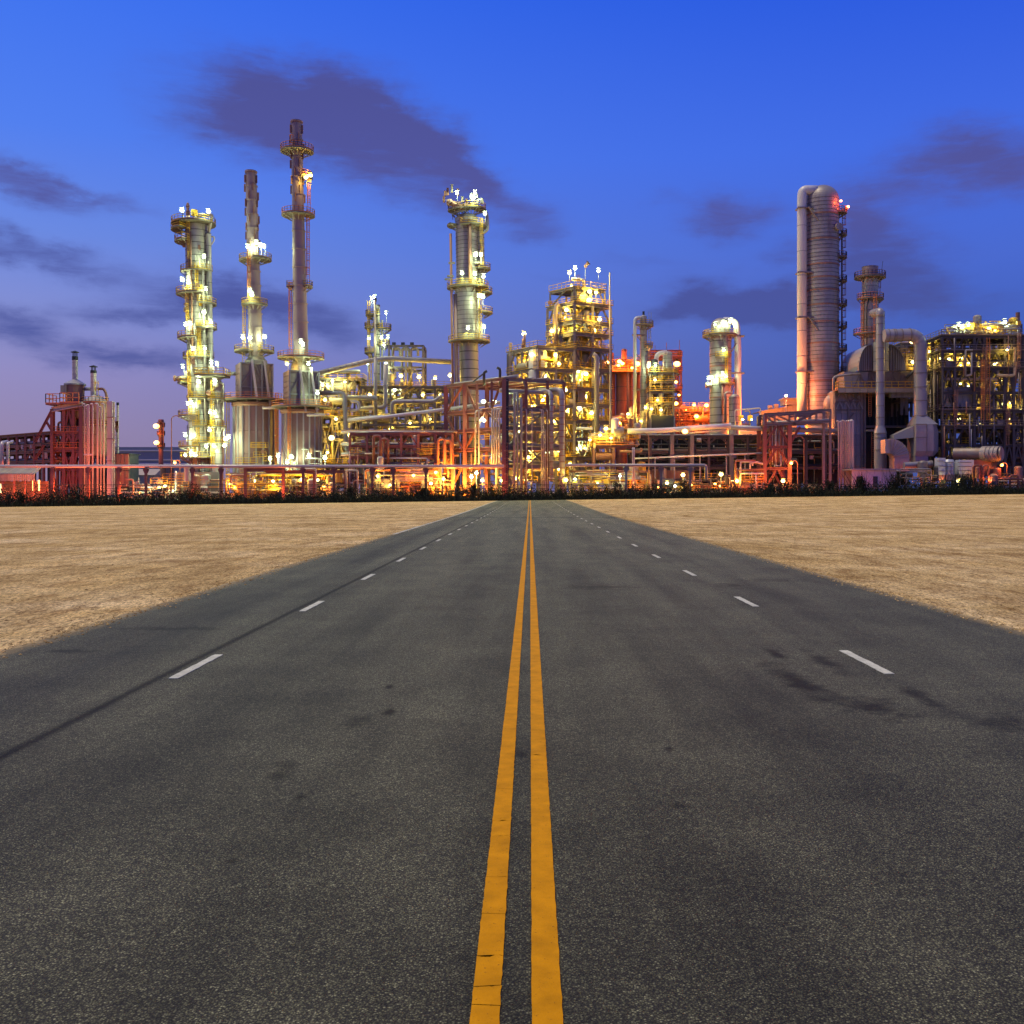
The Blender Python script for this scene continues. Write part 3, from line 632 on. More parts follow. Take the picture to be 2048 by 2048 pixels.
w = T.box('window', (PX(6, Y), Y-2.6, PZ(977, Y)), (20*s, .15, 18*s), 'window_glow'); 
for px in (1, 8): T.box('mullion', (PX(px, Y), Y-2.72, PZ(977, Y)), (.12, .06, 18*s), 'dark', parent=w)
for px in (79, 90): T.box('tube_light', (PX(px, Y), Y-2.5, PZ(971, Y)), (.25, .25, 2.0), 'lens_far')
# long rack receding to the left
T = Thing('pipe_rack', 'long steel pipe rack with three pipe levels at the far left', 'pipe rack', *base(106, 214)); O = (PX(106, 214), 214); end = Vector((PX(-90, 246), 246)) - Vector(O); L = end.length; u = tuple(end/L); v = (-u[1]*-1, u[0]*-1); v = (u[1], -u[0]); v = v if v[1] > 0 else (-v[0], -v[1])
zs = [PZ(p, 214) for p in (922, 902, 888, 866)]
pt = frame(T, O, u, v, [i*L/12 for i in range(13)], [0, 5], zs, .42, 'redsteel', decks=(3,), rails=False, brace=.2, seed=3, dm='redsteel', faces=('front',))
rk = random.Random(4)
for z in zs[:3]:
    for b_ in (.8, 1.7, 2.6, 3.6, 4.3):
        r = rk.uniform(.12, .4); T.pipe('pipe', [pt(0, b_, z + .35 + r), pt(L, b_, z + .35 + r)], r, rk.choice(('grey', 'rust', 'pinkpipe')), n=8)
for i in range(22): a = rk.uniform(0, L); z = rk.choice(zs[:3]); T.box('junction_box', pt(a, -.1, z + 1.2), (rk.uniform(.3, .8), .4, rk.uniform(.5, 1.3)), rk.choice(('dark', 'rust', 'pinkpipe')))
for px in (4, 16): T.pipe('riser', [P(px, 990, 205), P(px, 886, 205), P(px + 10, 884, 212)], .28 if px > 9 else .4, 'pinkpipe')
# heater frame
T = Thing('heater_structure', 'steel frame with an orange railed balcony carrying the left heater', 'steel frame', *base(165, 214)); Y0 = 214
O = (PX(106, Y0), Y0); W_ = PX(165, Y0) - PX(106, Y0); zs = [PZ(p, Y0) for p in (938, 900, 868, 818)]
pt = frame(T, O, (1, 0), (0, 1), [0, W_*.38, W_*.7, W_], [0, 4.5, 9], zs, .55, 'redsteel', decks=(1, 2), brace=.5, seed=8, rm='orange', dm='redsteel')
for a in (0, W_): T.beam('post', (PX(106, Y0) + a, Y0 - .4, T.loc.z), (PX(106, Y0) + a, Y0 - .4, PZ(812 if a else 818, Y0)), .85 if a else .6, 'redsteel')
T.beam('girder', P(104, 819, Y0 - .5), P(165, 808, Y0 - .5), .7, 'pinkpipe', 1.0)
T.beam('raker', P(70, 884, Y0 - .6), P(104, 820, Y0 - .6), .45, 'redsteel'); T.beam('raker', P(70, 920, Y0 - .6), P(88, 890, Y0 - .6), .4, 'redsteel'); T.beam('raker', P(92, 842, Y0 - .6), P(106, 866, Y0 - .6), .4, 'redsteel')
T.beam('duct_post', P(222, 990, 213), P(222, 803, 213), 1.15, 'pinkpipe', 1.3)
for k, py in enumerate((835, 878, 922)): T.box('joint_band', P(222, py, 213) , (1.3, 1.45, .12), 'redsteel')
clutter(T, pt, (.3, W_-.3), (1, 8), (PZ(980, Y0), PZ(825, Y0)), 60, 9, ('rust', 'pinkpipe', 'redsteel', 'grey'), (.08, .28))
zp = PZ(808, Y0); xs = [PX(p, Y0) for p in (100, 128, 161)]
for xa, xb, zz in ((xs[0], xs[1], zp - .2), (xs[1], xs[2] + .5, zp)):
    d = T.box('balcony', ((xa+xb)/2, Y0 + .5, zz), (xb-xa, 5, .3), 'redsteel'); T.railing([(xa, Y0+2.9, zz+.15), (xa, Y0-1.9, zz+.15), (xb, Y0-1.9, zz+.15)], h=2.0, m='orange', parent=d, w=.14)
# heater with conical hood and chimney
T = Thing('heater', 'square heater with a pyramid hood and capped chimney at the left', 'heater', *base(150, 219)); Y = 219; s = SC(Y); c = (PX(150, Y), Y)
T.lathe('body', (*c, PZ(905, Y)), [(19*s, 0), (19*s, (905-771)*s)], 'rust', 8)
T.lathe('hood', (*c, PZ(771, Y)), [(22*s, 0), (22*s, .3), (6.5*s, 11.5*s)], 'grey', 8)
for i in range(5): T.box('side_panel', (PX(131 + i*2.3, Y), Y - 2.1 + .0*i, PZ(781, Y)), (2*s, .14, 17*s), 'sheet')
T.shell(c, 5.4*s, PZ(760, Y), PZ(713, Y), 4, 'pinkpipe', 'plaincourse')
T.lathe('collar', (*c, PZ(713, Y)), [(5.8*s, -.8), (5.8*s, 0), (5*s, 0), (5*s, -.5)], 'black', 20)
for a in range(4): q = R(45 + 90*a); T.rod('cap_leg', (c[0]+4*s*math.cos(q), Y+4*s*math.sin(q), PZ(713, Y)), (c[0]+4*s*math.cos(q), Y+4*s*math.sin(q), PZ(704, Y)), .09, 'black')
T.lathe('cap', (*c, PZ(705, Y)), [(0, 0), (8*s, 0), (8*s, .1), (0, 4*s)], 'black', 16)
T = Thing('heater', 'round heater vessel with a shorter capped chimney behind white vertical pipes', 'heater', *base(192, 218)); Y = 218; s = SC(Y); c = (PX(192, Y), Y)
T.shell(c, 24*s, PZ(912, Y), PZ(806, Y), 5, 'rust', 'plaincourse'); T.lathe('cone', (*c, PZ(806, Y)), [(25*s, 0), (25*s, .3), (6*s, 16*s)], 'grey', 32)
T.beam('skirt_post', P(175, 990, Y), P(175, 905, Y), .6, 'rust'); T.beam('skirt_post', P(208, 990, Y), P(208, 905, Y), .6, 'rust'); T.cyl('plinth', (*c, T.loc.z), 22*s, PZ(930, Y)-T.loc.z, 'dark')
c2 = (PX(187, Y), Y); T.shell(c2, 5.6*s, PZ(800, Y), PZ(741, Y), 5, 'pinkpipe', 'plaincourse')
T.lathe('collar', (*c2, PZ(741, Y)), [(6*s, -.6), (6*s, 0), (5*s, 0)], 'black', 20)
for a in range(4): q = R(45 + 90*a); T.rod('cap_leg', (c2[0]+4*s*math.cos(q), Y+4*s*math.sin(q), PZ(741, Y)), (c2[0]+4*s*math.cos(q), Y+4*s*math.sin(q), PZ(733, Y)), .09, 'black')
T.lathe('cap', (*c2, PZ(734, Y)), [(0, 0), (8*s, 0), (8*s, .1), (0, 4*s)], 'black', 16)
T.pipe('crossover', [P(196, 778, Y), P(207, 777, Y), P(213, 788, Y), P(213, 802, Y)], 2.6*s, 'rust', 1.0); T.pipe('link_duct', [P(168, 778, 219), P(184, 778, 219)], 3.5*s, 'grey')
for z, py in ((0, 851), (1, 806)): T.platform(c, PZ(py, Y), 24*s, 28*s, 190, 350, m='redsteel', rm='orange')
T.ladder(PX(197, Y), Y - 7*s, PZ(802, Y), PZ(772, Y), m='yellow')
pb = Thing('pipe_bundle', 'bundle of vertical white pipes in front of the round left heater', 'pipes', *base(190, 208))
for px, top in ((169.5, 808), (174.5, 812), (178, 810), (185.5, 808), (195.5, 808), (202, 814), (208, 808)):
    pb.pipe('pipe', [P(px, 992, 208), P(px, top, 208), P(px - 4, top, 208), P(px - 4, top, 212)], .17 if px != 195.5 else .24, 'pinkpipe', .4, 8)
pb.pipe('pipe', [P(168, 909.5, 208), P(186, 909.5, 208)], .2, 'pinkpipe')
T = Thing('vent_stack', 'thin dark-tipped vent stack right of the left heaters', 'stack', *base(235.5, 222)); s = SC(222)
T.shell((PX(235.5, 222), 222), 2.3*s, T.loc.z, PZ(810, 222), 9, 'pinkpipe', 'plaincourse'); T.cyl('tip', (PX(235.5, 222), 222, PZ(810, 222)), 2.6*s, 5*s, 'black')
T.platform((PX(235.5, 222), 222), PZ(853, 222), 2*s, 5*s, 120, 300, m='redsteel', rm='orange'); T.ladder(PX(231, 222), 221.5, PZ(905, 222), PZ(845, 222), m='redsteel')
T = Thing('dark_tank', 'dark boxy panelled tank right of the left heaters', 'tank', *base(249, 218)); Y = 218; s = SC(Y)
for i in range(5):
    for j in range(2): T.box('wall_panel', (PX(233.5 + i*7.9, Y), Y - 3, PZ(925 + j*33, Y)), (7.6*s, .4, 32*s), 'rust')
T.box('core', (PX(249, Y), Y, PZ(950, Y)), (39*s, 5, 80*s), 'dark'); T.box('roof', (PX(249, Y), Y, PZ(908.5, Y)), (41*s, 6.6, .2), 'dark')
# ================================================================ long front pipe on its supports
def long_pipe(label, px0, px1, py, Y, r, m, extra=(), supports=(), sm='redsteel', group=None):
    T = Thing('long_pipe', label, 'pipe', *base((px0+px1)/2, Y), group=group)
    T.pipe('pipe_run', [P(px0, py, Y), P(px1, py, Y), *extra], r, m, r*1.6, 14)
    for q in range(int(px0) + 30, int(px1) - 10, 62): T.rod('flange', P(q, py, Y), P(q + 1.2, py, Y), r*1.12, m, 'cyl')
    return T
def support(px, Y, pytop, label, m='redsteel', arm=6):
    T = Thing('pipe_support', label, 'pipe support', *base(px, Y), group='tee shaped supports under the long front pipe')
    T.beam('post', (PX(px, Y), Y, T.loc.z - .3), P(px, pytop + 3, Y), .45, m); T.beam('crossarm', P(px - arm, pytop + 3, Y), P(px + arm, pytop + 3, Y), .35, m)
    T.beam('brace', P(px, pytop + 14, Y), P(px + arm*.8, pytop + 4, Y), .22, m); T.beam('brace', P(px, pytop + 14, Y), P(px - arm*.8, pytop + 4, Y), .22, m); T.box('shoe', P(px, pytop + 1, Y), (.6, .6, .35), m)
long_pipe('long straight pale pink pipe running along the front of the plant', -80, 1008, 932.5, 197, .31, 'pinkpipe')
T = long_pipe('long lilac grey pipe at the right that ends bending down', 1131, 1412, 930.5, 197, .30, 'paleduct', [P(1413, 960, 197)])
for px, w in ((106, 'in front of the left steel frame'), (177, 'at the left heater pipes'), (238, 'in front of the dark boxy tank'), (292, 'before the low brown warehouse'), (385, 'below the leftmost column'), (442, 'below the slim side vessel'), (606, 'right of the low red gantry leg'), (668, 'right of the second furnace'), (745, 'at the left of the amber pumps'), (787, 'in the middle of the amber pumps'), (852, 'just left of the corner rack')): support(px, 197, 936, 'red steel tee support under the long pink pipe ' + w)
for px, w in ((1252, 'below the rusty drum'), (1322, 'before the sooty wall'), (1380, 'nearest its bent end')): support(px, 197, 934, 'steel tee support under the lilac pipe ' + w, 'steel')
T = Thing('portal_gantry', 'low red portal frame straddled by the long pink pipe', 'gantry', *base(528, 199))
for px in (491, 567): T.beam('post', (PX(px, 199.5), 199.5, T.loc.z - .3), P(px, 930, 199.5), .55, 'redsteel')
T.beam('girder', P(489, 940, 199.5), P(569, 937, 199.5), .5, 'redsteel', .7); T.beam('girder', P(532, 944, 200.5), P(690, 943, 200.5), .45, 'redsteel', .6)
for px in (628, 690): T.beam('post', (PX(px, 200.5), 200.5, T.loc.z - .3), P(px, 943, 200.5), .4, 'redsteel')
for a, b_, c_, lab in ((608, 632, 938, 'white goalpost shaped pipe under the pink pipe near the second furnace'), (693, 715, 941, 'white hairpin pipe under the pink pipe right of the second furnace')):
    T = Thing('loop_pipe', lab, 'pipe', *base((a+b_)/2, 198.5)); T.pipe('pipe_run', [P(a, 990, 198.5), P(a, c_, 198.5), P(b_, c_, 198.5), P(b_, 990, 198.5)], .17, 'pinkpipe', .3, 10)
def street_lamp(px, Y, pyhead, dx, label, lit=None, m='rust'):
    T = Thing('street_lamp', label, 'street lamp', *base(px, Y), group='gooseneck street lamps along the plant road'); X = PX(px, Y); h = PZ(pyhead, Y); d = dx*SC(Y)
    T.pipe('pole', [(X, Y, T.loc.z - .3), (X, Y, h - abs(d)*.15), (X + d*.45, Y, h + .25), (X + d, Y, h)], .1, m, 1.6, 8)
    T.box('head', (X + d*1.12, Y, h), (abs(d)*.3 + .3, .45, .22), 'grey', parent=None)
    if lit: T.lamp((X + d*1.15, Y, h - .35), lit, .36, False)
street_lamp(343, 206, 833, 17, 'unlit gooseneck lamp arching right beside the leftmost floodlit column')
street_lamp(446, 204, 838, -16, 'unlit gooseneck lamp arching left in front of the leftmost column')
street_lamp(360, 212, 922, -9, 'short lamp with an orange light left of the leftmost column', 'orange')
street_lamp(1297.5, 205, 868, -19, 'unlit gooseneck lamp arching left before the black pipe rack')
street_lamp(1608, 205, 874, -17, 'unlit gooseneck lamp arching left beside the red portal tower')
street_lamp(1595, 203, 923, -11, 'low lamp with an orange light at the right leg of the red portal tower', 'orange')
street_lamp(2014, 205, 927, -9, 'low lamp with a red orange light at the right edge', 'orange')
for px, py, col, lab in ((1366, 950, 'yellow', 'small yellow post lamp below the lilac pipe end'), (1442, 949, 'yellow', 'small yellow post lamp left of the low red pipework'), (1474, 962, 'yellow', 'small yellow post lamp by the low red pipework'), (1566, 962, 'yellow', 'bright yellow post lamp between the legs of the red portal tower'), (1917, 962, 'yellow', 'bright yellow post lamp in the bush at the right'),
                         (1003, 961, 'yellow', 'starry amber post lamp at the foot of the corner rack'), (1033, 957, 'yellow', 'amber post lamp right of the corner rack leg'), (1132, 960, 'yellow', 'amber post lamp at the foot of the thick twin pipes'), (887, 958, 'yellow', 'amber post lamp left of the corner rack'), (943, 954, 'white', 'white post lamp inside the corner rack'), (953, 946, 'white', 'second white post lamp inside the corner rack, higher'), (965, 961, 'yellow', 'amber post lamp under the corner rack'), (1334, 966, 'yellow', 'yellow post lamp beside the sooty wall under the black rack'), (1240, 952, 'white', 'white post lamp below the rusty drum')):
    Y = 203; T = Thing('post_lamp', lab, 'lamp', *base(px, Y), group='small post lamps at ground level'); T.rod('post', (PX(px, Y), Y + .3, T.loc.z), P(px, py, Y + .3), .07, 'grey'); T.box('hood', P(px, py, Y) + Vector((0, .1, .45)), (.6, .6, .12), 'grey'); T.lamp(P(px, py, Y), col, .38, False)
# ================================================================ floodlit columns and stacks at the left
def T_col(name, label, px, Y, cat='column', group=None):
    T = Thing(name, label, cat, *base(px, Y), group=group); T.c = (PX(px, Y), Y); T.s = SC(Y); T.Y = Y; T.px = px; return T
def plat(T, py, ro, a0, a1, ri=None, c=None, off=0, **k): # radii in photo px
    c = c or (T.c[0] + off*T.s, T.c[1]); return T.platform(c, PZ(py, T.Y), (ri if ri else T.r)*T.s, ro*T.s, a0, a1, **k)
def lampat(T, px, py, dY=0, kind='white', r=.42, pole=True):
    """lamp at a photo position (given for the leaned tower), dY metres in front of the axis"""
    Y = T.Y - dY; p = P(px, py, Y); a = getattr(T, 'deg', 0)
    if a: p = T.loc + Matrix.Rotation(-R(a), 3, 'Y') @ (p - T.loc)
    T.lamp(p, kind, r, pole)
# --- leftmost column
T = T_col('distillation_column', 'leftmost tall column crowded with white floodlights and galleries', 403, 222); T.r = 22.5; T.deg = -1.0
Y = T.Y; s = T.s; z = lambda py: PZ(py, Y)
T.shell(T.c, 22.5*s, T.loc.z, z(450), 44, 'clad'); T.put('head', unit('dome', 'clad'), TRS((*T.c, z(450)), (22.5*s, 22.5*s, 12*s)))
p2 = (T.c[0] + 26*s, Y - 1); T.shell(p2, 5.5*s, T.loc.z, z(470), 22, 'clad', 'plaincourse')
T.pipe('overhead_line', [(T.c[0], Y, z(440)), (T.c[0], Y, z(432)), (p2[0] + 1, Y - 1, z(432)), (p2[0], Y - 1, z(470))], 3*s, 'clad')
T.pipe('downcomer', [(T.c[0]+18*s, Y-2.4, z(520)), (T.c[0]+18*s, Y-2.4, z(900))], 2.4*s, 'clad'); T.pipe('riser', [(T.c[0]-4*s, Y-2.8, z(470)), (T.c[0]-4*s, Y-2.8, z(720))], 1.7*s, 'rust')
T.pipe('riser', [(T.c[0]+2*s, Y-2.8, z(640)), (T.c[0]+2*s, Y-2.8, z(985))], 1.3*s, 'clad')
T.pipe('vent_loop', [(T.c[0]+29*s, Y, z(474)), (T.c[0]+35*s, Y, z(474)), (T.c[0]+34*s, Y, z(482)), (T.c[0]+27*s, Y, z(492))], 1.4*s, 'pinkpipe')
T.lathe('relief_stack', (T.c[0]-17*s, Y, z(430)), [(4*s, 0), (4*s, 8*s), (2.4*s, 12*s), (4*s, 18*s), (2*s, 24*s), (0, 26*s)], 'rust', 12)
T.box('cabinet', (T.c[0]+2*s, Y-2, z(431)), (11*s, 1, 12*s), 'yellow'); T.box('hatch', (T.c[0]-1*s, Y-2.55, z(432)), (3*s, .15, 5*s), 'deck')
T.platform((T.c[0]-6*s, Y), z(447), 6*s, 43*s, 0, 360, brk=False); plat(T, 459, 44, 150, 250, off=-6); plat(T, 483, 43, 120, 245); plat(T, 543, 33, 190, 350); plat(T, 588, 42, 160, 300); plat(T, 608, 36, 285, 400)
plat(T, 657, 36, 280, 385); plat(T, 676, 41, 160, 280); plat(T, 715, 31, 180, 360); plat(T, 797, 34, 250, 350); plat(T, 832, 42, 165, 280); plat(T, 853, 37, 265, 370); plat(T, 886, 37, 265, 370); plat(T, 893, 42, 165, 280); plat(T, 915, 40, 160, 380); plat(T, 765, 42, 150, 230)
for x, a, b_ in ((-9, 483, 447), (-8, 543, 483), (6, 588, 543), (-14, 660, 588), (9, 720, 657), (-13, 765, 715), (-12, 832, 765), (3, 893, 832), (-4, 930, 893)): T.ladder(T.c[0] + x*s, Y - 23*s, z(a), z(b_))
T.pipe('nozzle', [(T.c[0]-18*s, Y-1, z(757)), (T.c[0]-46*s, Y-1, z(757))], 4.5*s, 'clad'); T.cyl('blind_flange', (T.c[0]-46*s, Y-1, z(763)), 0.1, .1, 'steel'); T.rod('manway', (T.c[0]-44*s, Y-1, z(757)), (T.c[0]-47*s, Y-1, z(757)), 6*s, 'rust', 'cyl')
for px, py, d in ((364, 421, 3), (417, 423, 3), (408, 514, 3.4), (365, 560, 2), (412, 579, 3.6), (377, 566, 3), (380, 648, 3), (371, 650, 2.5), (386, 698, 3.2), (410, 697, 3.4), (422, 645, 2.6), (408, 625, 3.3), (366, 734, 2), (376, 808, 3), (384, 806, 3), (371, 871, 2), (388, 872, 3.2), (371, 910, 2), (391, 911, 3.2), (398, 764, 3.4), (383, 905, 3.4)): lampat(T, px, py, d)
rk = random.Random(12)
for i in range(40):
    a = R(rk.uniform(190, 350)); py = rk.uniform(480, 930); q = 24.5*s
    if i % 2: T.box('instrument', (T.c[0]+q*math.cos(a), Y+q*math.sin(a), z(py)), (rk.uniform(.3, .8), .5, rk.uniform(.4, 1.2)), rk.choice(('grey', 'rust', 'yellow', 'clad')))
    else: T.pipe('pipe', [(T.c[0]+q*math.cos(a), Y+q*math.sin(a), z(py)), (T.c[0]+q*math.cos(a), Y+q*math.sin(a), z(py + rk.uniform(20, 90)))], rk.uniform(.07, .16), rk.choice(('clad', 'rust', 'grey')), n=6)
T.lean(T.deg)
# --- its side vessel
T = T_col('side_vessel', 'short slim vessel with a square railed top beside the leftmost column', 436, 218); T.r = 10; Y = T.Y; s = T.s; z = lambda py: PZ(py, Y); T.deg = 0
T.shell(T.c, 10.5*s, T.loc.z, z(768), 12, 'clad', 'plaincourse'); T.lathe('head', (*T.c, z(768)), [(10.5*s, 0), (5*s, 8*s), (13*s, 12*s)], 'clad', 24)
d = T.box('top_deck', (PX(426, Y), Y - .5, z(753)), (58*s, 5, .4), 'deck'); h = 29*s
T.railing([(PX(426, Y)-h, Y+2, z(751)), (PX(426, Y)-h, Y-3, z(751)), (PX(426, Y)+h, Y-3, z(751)), (PX(426, Y)+h, Y+2, z(751))], h=1.3, parent=d, w=.11)
T.box('valve', (PX(428, Y), Y-2, z(742)), (1.0, 1, 1.6), 'clad'); T.put('float_head', unit('lens', 'clad'), TRS((PX(436, Y), Y - 1.6, z(771)), (.75, .75, .65)))
T.put('float_head', unit('lens', 'rust'), TRS((PX(423, Y), Y - 1.6, z(787)), (.7, .7, .6)))
for py in (798, 853, 886): plat(T, py, 20, 170, 340)
T.pipe('outlet', [(T.c[0]+4*s, Y-1, z(768)), (T.c[0]+14*s, Y-1, z(768)), (T.c[0]+14*s, Y-1, z(930))], 1.6*s, 'clad'); T.ladder(T.c[0]-7*s, Y-12*s, z(930), z(770))
T.pipe('transfer_line', [(PX(455, Y+4), Y+4, z(743)), (PX(478, Y+4), Y+4, z(743))], 4*s, 'clad')
for px, py, d in ((423, 726, 2), (434, 729, 2), (430, 762, 2.4), (420, 825, 2), (430, 826, 2), (419, 860, 2), (413, 893, 2), (429, 893, 2), (449, 891, 3), (458, 875, 1)): lampat(T, px, py, d)
# --- the two fired furnaces with their stacks
def furnace(label, pxa, Y, cyl, box_, pytop, deg, R0, R1, pl, panel, seed):
    T = T_col('furnace', label, pxa, Y, 'furnace'); s = SC(Y); z = lambda py: PZ(py, Y); T.deg = 0
    xa, xb, yc, y0 = cyl; c = (PX((xa+xb)/2, Y), Y); r = (xb-xa)/2*s; zt = z(yc)
    # radiant section: vertical plates between pilasters
    n = 20; zz = [T.loc.z, z(950), z(909), z(863), zt]
    for k in range(n):
        a0, a1 = 2*math.pi*k/n, 2*math.pi*(k+.965)/n
        if math.sin((a0+a1)/2) > .45: continue
        for za, zc in zip(zz, zz[1:]):
            vs, fs, sm = lathe_data([(r, za), (r, zc - .08), (r - .06, zc)], 3, a0, a1)
            T.put('shell_plate', mk('shell_plate', vs, fs, sm, 'furnaceplate'), Matrix.Translation((*c, 0)))
        a = a0 - .02; T.beam('pilaster', (c[0]+(r+.05)*math.cos(a), Y+(r+.05)*math.sin(a), T.loc.z), (c[0]+(r+.05)*math.cos(a), Y+(r+.05)*math.sin(a), zt), .3, 'grey')
    T.cyl('core', (*c, T.loc.z), r - .15, zt - T.loc.z, 'dark', 'bigcyl')
    T.lathe('eave', (*c, zt), [(r+.1, -.3), (r+.5, 0), (r+.5, .5), (0, .5)], 'rust', 40)
    T.platform(c, z(yc - 12), r*.4, r + 2.3, 150, 395, m='deck', rm='orange')
    # convection box turned with one corner to us
    bx, by0, by1, w_, dep, yaw = box_; bc = Vector((PX(bx, Y), Y, 0)); ca, sa = math.cos(R(yaw)), math.sin(R(yaw)); U = Vector((ca, sa, 0)); V = Vector((-sa, ca, 0)); W2, D2 = w_*s/2, dep/2; zb0, zb1 = z(by1), z(by0)
    T.box('box_core', (bc.x, bc.y, (zb0+zb1)/2), (2*W2-.3, dep-.3, zb1-zb0-.1), 'steel', rz=R(yaw))
    for i in range(3):
        for j in range(3):
            q = bc - V*D2 + U*((i-1)*2*W2/3); T.box('front_panel', (q.x, q.y, zb0 + (j+.5)*(zb1-zb0)/3), (2*W2/3-.1, .18, (zb1-zb0)/3-.1), 'steel', rz=R(yaw))
    for i in range(2):
        for j in range(7):
            q = bc - U*W2 + V*((i-.5)*dep/2); T.box('side_panel', (q.x, q.y, zb0 + (j+.5)*(zb1-zb0)/7), (.2, dep/2-.1, (zb1-zb0)/7-.09), 'furnaceplate', rz=R(yaw))
    f = lambda a, h: bc - V*(D2+.3) + U*(a*W2) + Vector((0, 0, zb0 + h*(zb1-zb0)))
    for a in (-1, -.33, .33, 1): T.beam('buckstay', f(a, 0), f(a, 1), .32, 'grey')
    for h in (.02, .36, .98): T.beam('buckstay', f(-1, h), f(1, h), .26, 'grey')
    g = lambda a, h: bc - V*(D2+2.0) + U*(a*W2) + Vector((0, 0, zb0 + h*(zb1-zb0)))
    for a in (-.15, .62): T.beam('strut', f(a - .15, 1.08), g(a + .12, -.12), .4, 'pinkpipe'); 
    for a, b_ in ((-.95, -.1), (.4, -.1), (.4, .95), (.6, .1)): T.beam('brace', f(a, .4), f(b_, .95), .2, 'steel')
    # stack
    cx, pyb = pl['axis']; sx = PX(cx, Y); zs0, zs1 = z(pyb), z(pytop); n = 13; dx = math.tan(R(deg))
    ax = lambda zz: sx + dx*(zz - zs0)
    T.lathe('transition', (sx, Y, zb1), [(W2*.75, 0), (W2*.72, (zs0-zb1)*.4), (R1*s*1.15, (zs0-zb1)*.8), (R1*s*1.15, zs0-zb1)], 'steel', 8)
    for i in range(n):
        za, zc = zs0 + (zs1-zs0)*i/n, zs0 + (zs1-zs0)*(i+1)/n; ra, rc = [(R1 + (R0-R1)*min(1, (q-zs0)/(zs1-zs0)*1.25))*s for q in (za, zc)]
        vs, fs, sm = lathe_data([(ra, za), (rc, zc-.22), (rc+.14, zc-.22), (rc+.14, zc), (rc, zc)], 28)
        T.put('stack_course', mk('stack_course', vs, fs, sm, 'cladpink'), Matrix.Translation((ax((za+zc)/2), Y, 0)))
    T.lathe('mouth', (ax(zs1), Y, zs1), [(R0*s*1.06, -.5), (R0*s*1.06, .1), (R0*s*.85, .1), (R0*s*.85, -.5), (0, -.5)], 'rust', 28)
    pys = pl['strake']; K = 9
    for st in range(3):   # helical strakes in the upper part
        for k in range(K):
            a = R(120*st + 40*k + 20); za, zc = z(pys[1] + (pys[0]-pys[1])*k/K), z(pys[1] + (pys[0]-pys[1])*(k+1)/K); q = (R0 + 1.1)*s
            T.box('strake', (ax((za+zc)/2) + q*math.cos(a), Y + q*math.sin(a), (za+zc)/2), (.55, .1, zc-za), 'rust', rz=a)
    T.c = None
    for py, ro, a0, a1, *m in pl['plats']:
        zz = z(py); T.platform((ax(zz), Y), zz, R1*.9*s, ro*s, a0, a1, m='deck', rm=m[0] if m else 'yellow')
    for off, pa, pb_, m in pl['ladders']: T.ladder(ax(z((pa+pb_)/2)) + off*s, Y - (3 if abs(off) < 6 else .3), z(pa), z(pb_), m=m)
    for px, py, d, *kd in pl['lamps']: lampat(T, px, py, d, *(kd or ['white']))
    clutter(T, lambda a, b_, zz: Vector((c[0]+a, Y+b_, zz)), (-r, r+1), (-r-1.6, -r-.4), (z(985), z(895)), 14, seed, ('grey', 'rust', 'clad'), (.07, .16), 0)
    T.ladder(PX(panel, Y), Y - r - .5, T.loc.z, z(yc - 12), m='orange'); T.ladder(c[0] - r - 1.4, Y, T.loc.z, z(yc-12), m='yellow')
    T.pipe('manifold', [P(xb - 28, yc + 4, Y - r - 1.0), P(xb + 8, yc + 4, Y - r - 1.0)], .28, 'pinkpipe')
    return T
furnace('left furnace with the shorter grey stack and tall steel clad box', 512, 221, (469, 553, 812, 985), (508, 729, 804, 62, 5.5, 26), 343, -1.6, 11, 14.2,
        dict(axis=(512, 712), strake=(352, 495), plats=[(518, 36, 285, 420), (521, 28, 150, 255), (609, 26, 160, 365), (703, 42, 150, 262), (703, 36, 300, 400)],
             ladders=[(-2, 600, 515, 'orange'), (-21, 700, 610, 'yellow'), (-24, 730, 705, 'yellow')],
             lamps=[(495, 494, 1.5), (513, 486, 2), (521, 492, 2), (528, 494, 1.5), (500, 582, 3), (504, 590, 3), (486, 675, 1), (500, 676, 3), (529, 674, 1)]), 566, 1)
furnace('right furnace with the tallest stack and orange railed gallery', 603, 217, (566, 642, 826, 985), (602, 744, 818, 58, 5.5, 26), 243, -1.1, 11.2, 14.8,
        dict(axis=(602, 716), strake=(252, 405), plats=[(302, 33, 140, 400, 'orange'), (430, 33, 140, 400, 'orange'), (355, 30, 300, 380, 'orange'), (573, 26, 320, 400), (573, 26, 150, 200), (716, 46, 150, 390, 'orange')],
             ladders=[(23, 428, 352, 'orange'), (19, 572, 432, 'orange'), (-19, 714, 575, 'orange'), (-4, 302, 290, 'orange')],
             lamps=[(621, 351, 1, 'yellow'), (612, 355, 2, 'yellow'), (602, 684, 3.4), (606, 690, 3.4), (574, 728, 3, 'yellow'), (617, 728, 3), (635, 786, 5), (583, 914, 5), (618, 912, 5)]), 589, 2)
for px, py, lab in ((556, 912, 'white floodlight on a post between the two furnaces'), (540, 918, 'white floodlight on a post at the right foot of the left furnace'), (575, 925, 'white floodlight on a post at the left foot of the right furnace'), (650, 916, 'white floodlight on a post at the right foot of the right furnace'), (452, 878, 'white floodlight on a post left of the left furnace')):
    T = Thing('floodlight', lab, 'floodlight', *base(px, 211), group='floodlights on posts at the furnaces'); T.rod('post', (PX(px, 211.5), 211.5, T.loc.z), P(px, py - 4, 211.5), .08, 'grey'); T.lamp(P(px, py, 211), 'white', .4, True)
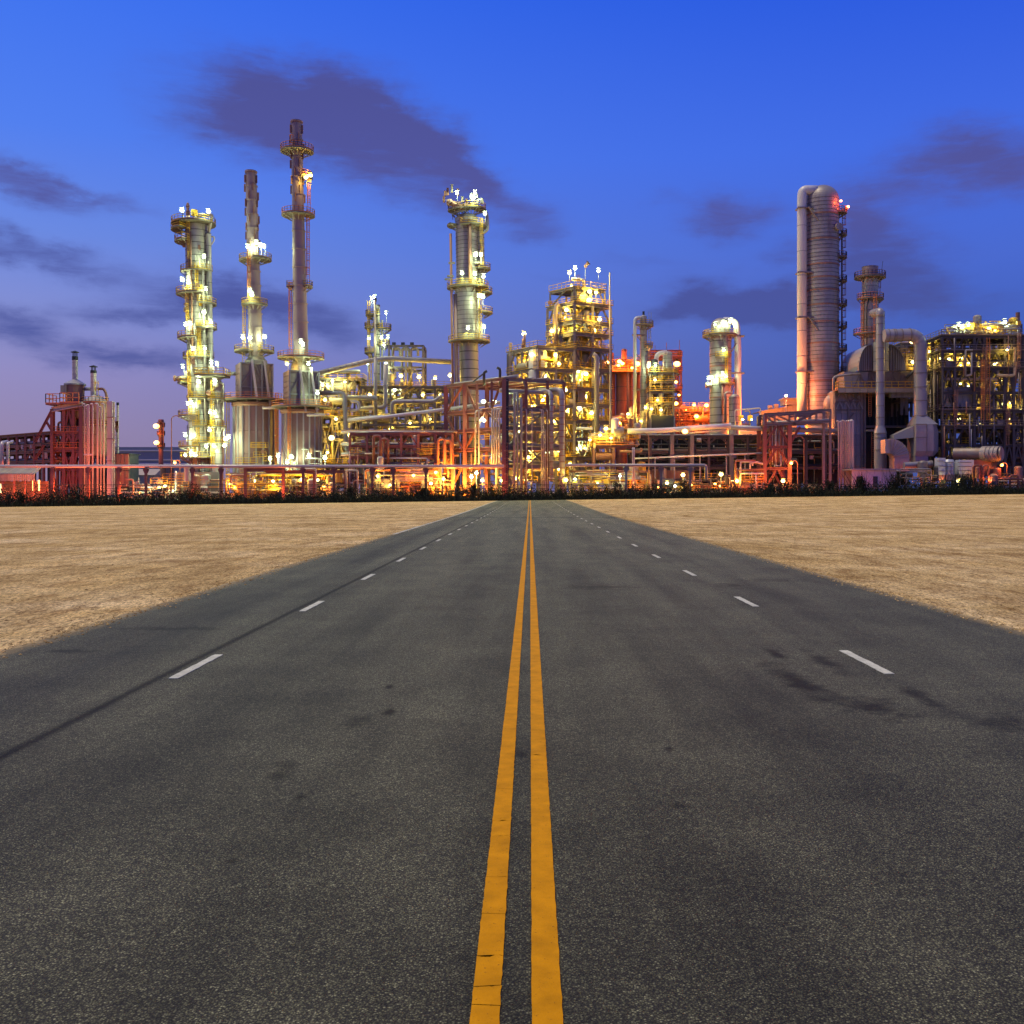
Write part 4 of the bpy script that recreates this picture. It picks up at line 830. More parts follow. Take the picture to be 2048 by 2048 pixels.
# --- main column
T = T_col('distillation_column', 'tall thick column in the middle with lights stacked along its right side', 942, 226); Y = T.Y; s = T.s; z = lambda py: PZ(py, Y); T.deg = -.85; T.r = 28
T.shell(T.c, 19*s, T.loc.z, z(686), 18, 'clad'); T.shell((T.c[0]-1*s, Y), 25*s, z(686), z(578), 12, 'clad'); T.shell((T.c[0]-1*s, Y), 22*s, z(578), z(437), 18, 'clad')
p2 = (T.c[0] + 25*s, Y + .6); T.shell(p2, 9*s, z(578), z(448), 10, 'clad'); T.put('head', unit('dome', 'clad'), TRS((T.c[0], Y, z(437)), (22*s, 22*s, 9*s)))
for off, r_ in ((-32, 2.6), (-27, 1.6), (-23, 3.2)): T.pipe('riser', [(T.c[0]+off*s, Y-1.4, T.loc.z), (T.c[0]+off*s, Y-1.4, z(590 if off > -30 else 470))], r_*s, 'rust' if off != -23 else 'cladpink')
T.pipe('riser', [(T.c[0]+7*s, Y-3.2, z(578)), (T.c[0]+7*s, Y-3.2, z(455))], 3.5*s, 'rust'); T.pipe('riser', [(T.c[0]+21*s, Y-2.6, z(686)), (T.c[0]+21*s, Y-2.6, z(590))], 1.6*s, 'clad')
T.pipe('top_vapour_line', [(T.c[0]-6*s, Y-2, z(420)), (T.c[0]-34*s, Y-2, z(409)), (T.c[0]-32*s, Y-2.4, z(412))], 6*s, 'rust'); T.rod('end_cap', (T.c[0]-28*s, Y-2, z(409)), (T.c[0]-38*s, Y-2, z(409)), 6.2*s, 'cladpink', 'cyl')
T.pipe('overhead_loop', [(T.c[0]+8*s, Y, z(418)), (T.c[0]+8*s, Y, z(408)), (T.c[0]+40*s, Y, z(418)), (T.c[0]+42*s, Y, z(460)), (T.c[0]+30*s, Y, z(468))], 3*s, 'clad', 3)
T.platform((T.c[0]+10*s, Y), z(419), 6*s, 29*s, 180, 400); T.platform((T.c[0]-12*s, Y), z(420), 6*s, 26*s, 120, 330, rm='rust'); plat(T, 428, 30, 150, 270, rail=False); plat(T, 450, 40, 150, 215, rail=False, ri=20)
plat(T, 453, 36, 245, 400, ri=20, off=3); plat(T, 537, 21, 215, 420, ri=8, c=p2); plat(T, 575, 42, 150, 400, ri=24); plat(T, 585, 24, 240, 420, ri=8, c=p2); plat(T, 625, 24, 230, 420, ri=8, c=p2); plat(T, 683, 42, 185, 400, ri=24, off=1)
for x, a, b_ in ((6, 575, 455), (26, 625, 585), (25, 683, 625), (-20, 770, 690), (30, 535, 453)): T.ladder(T.c[0]+x*s, Y-24*s, z(a), z(b_), m='rust' if x in (6, -20) else 'yellow')
for px, py, d in ((914, 387, 3), (950, 386, 3), (946, 398, 3), (970, 428, 4), (951, 510, 4), (962, 511, 4), (924, 547, 5), (950, 549, 4), (967, 553, 4), (966, 594, 4), (936, 657, 5), (968, 655, 3), (957, 593, 4.4)): lampat(T, px, py, d)
rk = random.Random(31)
for px, py, h in ((893, 398, 12), (897, 392, 10), (902, 388, 14), (911, 384, 16), (921, 386, 14), (930, 400, 12), (938, 402, 8), (960, 402, 12), (970, 408, 10)):
    T.box('valve', (T.c[0]+(px-938)*s, Y-rk.uniform(0, 3), z(py)), (.5, .5, h*s), rk.choice(('rust', 'clad', 'steel')))
for x0, x1, py in ((947, 961, 393), (961, 972, 405)): T.pipe('davit', [(T.c[0]+(x0-938)*s, Y-2, z(py+14)), (T.c[0]+(x0-938)*s, Y-2, z(py)), (T.c[0]+(x1-938)*s, Y-2, z(py)), (T.c[0]+(x1-938)*s, Y-2, z(py+8))], .16, 'white', .3, 8)
for px, py in ((908, 530), (905, 556), (900, 562), (960, 530)): T.box('instrument', (T.c[0]+(px-938)*s, Y-2.2, z(py)), (1.4, .5, .4), 'steel')
T.lean(T.deg)
T = Thing('overhead_pipe', 'long diagonal overhead vapour pipe from the right furnace to the middle column', 'pipe', *base(770, 229))
T.pipe('pipe_run', [P(640, 746, 224), P(762, 716, 228), P(905, 724, 230)], 5.2*SC(228), 'clad', 3.5, 16)
for q in range(9): 
    a = P(655 + q*12, 742.3 - q*2.95, 224.4 + q*.4); b_ = P(657 + q*12, 741.8 - q*2.95, 224.5 + q*.4); T.rod('strap', a, b_, 5.5*SC(228), 'cladpink', 'cyl')
# --- slim column behind the middle plant
T = T_col('slim_column', 'slim floodlit column with side cages left of the thick middle column', 755, 236); Y = T.Y; s = T.s; z = lambda py: PZ(py, Y); T.r = 5
T.shell(T.c, 5*s, T.loc.z, z(610), 20, 'clad'); T.pipe('riser', [(T.c[0]-3*s, Y-1.6, z(800)), (T.c[0]-3*s, Y-1.6, z(603))], 2.4*s, 'cladpink'); T.box('relief_valve', (T.c[0]-2*s, Y-1.6, z(602)), (.5, .5, .8), 'dark')
T.pipe('riser', [(T.c[0]+9*s, Y, z(760)), (T.c[0]+9*s, Y, z(640))], 2*s, 'clad'); T.pipe('riser', [(T.c[0]-17*s, Y, z(760)), (T.c[0]-17*s, Y, z(620))], 1.2*s, 'clad')
for py, off, ro, a0, a1 in ((630, -8, 20, 60, 330), (655, -10, 20, 100, 300), (658, 12, 20, 230, 400), (705, -10, 20, 100, 300), (690, 12, 16, 220, 400)): T.platform((T.c[0]+off*s, Y), z(py), 3*s, ro*s*.8, a0, a1)
T.ladder(T.c[0]-16*s, Y-1, z(710), z(612)); T.ladder(T.c[0]-13*s, Y-1, z(790), z(710))
for px, py, d in ((743, 598, 1), (749, 595, 1), (772, 627, 1), (738, 677, 2), (763, 676, 2), (776, 675, 1), (768, 690, 1.5)): lampat(T, px, py, d, r=.3)
# ================================================================ middle process area
T = Thing('process_unit', 'yellow lit pipe frame between the furnaces and the thick middle column', 'process unit', *base(800, 236)); Y0 = 232
O = (PX(778, Y0), Y0); s = SC(Y0); W_ = (846-778)*s; zs = [PZ(p, Y0) for p in (870, 822, 778, 735, 692)]
pt = frame(T, O, (1, 0), (0, 1), [0, W_*.5, W_], [0, 6], zs, .36, 'steel', decks=(1, 2), seed=5)
for k in range(3):
    px = 786 + k*18; T.pipe('goose_neck', [P(px, 775, Y0+1), P(px, 696, Y0+1), P(px + 14, 696, Y0+1), P(px+14, 712, Y0+1)], 2.6*s, 'clad', 1); T.box('valve', P(px + 2, 689, Y0+1), (.8, .8, .9), 'dark')
clutter(T, pt, (0, W_), (.5, 5.5), (PZ(870, Y0), PZ(740, Y0)), 55, 6, ('clad', 'grey', 'yellow', 'cladpink'), (.08, .32))
for px, py, k in ((735, 727, 'white'), (772, 727, 'white'), (802, 752, 'yellow'), (838, 754, 'yellow'), (789, 780, 'white'), (782, 858, 'yellow'), (900, 751, 'yellow'), (870, 757, 'yellow')): T.lamp(P(px, py, Y0 - 1.5), k, .4)
# long deck level with stairs
T = Thing('process_unit', 'long low yellow lit deck with a slanting stair left of the corner rack', 'process unit', *base(790, 228)); Y0 = 226; s = SC(Y0)
O = (PX(722, Y0), Y0); W_ = (900-722)*s; zs = [PZ(p, Y0) for p in (905, 850, 800, 776)]
pt = frame(T, O, (1, 0), (0, 1), [W_*i/6 for i in range(7)], [0, 5, 10], zs, .34, 'steel', decks=(3,), seed=15, brace=.8)
vs, fs = [], []
for o_ in (0, 1.1): bar(vs, fs, P(783, 802, Y0 - 1.2 - o_), P(829, 776, Y0 - 1.2 - o_), .22); bar(vs, fs, P(783, 793, Y0 - 1.2 - o_), P(829, 767, Y0 - 1.2 - o_), .1)
for i in range(14): q = P(783 + i*3.4, 801 - i*1.9, Y0 - 1.75); bar(vs, fs, q - Vector((0, .5, 0)), q + Vector((0, .5, 0)), .2)
T.mesh('stair', vs, fs, 'yellow')
clutter(T, pt, (0, W_), (.3, 8), (PZ(980, Y0), PZ(765, Y0)), 170, 16, ('clad', 'grey', 'cladpink', 'steel', 'sheet'), (.09, .4))
for px, py, k in ((790, 780, 'white'), (806, 800, 'yellow'), (846, 790, 'yellow'), (880, 790, 'yellow'), (860, 838, 'yellow'), (820, 846, 'yellow'), (740, 790, 'yellow'), (760, 830, 'yellow')): T.lamp(P(px, py, Y0 + 1), k, .38)
# left cluster right of the second furnace
T = Thing('process_unit', 'tangled yellow lit frame directly right of the right furnace', 'process unit', *base(680, 230)); Y0 = 228; s = SC(Y0)
O = (PX(640, Y0), Y0); W_ = (724-640)*s; zs = [PZ(p, Y0) for p in (930, 880, 835, 795, 760)]
pt = frame(T, O, (1, 0), (0, 1), [0, W_*.3, W_*.62, W_], [0, 5], zs, .34, 'steel', decks=(0, 2, 4), seed=25)
T.rod('horizontal_drum', P(652, 772, Y0 + 2), P(706, 772, Y0 + 2), 9.5*s, 'white', 'cyl'); T.put('drum_head', unit('dome', 'white'), align(P(706, 772, Y0+2), P(713, 772, Y0+2), 9.5*s)); T.pipe('header', [P(652, 744, Y0+1), P(720, 744, Y0+1)], 4.5*s, 'clad'); T.pipe('neck', [P(696, 770, Y0+1.4), P(696, 744, Y0+1.4)], 4*s, 'clad')
clutter(T, pt, (0, W_), (.2, 4.8), (PZ(975, Y0), PZ(755, Y0)), 140, 26, ('clad', 'grey', 'yellow', 'cladpink', 'steel'), (.08, .34))
for px, py, k, r in ((663, 876, 'yellow', .6), (698, 870, 'yellow', .4), (665, 762, 'white', .4), (650, 800, 'yellow', .4), (690, 764, 'yellow', .4), (655, 772, 'yellow', .4), (645, 770, 'white', .4), (700, 905, 'yellow', .35), (672, 838, 'yellow', .4), (655, 905, 'yellow', .35)): T.lamp(P(px, py, Y0 - 1), k, r)
# big individual pipes in the middle
def bigpipe(label, pts, rpx, m='clad', name='process_pipe', bend=None, fl=0):
    p0 = pts[0]; T = Thing(name, label, 'pipe', *base(p0[0], p0[2])); s = SC(p0[2]); T.pipe('pipe_run', [P(*p) for p in pts], rpx*s, m, bend, 14, flanges=fl); return T
bigpipe('pale pipe bending down beside the furnace and along the red rack', [(640, 786, 218), (689, 786, 218), (693, 905, 218), (730, 906, 218)], 4.5, 'clad', fl=6)
bigpipe('pale pipe dropping at the right of the slim column with a kink to the left', [(771, 728, 224), (771, 815, 224), (715, 818, 224)], 4.5, 'clad', fl=7)
bigpipe('grey pipe in a square arch below the yellow stair', [(784, 845, 220), (784, 803, 220), (870, 803, 220), (884, 790, 220)], 4.2, 'clad', fl=6)
bigpipe('long pale rising pipe ending in the corner rack', [(697, 840, 216), (765, 834, 214), (768, 834, 214), (1000, 805, 214)], 3.4, 'white', fl=9)
bigpipe('thick blunt insulated pipe feeding the long pale rising pipe', [(697, 841, 216.6), (764, 834.6, 214.6)], 5.4, 'clad')
bigpipe('rusty pink fat pipe above the red pipe rack', [(714, 880, 213), (800, 872, 213), (860, 870, 213)], 5.0, 'rust', fl=6)
bigpipe('dark grey header pipe left of the slim column', [(694, 795, 222), (750, 795, 222), (752, 800, 222)], 4.4, 'grey', fl=6)
bigpipe('vertical clad riser between the slim column and the drum', [(751, 718, 223), (751, 835, 223)], 3.8, 'clad', fl=5)
bigpipe('hairpin pipe loop beside the thick pale pipe', [(700, 802, 219), (718, 804, 219), (718, 820, 219), (700, 822, 219)], 2.6, 'pinkpipe')
bigpipe('low U shaped pink pipe at the left end of the red rack', [(709, 895, 212), (709, 908, 212), (730, 908, 212), (760, 908, 212)], 4.2, 'rust')
# red pipe rack
T = Thing('pipe_rack', 'low dark red pipe rack in front of the middle plant', 'pipe rack', *base(800, 210)); Y0 = 210; s = SC(Y0); O = (PX(700, Y0), Y0); W_ = (905-700)*s; zs = [PZ(p, Y0) for p in (915, 893, 868)]
pt = frame(T, O, (1, 0), (0, 1), [W_*i/6 for i in range(7)], [0, 5], zs, .42, 'redsteel', rails=False, seed=35, brace=.5, faces=('front',))
rk = random.Random(36)
for z_ in zs:
    for b_ in (.8, 1.6, 2.6, 3.4, 4.2): r = rk.uniform(.12, .42); T.pipe('pipe', [pt(-2, b_, z_ + .3 + r), pt(W_+1, b_, z_ + .3 + r)], r, rk.choice(('redsteel', 'rust', 'grey', 'pinkpipe')), n=8)
clutter(T, pt, (0, W_), (-.6, 2), (PZ(985, Y0), PZ(880, Y0)), 80, 37, ('pinkpipe', 'redsteel', 'rust', 'grey'), (.09, .26), .05)
for px, tp in ((747, 872), (762, 878), (876, 878), (888, 880)): T.pipe('goose_neck', [P(px, 935, Y0 - 1), P(px, tp, Y0 - 1), P(px + 14, tp, Y0 - 1), P(px+14, 935, Y0 - 1)], .28, 'redsteel', .6)
# low amber equipment yard
T = Thing('pump_yard', 'amber lit exchangers and pumps low in front of the middle plant', 'process unit', *base(800, 206)); Y0 = 205; s = SC(Y0)
ptl = lambda a, b_, zz: Vector((PX(742, Y0) + a, Y0 + b_, zz)); W_ = (880-742)*s
for x0, x1, py, r in ((782, 862, 957, 6), (750, 778, 962, 5), (800, 870, 945, 3.5)):
    o = T.rod('exchanger', P(x0, py, Y0), P(x1, py, Y0), r*s, 'cladpink', 'cyl'); T.put('head', unit('dome', 'cladpink'), align(P(x1, py, Y0), P(x1 + 4, py, Y0), r*s), parent=o)
    for f in (.2, .8): T.box('saddle', P(x0 + (x1-x0)*f, py + r + 5, Y0), (.5, 1.2, 1.6), 'concrete')
clutter(T, ptl, (-1, W_), (-1, 3), (T.loc.z, PZ(938, Y0)), 150, 38, ('orange', 'cladpink', 'clad', 'sheet'), (.07, .22), .1)
for px, py, k in ((755, 952, 'yellow'), (827, 951, 'orange'), (862, 967, 'yellow'), (780, 970, 'yellow'), (872, 945, 'orange')): T.lamp(P(px, py, Y0 - 1), k, .34, False)
T = Thing('pump_yard', 'gold lit pumps and short columns under the two furnaces', 'process unit', *base(560, 209)); Y0 = 208; s = SC(Y0); W_ = (690-450)*s
ptl = lambda a, b_, zz: Vector((PX(450, Y0) + a, Y0 + b_, zz))
for px in (470, 505, 545, 580, 610, 652): T.cyl('vessel', (PX(px, Y0), Y0 + 2, T.loc.z), 5*s, PZ(950, Y0) - T.loc.z, 'sheet')
clutter(T, ptl, (0, W_), (-1, 4), (T.loc.z, PZ(945, Y0)), 170, 39, ('yellow', 'sheet', 'clad', 'rust'), (.07, .2), .08)
T.box('slab', P(560, 948, Y0 + 3), (W_*.8, 4, .4), 'steel')
for px, py, k in ((461, 968, 'yellow'), (508, 962, 'yellow'), (546, 962, 'yellow'), (552, 968, 'yellow'), (603, 958, 'yellow'), (635, 960, 'yellow'), (470, 975, 'orange'), (648, 972, 'orange')): T.lamp(P(px, py, Y0 + .5), k, .36, False)
T = Thing('pump_yard', 'red and green lit hoppers and rails right of the dark tank', 'process unit', *base(310, 212)); Y0 = 211; s = SC(Y0); W_ = (440-235)*s; ptl = lambda a, b_, zz: Vector((PX(235, Y0) + a, Y0 + b_, zz))
clutter(T, ptl, (0, W_), (-1, 4), (T.loc.z, PZ(955, Y0)), 70, 40, ('grey', 'rust', 'sheet', 'clad'), (.07, .2), .12); T.box('tank_wall', P(395, 968, Y0 + 6), (9, .5, 5), 'steel'); T.pipe('header', [P(352, 985, Y0), P(352, 942, Y0)], .22, 'white')
for px, py, k in ((292, 976, 'white'), (330, 972, 'yellow'), (280, 985, 'orange'), (345, 982, 'white'), (318, 975, 'orange')): T.lamp(P(px, py, Y0 - .5), k, .3, False)
# ================================================================ red corner rack in the centre
T = Thing('corner_rack', 'large red steel corner rack glowing orange in the centre', 'pipe rack', *base(1010, 200)); Y0 = 200; s = SC(Y0)
C = Vector((PX(1008, Y0), Y0)); e1 = Vector((PX(892, 214), 214)) - C; e2 = Vector((PX(1128, 206), 206)) - C; L1, L2 = e1.length, e2.length; u1, u2 = e1/L1, e2/L2
zz = [PZ(p, Y0) for p in (932, 896, 856, 817, 758)]
pa = lambda a, b_, z_: Vector((C.x + u1.x*a + u2.x*b_, C.y + u1.y*a + u2.y*b_, z_))
A_ = [0, L1*.33, L1*.66, L1]; B_ = [0, L2*.36, L2*.72, L2]
for a in A_:
    for b_ in B_:
        if a in (0, L1*.66, L1) or b_ == 0:
            if a == L1*.33: continue
            T.beam('column', pa(a, b_, T.loc.z), pa(a, b_, zz[-1]), .8 if b_ == 0 else .6, 'redsteel')
for b_ in (.75,): T.beam('column', pa(0, b_, T.loc.z), pa(0, b_, zz[-1]), .5, 'dark')
for z_ in zz:
    for a in (0, L1*.66, L1): T.beam('beam', pa(a, 0, z_), pa(a, L2, z_), .5, 'redsteel' if a else 'steel', .75)
    for b_ in B_: T.beam('beam', pa(0, b_, z_), pa(L1, b_, z_), .45, 'redsteel', .65)
for a in (L1*.2, L1*.45): T.beam('hanger', pa(a, 0, zz[3]), pa(a, 0, zz[4]), .5, 'redsteel')
for a0, z0, a1, z1 in ((L1, zz[3], L1*.68, zz[4]), (L1*.64, zz[4], L1*.45, zz[3]), (L1*.2, zz[3], .3, zz[4]), (L1, zz[3], L1*.68, zz[1]), (L1*.64, zz[1], L1*.3, zz[3]), (L1*.3, zz[3], .2, zz[2]), (L1, T.loc.z, L1*.7, zz[0]), (L1*.62, T.loc.z, L1*.4, zz[0])): T.beam('brace', pa(a0, -.1, z0), pa(a1, -.1, z1), .36, 'redsteel')
for b0, z0, b1, z1 in ((L2*.04, zz[1], L2*.34, zz[2]), (L2*.34, zz[3], L2*.7, zz[2]), (L2*.36, zz[2], L2*.68, zz[3]), (L2*.4, zz[1], L2*.7, zz[0]), (L2*.36, zz[0], L2*.66, zz[1]), (L2*.72, zz[3], L2*.98, zz[2]), (L2*.72, zz[1], L2*.98, zz[2]), (L2*.3, zz[1], L2*.02, T.loc.z), (L2*.3, zz[4], L2*.5, zz[3])): T.beam('brace', pa(-.1, b0, z0), pa(-.1, b1, z1), .3, 'steel')
for b_, q in ((L2*.2, .5), (L2*.45, .3), (L2*.7, .4), (L2*.9, .3)): T.pipe('pipe', [pa(-.5, b_, zz[4] + q*1.2), pa(L1 + 1, b_, zz[4] + q*1.2)], q*.8, 'grey', n=10)
for b_, q in ((L2*.15, .3), (L2*.3, .45), (L2*.6, .35), (L2*.8, .5)): T.pipe('pipe', [pa(-.5, b_, zz[3] + q*1.4), pa(L1 + 1, b_, zz[3] + q*1.4)], q*.8, 'redsteel', n=10)
for z_, q in ((zz[3] - 1.0, .4), (zz[2] + .8, .3), (zz[1] + .7, .5), (zz[0] + .8, .5), (zz[4] - 2.2, .55)): T.pipe('pipe', [pa(.8, -.3, z_), pa(.8, L2, z_)], q*.8, 'grey', n=10)
T.pipe('drum_line', [pa(2, L2*.3, zz[1] + 2.2), pa(2, L2*.6, zz[1] + 2.2)], 1.0, 'steel')
for a, top in ((L1*.80, zz[0]), (L1*.42, zz[3]), (L1*.36, zz[3]), (L1*.14, zz[3]), (L1*.10, zz[3]), (L1*.06, zz[3]), (L1*.02, zz[3]), (L1*.9, zz[1])):
    T.pipe('drop_pipe', [pa(a, -.7, T.loc.z if a > L1*.5 else zz[0] + .5), pa(a, -.7, top), pa(a, .8, top)], .25 if a > L1*.5 else .17, 'pinkpipe', .5, 8)
for b_, r_, top in ((L2*.13, .26, zz[4] - 2.6), (L2*.18, .22, zz[4] - 2.6), (L2*.24, .3, T.loc.z + 20), (L2*.33, .12, zz[3]), (L2*.42, .10, zz[3]), (L2*.58, .12, zz[3]), (L2*.61, .12, zz[3]), (L2*.64, .12, zz[2]), (L2*.68, .12, zz[3])):
    T.pipe('drop_pipe', [pa(-.7, b_, T.loc.z), pa(-.7, b_, top), pa(.8, b_, top)], r_, 'pinkpipe' if r_ < .2 else 'grey', .4, 8)
for px, tp in ((968, 745), (1000, 738)): T.pipe('vent_elbow', [P(px, 770, 202), P(px, tp, 202), P(px + 6*(1 if px < 990 else -1), tp - 3, 202)], .28, 'dark', .5, 8)
T.rod('prop', P(966, 748, 202), P(946, 764, 202), .16, 'dark')
T.ladder(*pa(-.4, .2, 0).xy, T.loc.z, zz[1], m='redsteel')
for px, py, k, d in ((989, 803, 'white', 2), (968, 841, 'white', 3), (967, 803, 'white', 4), (1040, 864, 'yellow', 2), (1056, 915, 'yellow', 1), (1062, 900, 'yellow', 3), (1052, 960, 'yellow', 2)): T.lamp(P(px, py, 203 + d), k, .45, False)
rkk = random.Random(77); clutter(T, lambda a, b_, z_: pa(a, b_, z_), (1, L1*.9), (2, L2*.8), (T.loc.z, zz[2]), 90, 41, ('sheet', 'cladpink', 'steel', 'clad'), (.08, .3), .1)
T = Thing('twin_pipe', 'pair of thick banded purple pipes hooked over the right end of the corner rack', 'pipes', *base(1115, 203)); s = SC(203)
for px, r, top in ((1103, 4.2, 782), (1124, 5.6, 779)):
    T.pipe('pipe_run', [P(px, 985 if px > 1110 else 955, 203), P(px, top, 203), P(px - 45, top + 3, 208)], r*s, 'paleduct', 1.6, 16)
    for k in range(14): T.cyl('band', (PX(px, 203), 203, PZ(962 - k*12.5, 203)), r*s*1.05, .16, 'rust')
    T.rod('flange', P(px, 955, 203) - Vector((0, 0, .3)), P(px, 955, 203), r*s*1.4, 'paleduct', 'cyl')
# ================================================================ tall yellow lit structure
def corner_struct(T, Y0, pc, pl, Yl, pr, Yr, zs_py, w, seed, decks, base_z=None, m='steel'):
    C = Vector((PX(pc, Y0), Y0)); e1 = Vector((PX(pl, Yl), Yl)) - C; e2 = Vector((PX(pr, Yr), Yr)) - C; L1, L2 = e1.length, e2.length
    zs = [PZ(p, Y0) for p in zs_py]
    return frame(T, (*C, 0), tuple(e2/L2), tuple(e1/L1), [0, L2*.5, L2] if L2 > 4 else [0, L2], [0, L1*.5, L1] if L1 > 4 else [0, L1], zs, w, m, decks=decks, seed=seed, base=base_z, faces=('front', 'left')), L1, L2, zs
T = Thing('process_tower', 'tall open steel tower flooded with yellow light right of centre', 'process tower', *base(1149, 224)); Y0 = 224
pt, L1, L2, zs = corner_struct(T, Y0, 1149, 1095, 231, 1221, 229, (955, 917, 879, 843, 810, 778, 738, 697, 668, 644, 607), .5, 51, (1, 3, 4, 5, 6, 7, 8, 9, 10))
LT1, LT2, zt = L1, L2, zs
for a, b_, h in ((L2*.1, .6, 560), (L2*.78, .6, 576)): pass
# upper cage
top = [PZ(p, Y0) for p in (607, 576)]; 
for a in (0, L2*.45, L2*.84):
    for b_ in (0, L1*.9): T.beam('column', pt(a - .0, b_, top[0]), pt(a, b_, top[1]), .42, 'steel')
for b_ in (0, L1*.9): T.beam('beam', pt(0, b_, top[1]), pt(L2*.84, b_, top[1]), .4, 'steel')
for a in (0, L2*.84): T.beam('beam', pt(a, 0, top[1]), pt(a, L1*.9, top[1]), .4, 'steel')
q = [pt(-.2, -.3, top[1]+.3), pt(L2*.86, -.3, top[1]+.3), pt(L2*.86, L1*.92, top[1]+.3), pt(-.2, L1*.92, top[1]+.3)]
d = T.mesh('deck', [tuple(p) for p in q] + [tuple(p + Vector((0, 0, .15))) for p in q], [(3, 2, 1, 0), (4, 5, 6, 7), (0, 1, 5, 4), (1, 2, 6, 5), (2, 3, 7, 6), (3, 0, 4, 7)], 'deck'); T.railing([q[3], q[0], q[1], q[2]], h=1.4, parent=d)
for a0, a1 in ((0, L2*.2), (L2*.84, L2*.66)): T.beam('brace', pt(a0, -.1, top[0]), pt(a1, -.1, top[1]), .28, 'steel')
T.beam('brace', pt(-.1, L1*.9, top[0]), pt(-.1, L1*.3, top[1]), .28, 'steel')
T.rod('top_vessel', pt(L2*.15, 2, PZ(590, Y0)), pt(L2*.45, 2, PZ(590, Y0)), 1.4, 'clad', 'cyl'); T.ladder(*pt(.4, -.8, 0).xy, PZ(607, Y0), PZ(560, Y0))
T.pipe('vent_pipe', [pt(L2*.02, 1, PZ(557, Y0)), pt(L2*.34, 1, PZ(555, Y0)), pt(L2*.34, 1, PZ(600, Y0))], .38, 'pinkpipe')
T.pipe('riser', [P(1112, 697, 227), P(1112, 612, 227), P(1118, 608, 227)], .5, 'cladpink'); T.pipe('riser', [P(1193, 880, 223), P(1193, 713, 223), P(1186, 709, 223)], .55, 'clad')
T.rod('lightning_mast', P(1220.5, 985, 227), P(1219.5, 545, 227), .17, 'pinkpipe')
T.rod('mast', P(1105, 605, 228), P(1096, 605, 228), .4, 'rust')
# sloping chutes, vessels and floors inside
for a, b_, p0, p1, r in ((.15, 2.5, 740, 700, 1.7), (.2, 2.5, 690, 672, 1.3), (.55, 3, 735, 705, 1.2), (.3, 2, 805, 782, 1.4), (.7, 3, 640, 625, 1.0), (.25, 2, 950, 900, 1.6), (.5, 3.5, 870, 848, 1.3)):
    c_ = pt(L2*a, b_, PZ(p0, Y0)); o = T.cyl('vessel', c_, r, PZ(p1, Y0) - PZ(p0, Y0), 'sheet'); T.put('head', unit('dome', 'sheet'), TRS((c_.x, c_.y, PZ(p1, Y0)), (r, r, r*.5)), parent=o)
for a0, p0, a1, p1 in ((.5, 612, .1, 640), (.05, 700, .45, 735), (.12, 745, .4, 800)): T.pipe('chute', [pt(L2*a0, 2, PZ(p0, Y0)), pt(L2*a1, 1.4, PZ(p1, Y0))], .55, 'clad')
for k in range(9):
    z0, z1 = zs[k], zs[k+1]; a0, a1 = (L2*.05, L2*.42) if k % 2 else (L2*.42, L2*.05); vs, fs = [], []
    for o_ in (1.2, 2.2): bar(vs, fs, pt(a0, o_, z0 + .3), pt(a1, o_, z1 + .3), .25); bar(vs, fs, pt(a0, o_, z0 + 1.3), pt(a1, o_, z1 + 1.3), .1)
    for j in range(10): f = j/9; bar(vs, fs, pt(a0 + (a1-a0)*f, 1.2, z0 + .3 + (z1-z0)*f), pt(a0 + (a1-a0)*f, 2.2, z0 + .3 + (z1-z0)*f), .16)
    T.mesh('stair', vs, fs, 'yellow')
clutter(T, pt, (0, L2), (.5, L1*.95), (PZ(960, Y0), PZ(620, Y0)), 280, 52, ('sheet', 'yellow', 'clad', 'yellow'), (.08, .28), .1)
rk = random.Random(53)
for px, py, k, d in ((1143, 574, 'yellow', -2), (1192, 585, 'yellow', -1), (1179, 583, 'yellow', -1), (1178, 600, 'yellow', 0), (1133, 620, 'yellow', -1), (1199, 639, 'yellow', -1.5), (1151, 664, 'white', -2), (1156, 743, 'white', -1), (1158, 816, 'white', -1), (1158, 894, 'white', -1), (1183, 826, 'yellow', -1), (1104, 662, 'yellow', 2), (1150, 537, 'white', 0), (1139, 546, 'yellow', 0), (1197, 542, 'white', 0), (1172, 748, 'yellow', 0)): T.lamp(P(px, py, Y0 + max(d, .6) + 1.2), k, .5 if k == 'yellow' else .42)
for k in range(34): T.lamp(pt(rk.uniform(.1, .85)*L2, rk.uniform(.3, .8)*L1, zs[k % 10] + rk.uniform(1.6, 2.6)), 'yellow', .58, False)
for k in range(9):   # handrails round every floor, a lit ceiling grid under each
    for b_ in (1.5, L1*.55, L1*.9): T.railing([pt(0, b_, zs[k] + .4), pt(L2, b_, zs[k] + .4)], m='yellow', w=.13)
    for a in (.1, .35, .6, .85): T.beam('joist', pt(L2*a, .3, zs[k] - .35), pt(L2*a, L1*.95, zs[k] - .35), .25, 'sheet')
rc = random.Random(58)
for k in range(8):
    for j in range(4): a = rc.uniform(.08, .92)*L2; h = rc.uniform(1.4, 2.6); T.box('cabinet', pt(a, rc.uniform(.55, .9)*L1, zs[k] + .5 + h/2), (rc.uniform(1, 2.6), 1.2, h), rc.choice(('sheet', 'white', 'clad', 'yellow')), rz=.3)
